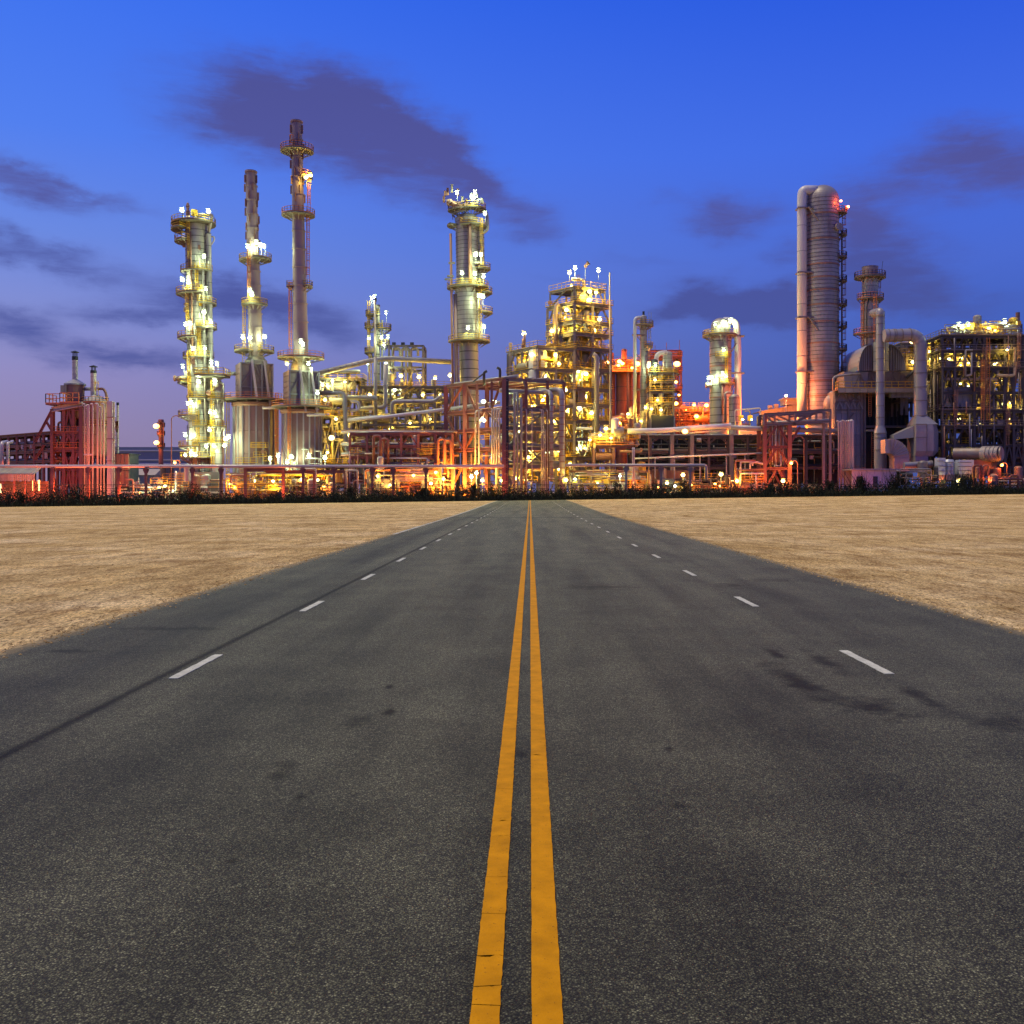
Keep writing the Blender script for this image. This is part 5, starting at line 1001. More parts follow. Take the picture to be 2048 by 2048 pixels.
# left wing
T = Thing('process_tower', 'lower yellow lit wing of steel floors left of the tall open tower', 'process tower', *base(1075, 218)); Y0 = 218
pt, L1, L2, zs = corner_struct(T, Y0, 1075, 1016, 228, 1148, 222, (955, 917, 879, 843, 810, 778, 739, 696), .5, 55, (1, 3, 5, 6, 7))
T.beam('twin_column', P(1021, 985, 227), P(1021, 686, 227), .7, 'cladpink')
for a, b_, p0, p1, r in ((.16, 2.2, 735, 702, 2.0), (.16, 2.2, 776, 742, 2.0), (.45, 3, 735, 712, 1.2), (.2, 3, 870, 846, 1.4), (.55, 2, 912, 884, 1.5)):
    c_ = pt(L2*a, b_, PZ(p0, Y0)); o = T.cyl('vessel', c_, r, PZ(p1, Y0) - PZ(p0, Y0), 'white'); T.put('head', unit('dome', 'white'), TRS((c_.x, c_.y, PZ(p1, Y0)), (r, r, r*.5)), parent=o)
for k in range(7):
    for b_ in (1.5, L1*.5, L1*.9): T.railing([pt(0, b_, zs[k] + .4), pt(L2, b_, zs[k] + .4)], m='yellow', w=.13)
    for a in (.1, .35, .6, .85): T.beam('joist', pt(L2*a, .3, zs[k] - .35), pt(L2*a, L1*.95, zs[k] - .35), .25, 'sheet')
for k in range(7):
    for j in range(4): a = rc.uniform(.08, .92)*L2; h = rc.uniform(1.4, 2.6); T.box('cabinet', pt(a, rc.uniform(.5, .9)*L1, zs[k] + .5 + h/2), (rc.uniform(1, 2.6), 1.2, h), rc.choice(('sheet', 'white', 'clad', 'yellow')), rz=.3)
T.rod('side_drum', pt(.3, L1*.3, PZ(727, Y0)), pt(.3, L1*.62, PZ(727, Y0)), .9, 'sheet', 'cyl')
for j in range(5): T.box('louvre_panel', pt(0, .5, PZ(702 + j*8.2, Y0)) - Vector((.2, .1, 0)), (.25, 2.4, .75), 'cladpink', rz=math.atan2(*((pt(0, 1, 0) - pt(0, 0, 0)).yx)) + R(90))
for k in range(7):
    z0, z1 = zs[k], zs[k+1]; a0, a1 = (L2*.5, L2*.95) if k % 2 else (L2*.95, L2*.5); vs, fs = [], []
    for o_ in (.8, 1.8): bar(vs, fs, pt(a0, o_, z0 + .3), pt(a1, o_, z1 + .3), .25); bar(vs, fs, pt(a0, o_, z0 + 1.3), pt(a1, o_, z1 + 1.3), .1)
    for j in range(10): f = j/9; bar(vs, fs, pt(a0 + (a1-a0)*f, .8, z0 + .3 + (z1-z0)*f), pt(a0 + (a1-a0)*f, 1.8, z0 + .3 + (z1-z0)*f), .16)
    T.mesh('stair', vs, fs, 'yellow')
clutter(T, pt, (0, L2), (.3, L1*.9), (PZ(960, Y0), PZ(702, Y0)), 260, 56, ('sheet', 'yellow', 'clad', 'yellow'), (.08, .28), .1)
for px, tp in ((1049, 668), (1046, 678)): T.pipe('vent', [P(px, 696, 222), P(px, tp, 222)], .25, 'rust')
for px, py, k, d in ((1063, 709, 'yellow', 0), (1084, 712, 'yellow', -1.5), (1111, 710, 'yellow', -1.5), (1090, 752, 'yellow', -1), (1048, 668, 'yellow', 4), (1085, 800, 'yellow', 0), (1108, 842, 'yellow', -.5), (1066, 812, 'yellow', 0), (1118, 900, 'yellow', -.5), (1130, 780, 'yellow', 0), (1095, 905, 'white', 0), (1040, 850, 'yellow', 2), (1140, 930, 'yellow', 0)): T.lamp(P(px, py, Y0 + max(d, .5) + 1.2), k, .5)
rk = random.Random(57)
for k in range(30): T.lamp(pt(rk.uniform(.1, .9)*L2, rk.uniform(.3, .8)*L1, zs[k % 7] + rk.uniform(1.6, 2.6)), 'yellow', .58, False)
T = Thing('windsock', 'small windsock blowing above the tall yellow lit tower', 'windsock', PX(1172, 224), 226, PZ(576, 224)); T.rod('pole', (PX(1170, 226), 226, PZ(576, 226)), P(1171, 533, 226), .05, 'grey'); T.lathe('sock', (0, 0, 0), [(.55, 0), (.3, 1.6)], 'rust', 12) if False else T.put('sock', unit('rod', 'rust'), align(P(1170, 534, 226), P(1176, 526, 226), .35)); T.put('mouth', unit('rod', 'black'), align(P(1176, 526, 226), P(1177, 525, 226), .55))
# rusty drums in front of the tower foot
T = Thing('drum_unit', 'rusty low drum platform with yellow valves below the tall tower', 'process unit', *base(1230, 210)); Y0 = 209; s = SC(Y0); z = lambda p: PZ(p, Y0)
pt = frame(T, (PX(1188, Y0), Y0), (1, 0), (0, 1), [0, 4, 8], [0, 4], [z(930), z(894)], .4, 'rust', decks=(1,), seed=61, rm='orange', faces=())
T.rod('drum', P(1192, 912, Y0 + 1), P(1232, 912, Y0 + 1), 7.5*s, 'rust', 'cyl'); T.cyl('round_tank', (PX(1210, Y0), Y0 + 1.5, z(893)), 14*s, 12*s, 'rust'); T.cyl('stack', (PX(1262, Y0), Y0 + 1, z(885)), 3.8*s, 48*s, 'brown')
T.pipe('elbow_pipe', [P(1205, 860, Y0), P(1240, 858, Y0), P(1241, 885, Y0)], 3*s, 'yellow', fl=0) if False else T.pipe('elbow_pipe', [P(1205, 859, Y0), P(1240, 857, Y0), P(1241, 886, Y0)], 2.6*s, 'sheet')
T.pipe('header', [P(1153, 857, Y0 + 2), P(1185, 857, Y0 + 2)], 3*s, 'tank'); T.pipe('return_bend', [P(1240, 903, Y0 - 1), P(1282, 903, Y0 - 1), P(1283, 896, Y0 - 1)], .25, 'rust')
clutter(T, lambda a, b_, zz: Vector((PX(1180, Y0) + a, Y0 + b_, zz)), (0, 10), (-.4, 3), (z(893), z(862)), 60, 62, ('sheet', 'clad', 'yellow', 'white'), (.07, .2), .1)
for px, py, k in ((1212, 857, 'yellow'), (1200, 870, 'yellow'), (1222, 876, 'yellow'), (1180, 880, 'yellow')): T.lamp(P(px, py, Y0 - 1), k, .36)
T = Thing('pump_yard', 'amber lit low pumps under the lilac pipe', 'process unit', *base(1220, 206)); Y0 = 206; s = SC(Y0); W_ = (1300-1140)*s; ptl = lambda a, b_, zz: Vector((PX(1140, Y0) + a, Y0 + b_, zz))
clutter(T, ptl, (0, W_), (-1, 3), (T.loc.z, PZ(944, Y0)), 130, 63, ('clad', 'cladpink', 'sheet', 'yellow'), (.06, .18), .12)
T.pipe('header', [P(1140, 943, Y0), P(1300, 943, Y0)], .22, 'rust'); T.pipe('header', [P(1150, 948, Y0 + 1), P(1300, 948, Y0 + 1)], .3, 'dark')
for px, py, k in ((1150, 958, 'white'), (1183, 949, 'yellow'), (1211, 948, 'yellow'), (1195, 966, 'yellow'), (1268, 965, 'orange'), (1225, 972, 'yellow')): T.lamp(P(px, py, Y0 + 1), k, .28, False)
T = Thing('service_pipe', 'pair of thin white vertical pipes before the rusty stack', 'pipes', *base(1267, 200)); 
for px in (1265.5, 1268.5): T.pipe('pipe_run', [P(px, 985, 200), P(px, 896, 200), P(px, 896, 203)], .12, 'white', .3, 8)
# ================================================================ red lit silos, right-centre
rk = random.Random(70)
for px, r, top, bot, lab in ((1220, 11, 748, 835, 'red lit silo half hidden by the tall open tower'), (1243, 11.5, 746, 838, 'red lit silo in the middle of its row'), (1261, 5, 746, 836, 'slim red lit silo beside a bright pipe'), (1277, 6, 750, 832, 'red lit silo behind the white hooked pipe')):
    T = Thing('silo', lab, 'silo', *base(px, 262), group='red lit silos'); s = SC(262); T.shell((PX(px, 262), 262), r*s, T.loc.z, PZ(top, 262), 9, 'redsteel', 'plaincourse'); T.lathe('roof', (PX(px, 262), 262, PZ(top, 262)), [(r*s*1.04, 0), (r*s*.3, r*s*.4), (0, r*s*.4)], 'redsteel', 24)
    if px in (1243,): T.pipe('downpipe', [P(1256, 838, 258), P(1256, 742, 258), P(1250, 740, 258)], .35, 'cladpink', n=8)
T = Thing('silo_gallery', 'orange lit gallery of pipes on top of the red silos', 'gallery', *base(1245, 260)); Y0 = 260; s = SC(Y0); W_ = (1285-1205)*s
d = T.box('deck', P(1245, 744, Y0), (W_, 8, .4), 'redsteel'); T.railing([P(1205, 743, Y0 - 4), P(1285, 743, Y0 - 4)], h=1.3, m='orange', parent=d, w=.14)
clutter(T, lambda a, b_, zz: Vector((PX(1205, Y0) + a, Y0 - 4 + b_, zz)), (0, W_), (0, 6), (PZ(742, Y0), PZ(722, Y0)), 70, 71, ('orange', 'cladpink', 'redsteel'), (.1, .3), .1)
for px, py, r in ((1214, 725, .7), (1239, 723, .7), (1245, 727, .5), (1275, 728, .7), (1237, 731, .4), (1264, 736, .4)): T.lamp(P(px, py, Y0 - 4.5), 'orange', r, False)
for px, py in ((1256, 828), (1239, 846), (1282, 842), (1290, 812)): T.lamp(P(px, py, 250), 'orange' if px == 1239 else 'yellow', .4, False)
clutter(T, lambda a, b_, zz: Vector((PX(1225, 250) + a, 250 + b_, zz)), (0, 8), (0, 3), (PZ(860, 250), PZ(830, 250)), 50, 72, ('redsteel', 'cladpink', 'sheet'), (.1, .25), .05)
T = T_col('thin_column', 'thin grey column with a white hooked overhead pipe right of the red silos', 1287, 250); Y = T.Y; s = T.s; z = lambda p: PZ(p, Y); T.r = 6
T.shell(T.c, 7.2*s, T.loc.z, z(646), 26, 'clad', 'plaincourse'); T.shell(T.c, 6.4*s, z(646), z(634), 2, 'clad', 'plaincourse'); T.put('head', unit('dome', 'grey'), TRS((*T.c, z(634)), (6.4*s, 6.4*s, 4*s))); T.box('vent', (*T.c, z(627)), (.5, .5, 1.0), 'dark')
T.pipe('overhead_pipe', [(T.c[0], Y, z(636)), (T.c[0]-18*s, Y-1, z(636)), (T.c[0]-18*s, Y-1, z(855))], 3.5*s, 'white', 1.8, 14)
for py in (671, 780): T.box('pipe_guide', (T.c[0]-10*s, Y-.6, z(py)), (26*s, 1.1, .3), 'steel')
for py, off in ((671, 0), (708, 0)): T.rod('prop', (T.c[0]-15*s, Y-.6, z(py)), (T.c[0]-2*s, Y-.6, z(py+16)), .12, 'steel')
plat(T, 651, 20, 200, 400); plat(T, 694, 19, 280, 410); T.ladder(T.c[0]+12*s, Y, z(694), z(651), m='grey'); T.ladder(T.c[0]+10*s, Y, z(830), z(694), m='grey'); T.ladder(T.c[0]+13*s, Y, z(651), z(632), m='grey', cage=False)
T.lamp((T.c[0]+9*s, Y-2, z(732)), 'white', .45); T.lamp((T.c[0]+2*s, Y-2.6, z(817)), 'yellow', .5)
T = Thing('vessel_frame', 'dark steel frame holding a domed vessel, red glow behind it', 'process unit', *base(1325, 246)); Y0 = 242; s = SC(Y0); z = lambda p: PZ(p, Y0)
pt = frame(T, (PX(1300, Y0), Y0), (1, 0), (0, 1), [0, 23*s, 47*s], [0, 5], [z(832), z(808), z(785), z(765), z(747)], .36, 'steel', decks=(1, 2, 3, 4), seed=73, brace=1)
c = (PX(1338, Y0), Y0 + 2.5); T.shell(c, 9.5*s, z(747), z(706), 5, 'clad'); T.put('head', unit('dome', 'clad'), TRS((*c, z(706)), (9.5*s, 9.5*s, 7*s))); T.pipe('overhead_elbow', [(c[0]-3*s, c[1]-1, z(703)), (c[0]-24*s, c[1]-1.5, z(706)), (c[0]-25*s, c[1]-1.5, z(744))], 4.6*s, 'white', 2.4, 14); T.platform((c[0]+6*s, c[1]), z(745), 6*s, 16*s, 210, 400)
T.box('base_wall', P(1323, 846, Y0 + 1), (44*s, 4, 26*s), 'dark'); 
for px in (1303, 1320, 1348): T.beam('leg', P(px, 990, Y0 - .6), P(px, 834, Y0 - .6), .5, 'concrete')
clutter(T, pt, (0, 46*s), (.2, 4), (z(832), z(748)), 110, 74, ('steel', 'sheet', 'clad', 'dark'), (.08, .24), .1)
for px, py, k in ((1297, 733, 'white'), (1311, 731, 'white'), (1310, 760, 'yellow'), (1315, 800, 'yellow'), (1322, 820, 'yellow'), (1303, 818, 'yellow')): T.lamp(P(px, py, Y0 - 1), k, .36)
T = Thing('red_tower', 'red lit open steel tower behind the domed vessel', 'steel tower', *base(1345, 268)); Y0 = 266; s = SC(Y0); z = lambda p: PZ(p, Y0)
pt = frame(T, (PX(1300, Y0), Y0), (1, 0), (0, 1), [0, 33*s, 62*s], [0, 5], [z(p) for p in (850, 815, 780, 745, 715, 702)], .42, 'redsteel', decks=(1, 2, 3, 4), seed=75, rm='orange', dm='redsteel')
for px, h in ((1310, 690), (1333, 685), (1359, 680)): T.rod('rod', P(px, 702, Y0), P(px, h, Y0), .07, 'rust')
clutter(T, pt, (0, 62*s), (0, 4), (z(850), z(705)), 80, 76, ('redsteel', 'orange', 'cladpink'), (.1, .25), .05)
for px, py, r in ((1298, 726, .7), (1354, 728, .8), (1352, 764, .55), (1352, 807, .55), (1307, 728, .5), (1358, 790, .4)): T.lamp(P(px, py, Y0 - 6), 'orange', r, False)
T = Thing('process_unit', 'low jumble of pipework glowing orange left of the domed column', 'process unit', *base(1388, 256)); Y0 = 254; s = SC(Y0); z = lambda p: PZ(p, Y0)
pt = frame(T, (PX(1350, Y0), Y0), (1, 0), (0, 1), [0, 18*s, 37*s, 56*s, 75*s], [0, 6], [z(858), z(843), z(826)], .36, 'redsteel', decks=(0, 1, 2), seed=77, rm='orange', dm='redsteel')
clutter(T, pt, (0, 75*s), (-.5, 5), (z(868), z(813)), 200, 78, ('orange', 'cladpink', 'redsteel', 'sheet'), (.08, .26), .1)
for px, py, r in ((1388, 810, .55), (1413, 811, .55), (1358, 829, .45), (1393, 833, .55), (1364, 841, .45), (1372, 820, .25), (1405, 828, .25), (1380, 848, .25), (1418, 838, .25)): T.lamp(P(px, py, Y0 + (1.2 if r < .5 else -.8)), 'orange', r, r > .5)
# ================================================================ domed column with floodlit crown
T = T_col('domed_column', 'domed column crowned with white floodlights and a side downpipe', 1441, 240); Y = T.Y; s = T.s; z = lambda p: PZ(p, Y); T.r = 21
T.shell(T.c, 21.5*s, T.loc.z, z(668), 22, 'clad'); T.shell(T.c, 19*s, z(668), z(652), 2, 'clad', 'plaincourse'); T.put('head', unit('dome', 'clad'), TRS((*T.c, z(652)), (19*s, 19*s, 16*s)))
for py in (678, 711, 735, 797): T.cyl('stiffener', (*T.c, z(py)), 22.4*s, .25, 'rust')
T.pipe('overhead_pipe', [(T.c[0], Y, z(648)), (T.c[0]+8*s, Y, z(640)), (T.c[0]+31*s, Y-.5, z(644)), (T.c[0]+34*s, Y-.5, z(690)), (T.c[0]+34*s, Y-.5, z(850))], 6.6*s, 'white', 3.2, 16)
for py in (673, 747): T.box('pipe_guide', (T.c[0]+33*s, Y-.5, z(py)), (26*s, 1.6, .3), 'steel')
for a in ((673, 705), (747, 785)): T.rod('prop', (T.c[0]+38*s, Y-1, z(a[0])), (T.c[0]+20*s, Y-1, z(a[1])), .14, 'steel')
plat(T, 670, 33, 170, 390); plat(T, 672, 36, 150, 215); plat(T, 716, 30, 240, 300); plat(T, 767, 28, 255, 395)
T.box('shaded_duct', (T.c[0]+8*s, Y-2.6, z(700)), (.5, .4, 60*s), 'steel'); T.pipe('riser', [(T.c[0]-1*s, Y-2.8, z(770)), (T.c[0]-1*s, Y-2.8, z(830))], 1.6*s, 'rust'); T.ladder(T.c[0]+7*s, Y-2.9, z(767), z(716), m='yellow'); T.ladder(T.c[0]+4*s, Y-2.9, z(716), z(670), m='grey')
T.rod('manway', (T.c[0]-20*s, Y-1.5, z(771)), (T.c[0]-30*s, Y-1.5, z(772)), 5*s, 'clad', 'cyl'); T.rod('manway_cover', (T.c[0]-30*s, Y-1.5, z(772)), (T.c[0]-32*s, Y-1.5, z(772)), 6*s, 'steel', 'cyl')
for px, py, d in ((1430, 649, 3), (1445, 646, 3), (1459, 644, 2), (1462, 641, 2), (1447, 700, 3.4), (1445, 748, 3.4), (1417, 757, 2), (1424, 755, 2.4), (1452, 753, 3.2)): lampat(T, px, py, d, r=.33)
T.lean(0)
T = T_col('small_vessel', 'small round topped vessel at the foot of the domed column', 1469, 234, 'vessel'); Y = T.Y; s = T.s; T.shell(T.c, 11*s, T.loc.z, PZ(796, Y), 16, 'clad'); T.put('head', unit('dome', 'clad'), TRS((*T.c, PZ(796, Y)), (11*s, 11*s, 8*s)))
T.pipe('side_pipe', [(T.c[0]-4*s, Y, PZ(786, Y)), (T.c[0]-18*s, Y, PZ(785, Y)), (T.c[0]-18*s, Y, PZ(845, Y))], 2.6*s, 'clad')
# ================================================================ white tank, white pipes, black rack
T = Thing('storage_tank', 'wide white tank with a shallow cone roof behind the white pipe', 'tank', *base(1470, 252)); Y = 252; s = SC(Y); c = (PX(1468, Y), Y + 8); r = 74*s
n = 30
for k in range(n):
    a0, a1 = math.pi + math.pi*k/n, math.pi + math.pi*(k+.97)/n
    for z0, z1 in ((T.loc.z, PZ(925, Y)), (PZ(925, Y), PZ(893, Y)), (PZ(893, Y), PZ(862, Y))):
        vs, fs, sm = lathe_data([(r, z0), (r, z1-.1), (r-.05, z1)], 2, a0, a1); T.put('shell_plate', mk('shell_plate', vs, fs, sm, 'tank'), Matrix.Translation((*c, 0)))
T.lathe('roof', (*c, PZ(862, Y)), [(r+.15, -.3), (r+.15, 0), (r*.62, 14*s), (0, 24*s)], 'tank', 48); T.platform(c, PZ(846, Y), r*.5, r*.62, 180, 360, brk=False, rm='steel')
T = Thing('white_pipe', 'thick white pipe ending bluntly above the black rack', 'pipe', *base(1370, 205)); s = SC(205)
T.pipe('pipe_run', [P(1255, 862, 208), P(1330, 861, 207), P(1400, 855, 205.6), P(1459, 852, 205)], 5.2*s, 'white', 3, 16); T.rod('end_flange', P(1457, 852, 205), P(1461, 852, 205), 6.6*s, 'white', 'cyl'); T.pipe('lower_pipe', [P(1375, 866, 206), P(1452, 860, 205.4)], 1.8*s, 'white')
T = Thing('lilac_pipe', 'lilac grey pipe running right from the blunt white pipe end', 'pipe', *base(1530, 207)); T.pipe('pipe_run', [P(1461, 855, 206), P(1560, 859, 207.5), P(1680, 862, 210)], 5*SC(206), 'paleduct', 3, 16)
T = Thing('pipe_rack', 'black shadowed pipe rack with pale posts at the right of centre', 'pipe rack', *base(1440, 222)); Y0 = 212; s = SC(Y0); z = lambda p: PZ(p, Y0); O = (PX(1262, Y0), Y0); W_ = (1690-1262)*s
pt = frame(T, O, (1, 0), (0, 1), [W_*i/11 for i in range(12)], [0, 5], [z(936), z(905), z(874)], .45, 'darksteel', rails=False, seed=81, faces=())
for i in range(12): T.beam('knee', pt(W_*i/11, -.1, z(888)), pt(W_*i/11 - 1.6, -.1, z(875)), .3, 'darksteel'); T.beam('knee', pt(W_*i/11, -.1, z(888)), pt(W_*i/11 + 1.6, -.1, z(875)), .3, 'darksteel')
for px in (1344, 1384, 1463): T.beam('post', P(px, 990, Y0 - .7), P(px, 868, Y0 - .7), .75, 'steel'); 
rk = random.Random(82)
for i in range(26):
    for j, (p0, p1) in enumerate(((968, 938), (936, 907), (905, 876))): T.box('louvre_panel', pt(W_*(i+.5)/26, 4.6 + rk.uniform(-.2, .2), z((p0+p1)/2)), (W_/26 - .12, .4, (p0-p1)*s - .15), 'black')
for z_ in (z(936), z(905), z(874)):
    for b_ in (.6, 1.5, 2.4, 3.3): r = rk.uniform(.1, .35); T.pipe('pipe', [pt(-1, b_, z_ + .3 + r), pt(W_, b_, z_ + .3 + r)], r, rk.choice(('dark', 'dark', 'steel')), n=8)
clutter(T, pt, (2, W_ - 2), (.2, 3), (z(960), z(878)), 60, 83, ('dark', 'dark', 'grey', 'steel'), (.08, .25), .08)
T.rod('fan_drum', P(1393, 880, Y0), P(1402, 880, Y0), 4.5*s, 'grey', 'cyl'); T.lamp(P(1370, 863, 204.2), 'orange', .75, False)
for i, (px, h) in enumerate(((1470, 845), (1530, 852))): T.pipe('rail_loop', [P(px, 870, Y0 + 6), P(px, 820 - i*4, Y0 + 6), P(px + 51 - i*60, 816, Y0 + 6), P(px + 51 - i*60, 870, Y0 + 6)] if i == 0 else [P(1500, 850, Y0+6), P(1500, 822, Y0+6), P(1490, 822, Y0+6)], .14, 'white' if i == 0 else 'grey', .4, 8)
for px in (1482, 1500): T.box('yellow_valve', P(px, 836, Y0 + 5), (.9, .9, 1.1), 'yellow'); T.lamp(P(px + 3, 839, Y0 + 3.5), 'yellow', .3, False)
T = Thing('thin_pipe', 'thin pale pipe climbing gently across the black rack on short posts', 'pipe', *base(1400, 208)); T.pipe('pipe_run', [P(1270, 917, 208), P(1545, 905.5, 208)], .16, 'white')
for px in (1310, 1349, 1400, 1453, 1490): py = 917 - (px-1270)*.0418; T.rod('post', P(px, py, 208.2), P(px, 985, 208.2), .13, 'paleduct'); T.box('shoe', P(px + 6, py + 1, 208), (.5, .4, .3), 'paleduct')
T = Thing('red_pipework', 'low red pipework loops left of the red portal tower', 'pipes', *base(1500, 203)); Y0 = 203
for pts in (([1471, 985], [1471, 921], [1511, 921]), ([1481, 985], [1481, 923], [1505, 923], [1505, 932]), ([1470, 941], [1528, 938]), ([1481, 947], [1528, 947]), ([1500, 938], [1500, 926], [1512, 924], [1526, 928]), ([1475, 985], [1475, 940]), ([1512, 975], [1512, 948])): T.pipe('pipe', [P(a, b_, Y0) for a, b_ in pts], .2, 'redsteel' if pts[0][0] < 1476 else 'pinkpipe', .4, 8)
clutter(T, lambda a, b_, zz: Vector((PX(1462, Y0) + a, Y0 + b_, zz)), (0, 6.5), (0, 2), (T.loc.z, PZ(935, Y0)), 40, 84, ('redsteel', 'pinkpipe', 'grey'), (.06, .15), .05)
T = Thing('pump_yard', 'dim ground level pumps beneath the black rack', 'process unit', *base(1390, 206)); Y0 = 206; clutter(T, lambda a, b_, zz: Vector((PX(1300, Y0) + a, Y0 + b_, zz)), (0, 16), (0, 3), (T.loc.z, PZ(955, Y0)), 90, 85, ('darksteel', 'rust', 'dark', 'steel'), (.06, .18), .12)
T.box('sooty_wall', P(1335, 962, Y0 + 5), (11, .4, 4.4), 'brown')
for px, py, k in ((1316, 975, 'orange'), (1350, 972, 'white'), (1430, 968, 'orange'), (1440, 972, 'orange'), (1383, 970, 'orange'), (1490, 974, 'orange')): T.lamp(P(px, py, Y0 - .6), k, .28, False)
# ================================================================ red portal tower and truss bridge
T = Thing('portal_tower', 'bright red braced portal tower carrying a truss bridge end', 'steel tower', *base(1557, 204)); Y0 = 204; s = SC(Y0); z = lambda p: PZ(p, Y0)
for dy in (0, 5):
    for px in (1529, 1579): T.beam('leg', (PX(px, Y0), Y0 + dy, T.loc.z), (PX(px, Y0), Y0 + dy, z(829 if px < 1550 else 850)), .75, 'redsteel')
    for py in (894, 937): T.beam('crossbeam', P(1529, py, Y0) + Vector((0, dy, 0)), P(1579, py, Y0) + Vector((0, dy, 0)), .5, 'redsteel')
    for p0, p1 in ((888, 853), (930, 897), (975, 940)):
        T.beam('brace', P(1532, p0, Y0) + Vector((0, dy, 0)), P(1552, p1, Y0) + Vector((0, dy, 0)), .42, 'redsteel'); T.beam('brace', P(1577, p0, Y0) + Vector((0, dy, 0)), P(1557, p1, Y0) + Vector((0, dy, 0)), .42, 'redsteel')
for px in (1529, 1579):
    for py in (850, 894, 937): T.beam('tie', P(px, py, Y0), P(px, py, Y0) + Vector((0, 5, 0)), .4, 'redsteel')
T.beam('raker', P(1580, 888, Y0 - .1), P(1600, 853, Y0 - .1), .4, 'redsteel')
for i, px in enumerate((1541, 1544.5, 1548, 1551.5, 1555, 1558.5, 1562, 1566)): T.pipe('riser', [P(px, 935 - (i % 3)*4, Y0 + 2), P(px, 848, Y0 + 2)], .16 if i % 3 else .28, 'pinkpipe' if i % 2 else 'redsteel', n=8)
T.pipe('return_bend', [P(1548, 932, Y0 + 1.6), P(1562, 932, Y0 + 1.6), P(1562, 900, Y0 + 1.6)], .2, 'pinkpipe', .4, 8)
T = Thing('truss_bridge', 'grey truss pipe bridge running right from the red portal tower', 'truss bridge', *base(1590, 204)); tl, bl = (829, 850), (823, 846); z = lambda p: PZ(p, Y0)
for dy in (-.2, 4.4):
    D = Vector((0, dy, 0))
    for k in (0, 1): T.beam('chord', P(1527, tl[k], Y0) + D, P(1662, bl[k] - 3, Y0) + D, .45, 'steel')
    xs = [1527, 1549, 1590, 1632, 1660]
    for i, px in enumerate(xs): T.beam('vertical', P(px, 829 - (px-1527)*.055, Y0) + D, P(px, 850 - (px-1527)*.04, Y0) + D, .36, 'steel')
    for a, b_ in ((0, 1), (2, 1), (2, 3)): T.beam('diagonal', P(xs[a], 830 if a == 0 or a == 2 and b_ == 3 else 848, Y0) + D, P(xs[b_], 847 if a == 0 or (a, b_) == (2, 3) and False else 828, Y0) + D, .3, 'steel')
    T.beam('diagonal', P(1590, 845, Y0) + D, P(1630, 827, Y0) + D, .3, 'steel')
for k in range(4): T.pipe('pipe', [P(1527, 846, Y0 + .8 + k), P(1662, 840, Y0 + .8 + k)], .3, ('grey', 'rust', 'paleduct', 'grey')[k], n=8)
T.rod('flange', P(1589, 849, Y0 - .4), P(1589, 849, Y0 - .1), .01, 'grey'); T.put('pipe_end', unit('ring', 'paleduct'), align(P(1589, 847.5, Y0 - .9), P(1589, 847.5, Y0 - .3), .38))
for px in (1647, 1660): T.beam('post', P(px, 990, 208), P(px, 824, 208), .5, 'steel')
T = Thing('control_building', 'orange lit blocky building left of the big column', 'building', *base(1556, 250)); Y = 250; s = SC(Y); bz = lambda p: PZ(p, Y)
xa, xm, xb = PX(1519, Y), PX(1560, Y), PX(1594, Y)
for i in range(8):
    x0, x1 = xa + (xb-xa)*i/8, xa + (xb-xa)*(i+.97)/8; f = lambda x: bz(823 - (x-xa)/(xb-xa)*14)
    T.mesh('wall_panel', [(x0, Y, bz(985)), (x1, Y, bz(985)), (x1, Y, f(x1)), (x0, Y, f(x0)), (x0, Y+.3, bz(985)), (x1, Y+.3, bz(985)), (x1, Y+.3, f(x1)), (x0, Y+.3, f(x0))], [(0, 1, 2, 3), (1, 5, 6, 2), (3, 2, 6, 7), (0, 3, 7, 4), (4, 7, 6, 5)], 'concrete')
T.mesh('roof', [(xa-.3, Y-.3, bz(823)), (xb+.3, Y-.3, bz(808.5)), (xb+.3, Y+12, bz(808.5)), (xa-.3, Y+12, bz(823)), (xa-.3, Y-.3, bz(825)), (xb+.3, Y-.3, bz(810.5))], [(0, 1, 2, 3), (0, 4, 5, 1)], 'concrete')
T.box('penthouse', P(1580, 805, Y + 2), (32*s, 4, 12*s), 'concrete'); T.box('penthouse_roof', P(1579, 799, Y + 2), (35*s, 5, .4), 'concrete')
for px in (1540, 1552): T.box('roof_unit', P(px, 815 - (px-1540)*.2, Y + 1), (1.0, 1, 1.0), 'concrete')
T = Thing('floodlight', 'red amber flood lamp facing the blocky building', 'floodlight', *base(1545, 236)); T.rod('post', (PX(1545, 236), 236, T.loc.z), (PX(1545, 236), 236, PZ(872, 236)), .08, 'grey'); T.put('lens', unit('lens', 'flood_amber'), TRS(P(1545, 868, 236), (.5, .5, .5))); T.light(P(1545, 862, 237), (1, .22, .03), 22000)
# ================================================================ big column at the right
T = T_col('reactor_column', 'biggest ribbed column with a domed head and red beacon at the right', 1644, 232); Y = T.Y; s = T.s; z = lambda p: PZ(p, Y); T.r = 33
T.shell(T.c, 33*s, T.loc.z, z(402), 76, 'clad'); T.lathe('head', (*T.c, z(402)), [(33*s*math.cos(a*math.pi/20), 31*s*math.sin(a*math.pi/20)) for a in range(11)], 'clad', 40)
for py in (434, 484, 534, 560, 585, 614, 648, 690, 728, 765, 795): T.cyl('stiffener', (*T.c, z(py)), 34.2*s, .32, 'rust', 'bigcyl')
T.pipe('downpipe', [(T.c[0]-14*s, Y-1.4, z(384)), (T.c[0]-42*s, Y-1.4, z(384)), (T.c[0]-43.5*s, Y-1.4, z(400)), (T.c[0]-43.5*s, Y-1.4, z(850))], 9.4*s, 'white', 3.4, 20)
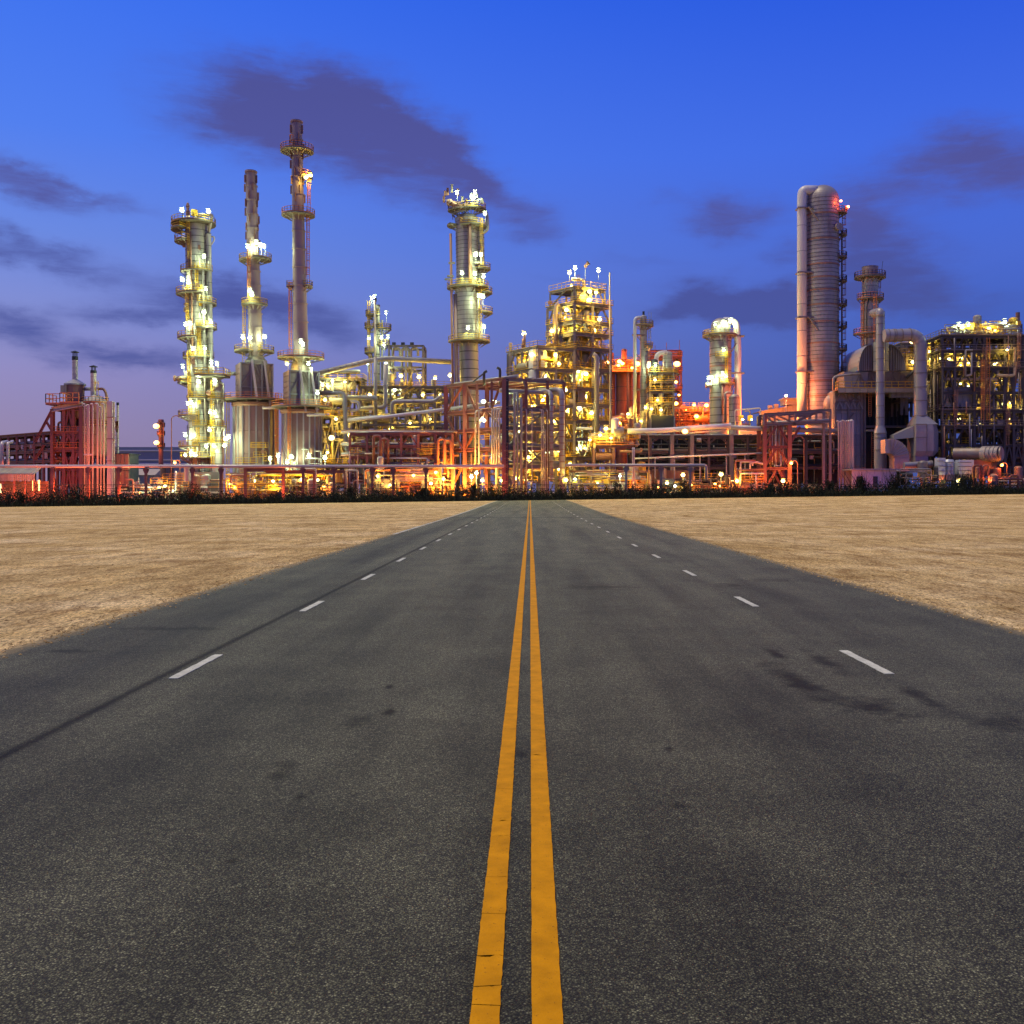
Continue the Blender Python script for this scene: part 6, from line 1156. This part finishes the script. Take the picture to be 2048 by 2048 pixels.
for py in (456, 507, 555, 612, 665, 715, 770): T.cyl('pipe_joint', (T.c[0]-43.5*s, Y-1.4, z(py)), 9.6*s, .14, 'paleduct')
for py in (421, 549, 638, 745): T.box('pipe_guide', (T.c[0]-34*s, Y-1.4, z(py)), (40*s, 2.6, .3), 'steel')
for py in (421, 638): T.rod('prop', (T.c[0]-34*s, Y-3, z(py)), (T.c[0]-14*s, Y-3.2, z(py+28)), .2, 'steel')
T.rod('nozzle', (T.c[0]+22*s, Y-2.6, z(461)), (T.c[0]+25*s, Y-3.8, z(461)), 7*s, 'clad', 'cyl'); T.pipe('vent_pipe', [(T.c[0]+27*s, Y-3, z(455)), (T.c[0]+34*s, Y-2, z(470)), (T.c[0]+34*s, Y-2, z(800))], .16, 'dark', n=8)
for i, py in enumerate((427, 471, 516, 563, 611, 655, 700, 745, 790)): T.platform((T.c[0]+30*s, Y-.6), z(py), 3*s, 18*s, 290 if i % 2 else 250, 400, rm='rust')
for a, b_ in ((471, 427), (516, 471), (563, 516), (611, 563), (655, 611), (700, 655), (745, 700), (790, 745)): T.ladder(T.c[0]+39*s, Y-.8, z(a), z(b_), face=(1, 0), m='rust', cage=True)
T.lamp((T.c[0]+49*s, Y-1, z(416)), 'red', .5, False); T.lamp((T.c[0]+29*s, Y-3.2, z(410)), 'red', .36, False); T.box('beacon_box', (T.c[0]+46*s, Y-1, z(420)), (.5, .5, .8), 'dark')
T.put('manhole', unit('lens', 'clad'), TRS((T.c[0]+12*s, Y-3.5, z(795)), (1.2, .8, 1.2))); T.put('vessel_head', unit('lens', 'clad'), TRS((T.c[0]+5*s, Y-4.6, z(812)), (1.6, 1.4, 2.2)))
T = Thing('flood_lamp', 'orange flood lamp on a tall pole above the blocky building beside the big column', 'floodlight', *base(1572, 228)); T.rod('post', (PX(1572, 228), 228.3, T.loc.z), P(1572, 793, 228.3), .09, 'grey'); T.put('lens', unit('lens', 'flood_red'), TRS(P(1572, 792, 228), (.3, .3, .3))); T.light(P(1573, 788, 227.4), (1, .24, .07), 8500)
# ================================================================ reformer furnace block
T = T_col('reformer_furnace', 'grey furnace block with an arched hood and ringed stack at the right', 1749, 226, 'furnace'); Y = T.Y; s = T.s; z = lambda p: PZ(p, Y); T.r = 16; dz = 9
sc = (T.c[0], Y + 3)
T.shell(sc, 17*s, z(692), z(598), 5, 'grey', 'plaincourse'); T.shell(sc, 16*s, z(598), z(553), 3, 'grey', 'plaincourse'); T.shell(sc, 16*s, z(553), z(528), 2, 'cladpink', 'plaincourse')
T.platform(sc, z(549), 15*s, 31*s, 0, 360, rm='rust', brk=False); T.platform(sc, z(593), 16*s, 27*s, 180, 400, rm='orange'); T.platform(sc, z(664), 16*s, 33*s, 170, 300, rm='orange')
for a in (200, 235, 270, 305, 340): q = R(a); T.rod('stay', (sc[0]+30*s*math.cos(q), sc[1]+30*s*math.sin(q), z(549)), (sc[0]+17*s*math.cos(q), sc[1]+17*s*math.sin(q), z(560)), .12, 'steel')
T.pipe('drain_pipe', [(sc[0]-9*s, Y+.8, z(596)), (sc[0]-13*s, Y+.8, z(612)), (sc[0]-13*s, Y+.8, z(700))], 1.2*s, 'dark', .6, 8); T.ladder(sc[0]-19*s, sc[1]-1, z(690), z(600), m='orange'); T.ladder(sc[0]+18*s, sc[1], z(590), z(550), m='rust')
T.rod('aviation_pole', (sc[0]+22*s, sc[1], z(549)), (sc[0]+26*s, sc[1], z(516)), .05, 'dark'); T.box('ladder_box', (sc[0]+22*s, sc[1]-.5, z(640)), (10*s, 1, 42*s), 'steel')
T.shell((sc[0], Y - 4.2), 15*s, z(747), z(690), 3, 'grey', 'plaincourse')
# arched hood: extruded profile
def arch(k, n=9): return [(17*s + (46-17)*s*math.sin(i/n*math.pi/2), (1 - (1-math.cos(i/n*math.pi/2)))*52*s) for i in range(n + 1)]
pf = arch(0); zb_, hood = z(745), []
for sg in (-1, 1):
    for i in range(9):
        (x0, z0), (x1, z1) = pf[i], pf[i+1]; X0, X1 = sc[0] + sg*x0, sc[0] + sg*(x1 - .02); ya, yb = Y - 4 - (i*.12), Y + 9
        T.mesh('hood_panel', [(X0, ya, zb_+z0), (X1, ya-.1, zb_+z1), (X1, yb, zb_+z1), (X0, yb, zb_+z0), (X0, ya, zb_+z0-.14), (X1, ya-.1, zb_+z1-.14), (X1, yb, zb_+z1-.14), (X0, yb, zb_+z0-.14)], [(0, 1, 2, 3), (4, 7, 6, 5), (0, 4, 5, 1), (1, 5, 6, 2), (2, 6, 7, 3), (3, 7, 4, 0)], 'grey')
        T.mesh('hood_front', [(X0, ya+1.0, zb_), (X1, ya+1.0, zb_), (X1, ya+1.0, zb_+z1-.2), (X0, ya+1.0, zb_+z0-.2)], [(0, 1, 2, 3)], 'steel')
        T.beam('rib', (X0, ya+.6, zb_), (X0, ya+.6, zb_+z0), .18, 'grey')
T.box('hood_core', (sc[0], Y+2, z(720)), (33*s, 8, 50*s), 'steel')
T.box('upper_body', (PX(1752, Y), Y+3, z(768)), (144*s, 11, 44*s), 'steel')
for i in range(9): T.box('upper_panel', (PX(1688 + i*16, Y), Y - 2.7, z(762)), (15.4*s, .3, 30*s), 'grey' if i < 3 else 'steel')
for i in range(6): T.beam('truss_brace', (PX(1700 + i*22, Y), Y-3.1, z(776)), (PX(1711 + i*22, Y), Y-3.1, z(750)), .26, 'steel'); T.beam('truss_brace', (PX(1722 + i*22, Y), Y-3.1, z(776)), (PX(1711 + i*22, Y), Y-3.1, z(750)), .26, 'steel')
d = T.box('gallery', (PX(1746, Y), Y-4, z(783)), (172*s, 3.4, .5), 'rust'); T.railing([(PX(1661, Y), Y-2.4, z(781)), (PX(1661, Y), Y-5.6, z(781)), (PX(1831, Y), Y-5.6, z(781))], h=1.4, m='yellow', parent=d, w=.1)
for i in range(12): T.box('skirt_plate', (PX(1668 + i*14.2, Y), Y-5.75, z(786)), (13.6*s, .12, .9), 'sheet')
T.pipe('gas_main', [(PX(1708, Y), Y-4.6, z(752)), (PX(1662, Y), Y-4.6, z(757)), (PX(1655, Y), Y-4.6, z(760)), (PX(1655, Y), Y-4.6, z(785))], 2.4*s, 'clad', 1.2)
# lower body
for i in range(4):
    for j in range(8): T.box('wall_panel', (PX(1669 + i*14.6, Y), Y - 2.2, z(797 + j*21)), (14.1*s, .3, 20.3*s), 'paleduct' if j < 7 else 'grey')
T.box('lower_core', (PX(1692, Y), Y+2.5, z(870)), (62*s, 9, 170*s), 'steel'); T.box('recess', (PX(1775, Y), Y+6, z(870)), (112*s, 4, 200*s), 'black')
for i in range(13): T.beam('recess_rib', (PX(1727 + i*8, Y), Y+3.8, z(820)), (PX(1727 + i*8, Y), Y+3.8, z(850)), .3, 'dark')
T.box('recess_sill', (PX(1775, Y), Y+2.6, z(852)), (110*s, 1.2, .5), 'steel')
for px in (1664, 1690, 1716, 1722): T.beam('buckstay', (PX(px, Y), Y-2.6, T.loc.z), (PX(px, Y), Y-2.6, z(785)), .35, 'steel')
for py in (787, 806, 822): T.beam('buckstay', (PX(1662, Y), Y-2.7, z(py)), (PX(1722, Y), Y-2.7, z(py)), .3, 'steel')
for i in range(4): T.beam('truss_brace', (PX(1665 + i*13, Y), Y-2.9, z(820)), (PX(1671.5 + i*13, Y), Y-2.9, z(806)), .22, 'grey'); T.beam('truss_brace', (PX(1678 + i*13, Y), Y-2.9, z(820)), (PX(1671.5 + i*13, Y), Y-2.9, z(806)), .22, 'grey')
for p0, p1 in (((1662, 806), (1676, 788)), ((1690, 806), (1676, 788)), ((1690, 788), (1714, 805)), ((1714, 788), (1692, 805)), ((1664, 868), (1700, 828)), ((1665, 925), (1690, 890)), ((1664, 905), (1676, 860))): T.beam('brace', (PX(p0[0], Y), Y-2.9, z(p0[1])), (PX(p1[0], Y), Y-2.9, z(p1[1])), .3, 'steel')
for i in range(5):
    for j in range(6): T.box('wall_panel', (PX(1860 + (i-2)*5.4 + 4, Y), Y + 2, z(823 + j*23)), (5.1*s, .3, 22*s), 'grey')
T.ladder(PX(1729, Y), Y-3.6, z(835), z(782), m='orange', cage=False); T.ladder(PX(1737, Y), Y-3, z(940), z(868), m='orange', cage=False); T.box('landing', (PX(1731, Y), Y-3, z(863)), (16*s, 2, .4), 'sheet'); T.ladder(PX(1747, Y), Y-1, z(780), z(600), m='orange')
T.pipe('bypass', [(PX(1800, Y), Y-4, z(760)), (PX(1818, Y), Y-4, z(742)), (PX(1822, Y), Y-4, z(770))], .3, 'dark', 1)
for i in range(14): T.box('duct_panel', (PX(1772 + i*6.4, Y), Y-3.4, z(793)), (6.1*s, 1.4, 11*s), 'paleduct')
# ducts in front
T = T_col('flue_duct', 'tall grey vertical duct with ring joints standing before the furnace block', 1760.5, 217, 'duct'); Y = T.Y; s = T.s; z = lambda p: PZ(p, Y)
pys = [852, 835, 812, 788, 765, 742, 718, 696, 670, 648, 634]
for a, b_ in zip(pys, pys[1:]): T.cyl('duct_course', (*T.c, z(a)), 8.3*s, z(b_) - z(a) - .1, 'paleduct'); T.cyl('ring_joint', (*T.c, z(b_) - .1), 8.9*s, .16, 'steel')
T.pipe('top_elbow', [(T.c[0], Y, z(634)), (T.c[0], Y, z(623)), (T.c[0]-2*s, Y+4, z(620))], 8.2*s, 'paleduct', 1.2, 16)
T.lathe('cone', (*T.c, z(866)), [(12.5*s, -.2), (12.5*s, 0), (8.6*s, 14*s)], 'paleduct', 24)
for a, b_ in ((942, 900), (900, 876), (876, 867)): T.cyl('duct_course', (*T.c, z(a)), 11.8*s, z(b_) - z(a) - .1, 'paleduct'); T.cyl('ring_joint', (*T.c, z(b_) - .1), 12.6*s, .18, 'steel')
T.lamp((T.c[0]-13*s, Y-.5, z(684)), 'yellow', .01, False) if False else None
T = T_col('flue_duct', 'large grey elbow duct crossing from the stack and dropping to a boxy hopper', 1841, 215, 'duct'); Y = T.Y; s = T.s; z = lambda p: PZ(p, Y)
K = 7; cx0, cz0 = T.c[0]-22*s, z(692); elb = []
for i in range(K + 1): a = R(90*i/K); elb.append((cx0 + 22*s*math.sin(a) , cz0 + 22*s*math.cos(a)))
pts = [(PX(1769, Y), z(671)), (PX(1786, Y), z(671)), (PX(1802, Y), z(670.5))] + elb + [(T.c[0], z(p)) for p in (722, 747, 775, 802, 832)]
for (x0, z0), (x1, z1) in zip(pts, pts[1:]):
    a, b_ = Vector((x0, Y, z0)), Vector((x1, Y, z1)); d = (b_ - a).normalized(); T.rod('duct_course', a - d*.1, b_ + d*.02, 12.8*s, 'paleduct', 'bigcyl')
    if (b_ - a).length > 1.3: T.rod('ring_joint', b_ - d*.1, b_ + d*.1, 13.6*s, 'steel', 'bigcyl')
for px in (1775, 1789): T.rod('ring_joint', P(px, 671, Y), P(px + 1.6, 671, Y), 13.6*s, 'steel', 'bigcyl')
# hopper: round-to-square, then an octagonal box
def loft(T, name, rings, m):
    vs, fs, n = [], [], len(rings[0])
    for r_ in rings: vs += [tuple(p) for p in r_]
    for k in range(len(rings) - 1):
        for i in range(n): j = (i+1) % n; fs.append((k*n+i, k*n+j, (k+1)*n+j, (k+1)*n+i))
    fs += [tuple(range(n))[::-1], tuple((len(rings)-1)*n + i for i in range(n))]; return T.mesh(name, vs, fs, m)
def octo(px0, px1, dy0, dy1, c, zz): # chamfered rectangle
    x0, x1 = PX(px0, Y), PX(px1, Y); y0, y1 = Y + dy0, Y + dy1
    return [Vector(p + (zz,)) for p in ((x0, y0), (x1-c, y0), (x1, y0+c), (x1, y1), (x0, y1))]
loft(T, 'transition', [octo(1823, 1870, -2.4, 2.6, .6, z(850)), octo(1829, 1853, -1.2, 1.2, .5, z(832))], 'paleduct')
loft(T, 'hopper', [octo(1823, 1861, -2.2, 2.2, .6, z(913)), octo(1823, 1873, -2.6, 2.6, 1.6, z(903)), octo(1823, 1873, -2.6, 2.6, 1.6, z(863)), octo(1823, 1868, -2.5, 2.6, 1.2, z(850.4))], 'clad')
for py in (850, 876): T.box('seam', (PX(1833, Y), Y - 2.62, z(py)), (21*s, .1, .12), 'steel')
T.box('seam', (PX(1844, Y), Y - 2.62, z(878)), (.12, .1, 56*s), 'steel')
loft(T, 'hopper_leg', [octo(1823, 1850, -2.2, 2.2, .3, z(942)), octo(1823, 1850, -2.2, 2.2, .3, z(913.4))], 'grey')
T.mesh('side_duct', [(PX(1822, Y), Y-1.6, z(853)), (PX(1822, Y), Y-1.6, z(876)), (PX(1786, Y), Y-.6, z(879)), (PX(1786, Y), Y-.6, z(870)), (PX(1822, Y), Y+2, z(853)), (PX(1822, Y), Y+2, z(876)), (PX(1786, Y), Y+2, z(879)), (PX(1786, Y), Y+2, z(870))], [(0, 1, 2, 3), (4, 7, 6, 5), (0, 3, 7, 4), (1, 5, 6, 2), (3, 2, 6, 7)], 'grey')
T = Thing('elbow_duct', 'low square elbow duct with a red shine at the foot of the round duct', 'duct', *base(1797, 212)); Y = 212; s = SC(Y); z = lambda p: PZ(p, Y)
R1_, K = 38*s, 7; cx, cz = PX(1776, Y), z(916); outer = [(cx + (R1_)*math.sin(R(90*i/K)), cz + R1_*math.cos(R(90*i/K))) for i in range(K+1)]; inner = [(cx + 8*s*math.sin(R(90*i/K)), cz + 8*s*math.cos(R(90*i/K))) for i in range(K+1)]
for i in range(K):
    (a, b_), (c_, d_), (e, f), (g, h) = outer[i], outer[i+1], inner[i+1], inner[i]; y0, y1 = Y - 1.4, Y + 1.6; c_ -= .01
    T.mesh('elbow_segment', [(a, y0, b_), (c_, y0, d_), (e, y0, f), (g, y0, h), (a, y1, b_), (c_, y1, d_), (e, y1, f), (g, y1, h)], [(0, 3, 2, 1), (4, 5, 6, 7), (0, 1, 5, 4), (2, 3, 7, 6), (1, 2, 6, 5), (0, 4, 7, 3)], 'clad'); T.rod('seam', (a, y0-.03, b_), (g, y0-.03, h), .07, 'steel')
T.box('foot', (cx + 23*s, Y+.1, z(930)), (30*s, 3, 27*s), 'clad'); T.box('inlet', (PX(1771, Y), Y, z(893)), (10*s, 2.8, 28*s), 'clad')
# low white cabin, machines, pipes
T = Thing('low_building', 'low white flat roofed building lit pink before the furnace block', 'building', *base(1749, 203)); Y = 203; s = SC(Y); z = lambda p: PZ(p, Y)
for i in range(6): T.box('wall_panel', (PX(1711 + i*14.8, Y), Y, z(959)), (14.4*s, .3, 38*s), 'white')
for j, px in enumerate((1717, 1750)): T.box('door', (PX(px, Y), Y - .2, z(964)), (.9, .1, 2.2), 'dark')
T.box('roof', (PX(1750, Y), Y + 2.4, z(939)), (98*s, 6, .3), 'grey'); T.box('back_wall', (PX(1749, Y), Y + 4.6, z(960)), (88*s, .3, 38*s), 'grey')
pb = Thing('pipe_bundle', 'fan of vertical pipes glowing red at their foot right of the portal tower', 'pipes', *base(1690, 209))
for px, top in ((1677, 842), (1681, 844), (1684, 843), (1688, 841), (1692, 843), (1696, 842), (1700, 843), (1705, 842)): pb.pipe('pipe', [P(px, 990, 209), P(px, top, 209), P(px - 3, top, 209), P(px-3, top, 211)], .15 if px < 1700 else .32, 'pinkpipe', .3, 8)
for i, (px, py, w, h, m, lab) in enumerate(((1880, 933, 13, 34, 'tank', 'bluish upright machine housing left of the small chute'), (1897, 934, 20, 30, 'tank', 'bluish machine housing with a chute'), (1929, 934, 28, 28, 'tank', 'bluish slatted fan box below the ribbed duct'))):
    T = Thing('machine_housing', lab, 'machine', *base(px, 207)); Y = 207; s = SC(Y)
    T.lathe('body', (PX(px, Y), Y, PZ(py + h/2, Y)), [(w*s*.66, 0), (w*s*.66, h*s*.8), (w*s*.5, h*s)], m, 4, ) if i == 1 else T.box('body', P(px, py, Y), (w*s, 2.2, h*s), m)
    for k in range(3): T.box('band', P(px, py - h/2 + (k+.6)*h/3.4, Y - (1.15 if i != 1 else 1.4)), (w*s*.98, .12, .12), 'steel')
    T.box('plinth', P(px, py + h/2 + 6, Y), (w*s*.9, 2, 12*s), 'steel')
    if i == 2:
        for k in range(10): T.box('slat', P(px - 12 + k*2.6, py + h/2 + 3, Y - 1.1), (.14, .14, .6), 'grey')
T = Thing('blower_duct', 'short round grey blower duct on the gantry beside the hopper leg', 'duct', *base(1840, 209)); T.rod('duct_run', P(1808, 931, 209), P(1862, 928, 209), 6.5*SC(209), 'paleduct', 'bigcyl'); T.rod('end_ring', P(1859, 928, 209), P(1864, 928, 209), 7.3*SC(209), 'steel', 'bigcyl')
T = Thing('gantry', 'thin pipe gantry and railings at ground level before the hopper', 'pipes', *base(1830, 206)); Y0 = 206
for pts in (([1800, 985], [1800, 938], [1862, 938], [1862, 985]), ([1812, 985], [1812, 944], [1850, 944], [1856, 950], [1862, 950]), ([1790, 942], [1862, 942])): T.pipe('pipe', [P(a, b_, Y0) for a, b_ in pts], .12, 'paleduct', .4, 8)
clutter(T, lambda a, b_, zz: Vector((PX(1795, Y0) + a, Y0 + b_, zz)), (0, 11), (0, 2), (T.loc.z, PZ(950, Y0)), 50, 91, ('grey', 'steel', 'dark'), (.06, .15), .08)
# ================================================================ right hand structure
T = Thing('process_tower', 'huge dark open steel structure with amber lit floors at the right edge', 'process tower', *base(1960, 216)); Y0 = 214; s = SC(Y0); z = lambda p: PZ(p, Y0)
xs = [0, (1909-1884)*s, (1948-1884)*s, (1968-1884)*s, (2009-1884)*s, (2027-1884)*s, (2046-1884)*s, (2090-1884)*s, (2130-1884)*s]
pt = frame(T, (PX(1884, Y0), Y0), (1, 0), (0, 1), xs, [0, 5, 11], [z(p) for p in (935, 891, 855, 823, 786, 738, 704, 674)], .46, 'darksteel', decks=(2, 3, 5, 6, 7), seed=95, rm='steel', brace=1, faces=('front',))
W_ = xs[-1]
clutter(T, pt, (0, W_), (-.4, 9), (z(930), z(685)), 330, 96, ('darksteel', 'sheet', 'dark', 'steel', 'darksteel'), (.1, .35), .1)
for px, py, r, h in ((1915, 727, 1.2, 20), (1935, 728, 1.0, 18), (2015, 745, 2.6, 26), (1940, 812, 2.4, 20), (2020, 815, 2.2, 18), (1927, 810, 1.2, 22), (2022, 850, 1.4, 16)):
    o = T.cyl('vessel', P(px, py + h/2, Y0 + 5), r, h*s, 'sheet'); T.put('head', unit('dome', 'sheet'), TRS(P(px, py - h/2, Y0 + 5), (r, r, r*.4)), parent=o)
T.pipe('duct_run', [P(1895, 780, Y0 + 1.5), P(1975, 780, Y0 + 1.5)], 7*s, 'steel', n=14); T.pipe('frame_pipe', [P(1931, 752, Y0 - .6), P(1931, 700, Y0 - .6), P(1945, 700, Y0 - .6)], .2, 'grey', .4, 8); T.pipe('frame_pipe', [P(1931, 752, Y0 - .6), P(1943, 750, Y0 - .6), P(1943, 705, Y0 - .6)], .2, 'grey', .4, 8)
T.ladder(*pt(xs[3] + .5, -.9, 0).xy, z(840), z(686), m='orange', cage=False); T.ladder(*pt(xs[3] - .7, -.9, 0).xy, z(840), z(730), m='orange', cage=True)
# top pipework
clutter(T, pt, (xs[1], xs[4]), (0, 8), (z(672), z(648)), 150, 97, ('clad', 'yellow', 'grey', 'sheet'), (.06, .16), .02)
clutter(T, pt, (xs[3], xs[6]), (0, 8), (z(668), z(640)), 60, 98, ('clad', 'white', 'yellow'), (.06, .16), .02)
T.pipe('vent_loop', [P(1999, 662, Y0 + 2), P(1999, 647, Y0 + 2), P(2011, 647, Y0 + 2), P(2011, 640, Y0 + 2)], .3, 'white', .5, 8)
for px in (1903, 1925): T.cyl('hopper', P(px, 815, Y0 + 4), 3.0, 4, 'grey')
for px, py, k, d in ((1917, 650, 'white', 1), (1924, 655, 'white', 1), (1937, 650, 'white', 1), (1978, 657, 'yellow', 1), (2009, 643, 'white', 2), (1990, 660, 'yellow', 2), (2014, 700, 'yellow', -1), (1906, 722, 'yellow', 3), (1922, 716, 'yellow', 3), (1898, 718, 'yellow', 3), (1938, 726, 'yellow', 3), (1880, 717, 'yellow', 3), (2018, 724, 'yellow', 3), (1995, 745, 'yellow', 3), (2028, 740, 'yellow', 2), (1938, 800, 'yellow', 3.5), (1919, 802, 'yellow', 3.5), (1954, 811, 'yellow', 2), (2022, 806, 'yellow', 3), (2007, 808, 'yellow', 3), (2042, 820, 'yellow', 2), (1918, 838, 'yellow', 3), (2015, 842, 'yellow', 3), (2030, 838, 'yellow', 3), (1952, 852, 'yellow', 2), (1932, 914, 'yellow', 4)): T.lamp(P(px, py, Y0 + d), k, .42 if False else .32, k == 'white')
rq = random.Random(101)   # many small amber work lights deep inside, thin pipes and ladders on the face
for k in range(26): T.lamp(pt(rq.uniform(.04, .8)*W_, rq.uniform(2, 8), z(rq.choice((875, 838, 808, 805, 765, 725, 722, 840))) + rq.uniform(-.6, .8)), 'yellow', rq.uniform(.2, .3), False)
for k in range(34):
    a = rq.uniform(0, .85)*W_; p0 = rq.uniform(720, 930); T.pipe('pipe', [pt(a, -.5, z(p0)), pt(a, -.5, z(p0 - rq.uniform(25, 80)))], rq.uniform(.07, .16), rq.choice(('steel', 'rust', 'grey', 'darksteel')), n=6)
for a, p0, p1 in ((.1, 855, 790), (.33, 790, 706), (.52, 890, 825), (.61, 738, 676), (.7, 855, 788)): T.ladder(*pt(a*W_, -.7, 0).xy, z(p0), z(p1), m='rust')
# lower floors panels
for i in range(10): T.box('wall_panel', P(1960 + i*12, 930, Y0 + 4), (11.5*s, .4, 46*s), 'rust')
T = Thing('process_tower', 'short lit steel bay between the elbow duct and the dark right structure', 'process tower', *base(1845, 226)); Y0 = 224; s = SC(Y0); z = lambda p: PZ(p, Y0)
pt = frame(T, (PX(1803, Y0), Y0), (1, 0), (0, 1), [0, 10*s, 40*s, 82*s], [0, 6], [z(p) for p in (800, 744, 712, 690)], .45, 'steel', decks=(1, 2, 3), seed=99, rm='yellow', faces=('front',), base=z(830))
clutter(T, pt, (10*s, 82*s), (.5, 5), (z(744), z(690)), 60, 100, ('sheet', 'clad', 'yellow'), (.1, .3), .2); T.lathe('cone_hopper', P(1868, 800, Y0 + 2), [(8*s, 0), (22*s, 45*s), (22*s, 52*s)], 'clad', 24)
for px, py, k, r in ((1825, 683, 'yellow', .7), (1826, 724, 'yellow', .4), (1862, 718, 'yellow', .4), (1876, 718, 'yellow', .4), (1858, 703, 'yellow', .36), (1864, 704, 'yellow', .3), (1845, 735, 'yellow', .3)): T.lamp(P(px, py, Y0 - (8 if r > .6 else 0)), k, r, False)
T = T_col('chimney', 'small dark chimney in a cage on the right structure', 2035.5, 224); Y = T.Y; s = T.s; T.shell(T.c, 4*s, PZ(672, Y), PZ(625, Y), 6, 'rust', 'plaincourse'); T.lathe('skirt', (*T.c, PZ(680, Y)), [(8*s, 0), (8*s, 20*s), (4*s, 30*s)], 'steel', 8)
for px in (2028, 2043): T.beam('cage_post', P(px, 985, Y), P(px, 648, Y), .3, 'steel')
T.beam('cage_rail', P(2028, 649, Y), P(2043, 649, Y), .3, 'steel')
T = Thing('ribbed_duct', 'fat horizontal duct ending in three shiny red lit rings at the right', 'duct', *base(1960, 208)); Y = 208; s = SC(Y); z = lambda p: PZ(p, Y)
T.rod('duct_run', P(1908, 907, Y + 4), P(1968, 907, Y + .5), 11.5*s, 'steel', 'bigcyl')
for i in range(4): a = P(1966 + i*8, 908, Y - i*.5); T.rod('duct_ring', a, a + Vector((6.6*s, -.9, 0)), 15.5*s, 'clad', 'bigcyl'); T.rod('ring_joint', a + Vector((6.2*s, -.85, 0)), a + Vector((8.2*s, -1.0, 0)), 14.2*s, 'steel', 'bigcyl')
T.box('saddle', P(1966, 935, Y), (5, 1.4, 3), 'redsteel')
T = Thing('red_pipework', 'red lit goalpost pipes and rails under the ribbed duct', 'pipes', *base(1975, 204)); Y0 = 204
for a, b_, t_ in ((1946, 1963, 931), (1966, 1977, 931), (2020, 2036, 951), (1992, 2046, 958)): T.pipe('pipe', [P(a, 985, Y0), P(a, t_, Y0), P(b_, t_, Y0), P(b_, 985, Y0)], .2, 'redsteel', .5, 8)
clutter(T, lambda a, b_, zz: Vector((PX(1950, Y0) + a, Y0 + b_, zz)), (0, 12), (0, 3), (T.loc.z, PZ(950, Y0)), 60, 92, ('redsteel', 'pinkpipe', 'rust'), (.06, .16), .1)
# ================================================================ ground floodlights behind the scrub
for px, Y, h, kind, lab in ((20, 192.5, 2.0, 'red', 'red orange flood lamp low behind the scrub below the shed'), (120, 197, 1.8, 'red', 'red orange flood lamp low behind the scrub at the heater frame'), (195, 196, 1.8, 'red', 'red orange flood lamp low behind the scrub at the pipe bundle'), (245, 196, 1.8, 'red', 'red orange flood lamp low behind the scrub at the dark tank'),
                        (902, 205.5, 1.8, 'amber', 'amber flood lamp low behind the scrub left of the corner rack'), (930, 203, 1.9, 'amber', 'amber flood lamp low behind the scrub at the middle of the corner rack'), (985, 194.5, 1.6, 'red', 'red orange flood lamp low behind the scrub at the corner rack leg'), (800, 197, 1.6, 'red', 'red orange flood lamp low behind the scrub at the red rack'), (560, 195.5, 1.6, 'red', 'red orange flood lamp low behind the scrub at the portal frame'), (400, 196, 1.6, 'red', 'red orange flood lamp low behind the scrub below the leftmost column'),
                        (1555, 196, 1.6, 'red', 'red orange flood lamp low behind the scrub at the portal tower'), (1690, 197, 1.6, 'red', 'red orange flood lamp low behind the scrub at the right pipe fan'), (1120, 196, 1.6, 'red', 'red orange flood lamp low behind the scrub at the twin pipes'), (1985, 203, 2.2, 'red', 'red orange flood lamp low behind the scrub at the right edge'), (1884, 205.5, 2.6, 'red', 'red orange flood lamp low behind the scrub at the hopper'), (1815, 208, 2.4, 'red', 'red orange flood lamp at the foot of the low square elbow duct'), (1260, 197, 1.6, 'red', 'red orange flood lamp low behind the scrub at the thin white pipes')):
    T = Thing('flood_lamp', lab, 'floodlight', *base(px, Y), group='flood lamps behind the scrub'); X = PX(px, Y); T.rod('post', (X, Y, T.loc.z), (X, Y, T.loc.z + h - .3), .06, 'grey'); T.box('back_plate', (X, Y - .45, T.loc.z + h), (.9, .12, .8), 'dark'); T.put('lens', unit('lens', 'flood_' + kind), TRS((X, Y, T.loc.z + h), (.3, .3, .3))); T.light((X, Y + .6, T.loc.z + h + .5), (1, .17, .05) if kind == 'red' else (1, .36, .03), ({20: 2600, 120: 5200, 195: 5200, 1555: 4200, 245: 1500, 1690: 1100, 1884: 1500, 1985: 1600, 1815: 500, 1120: 700, 1260: 500}.get(px, 1300)) if kind == 'red' else 12000)
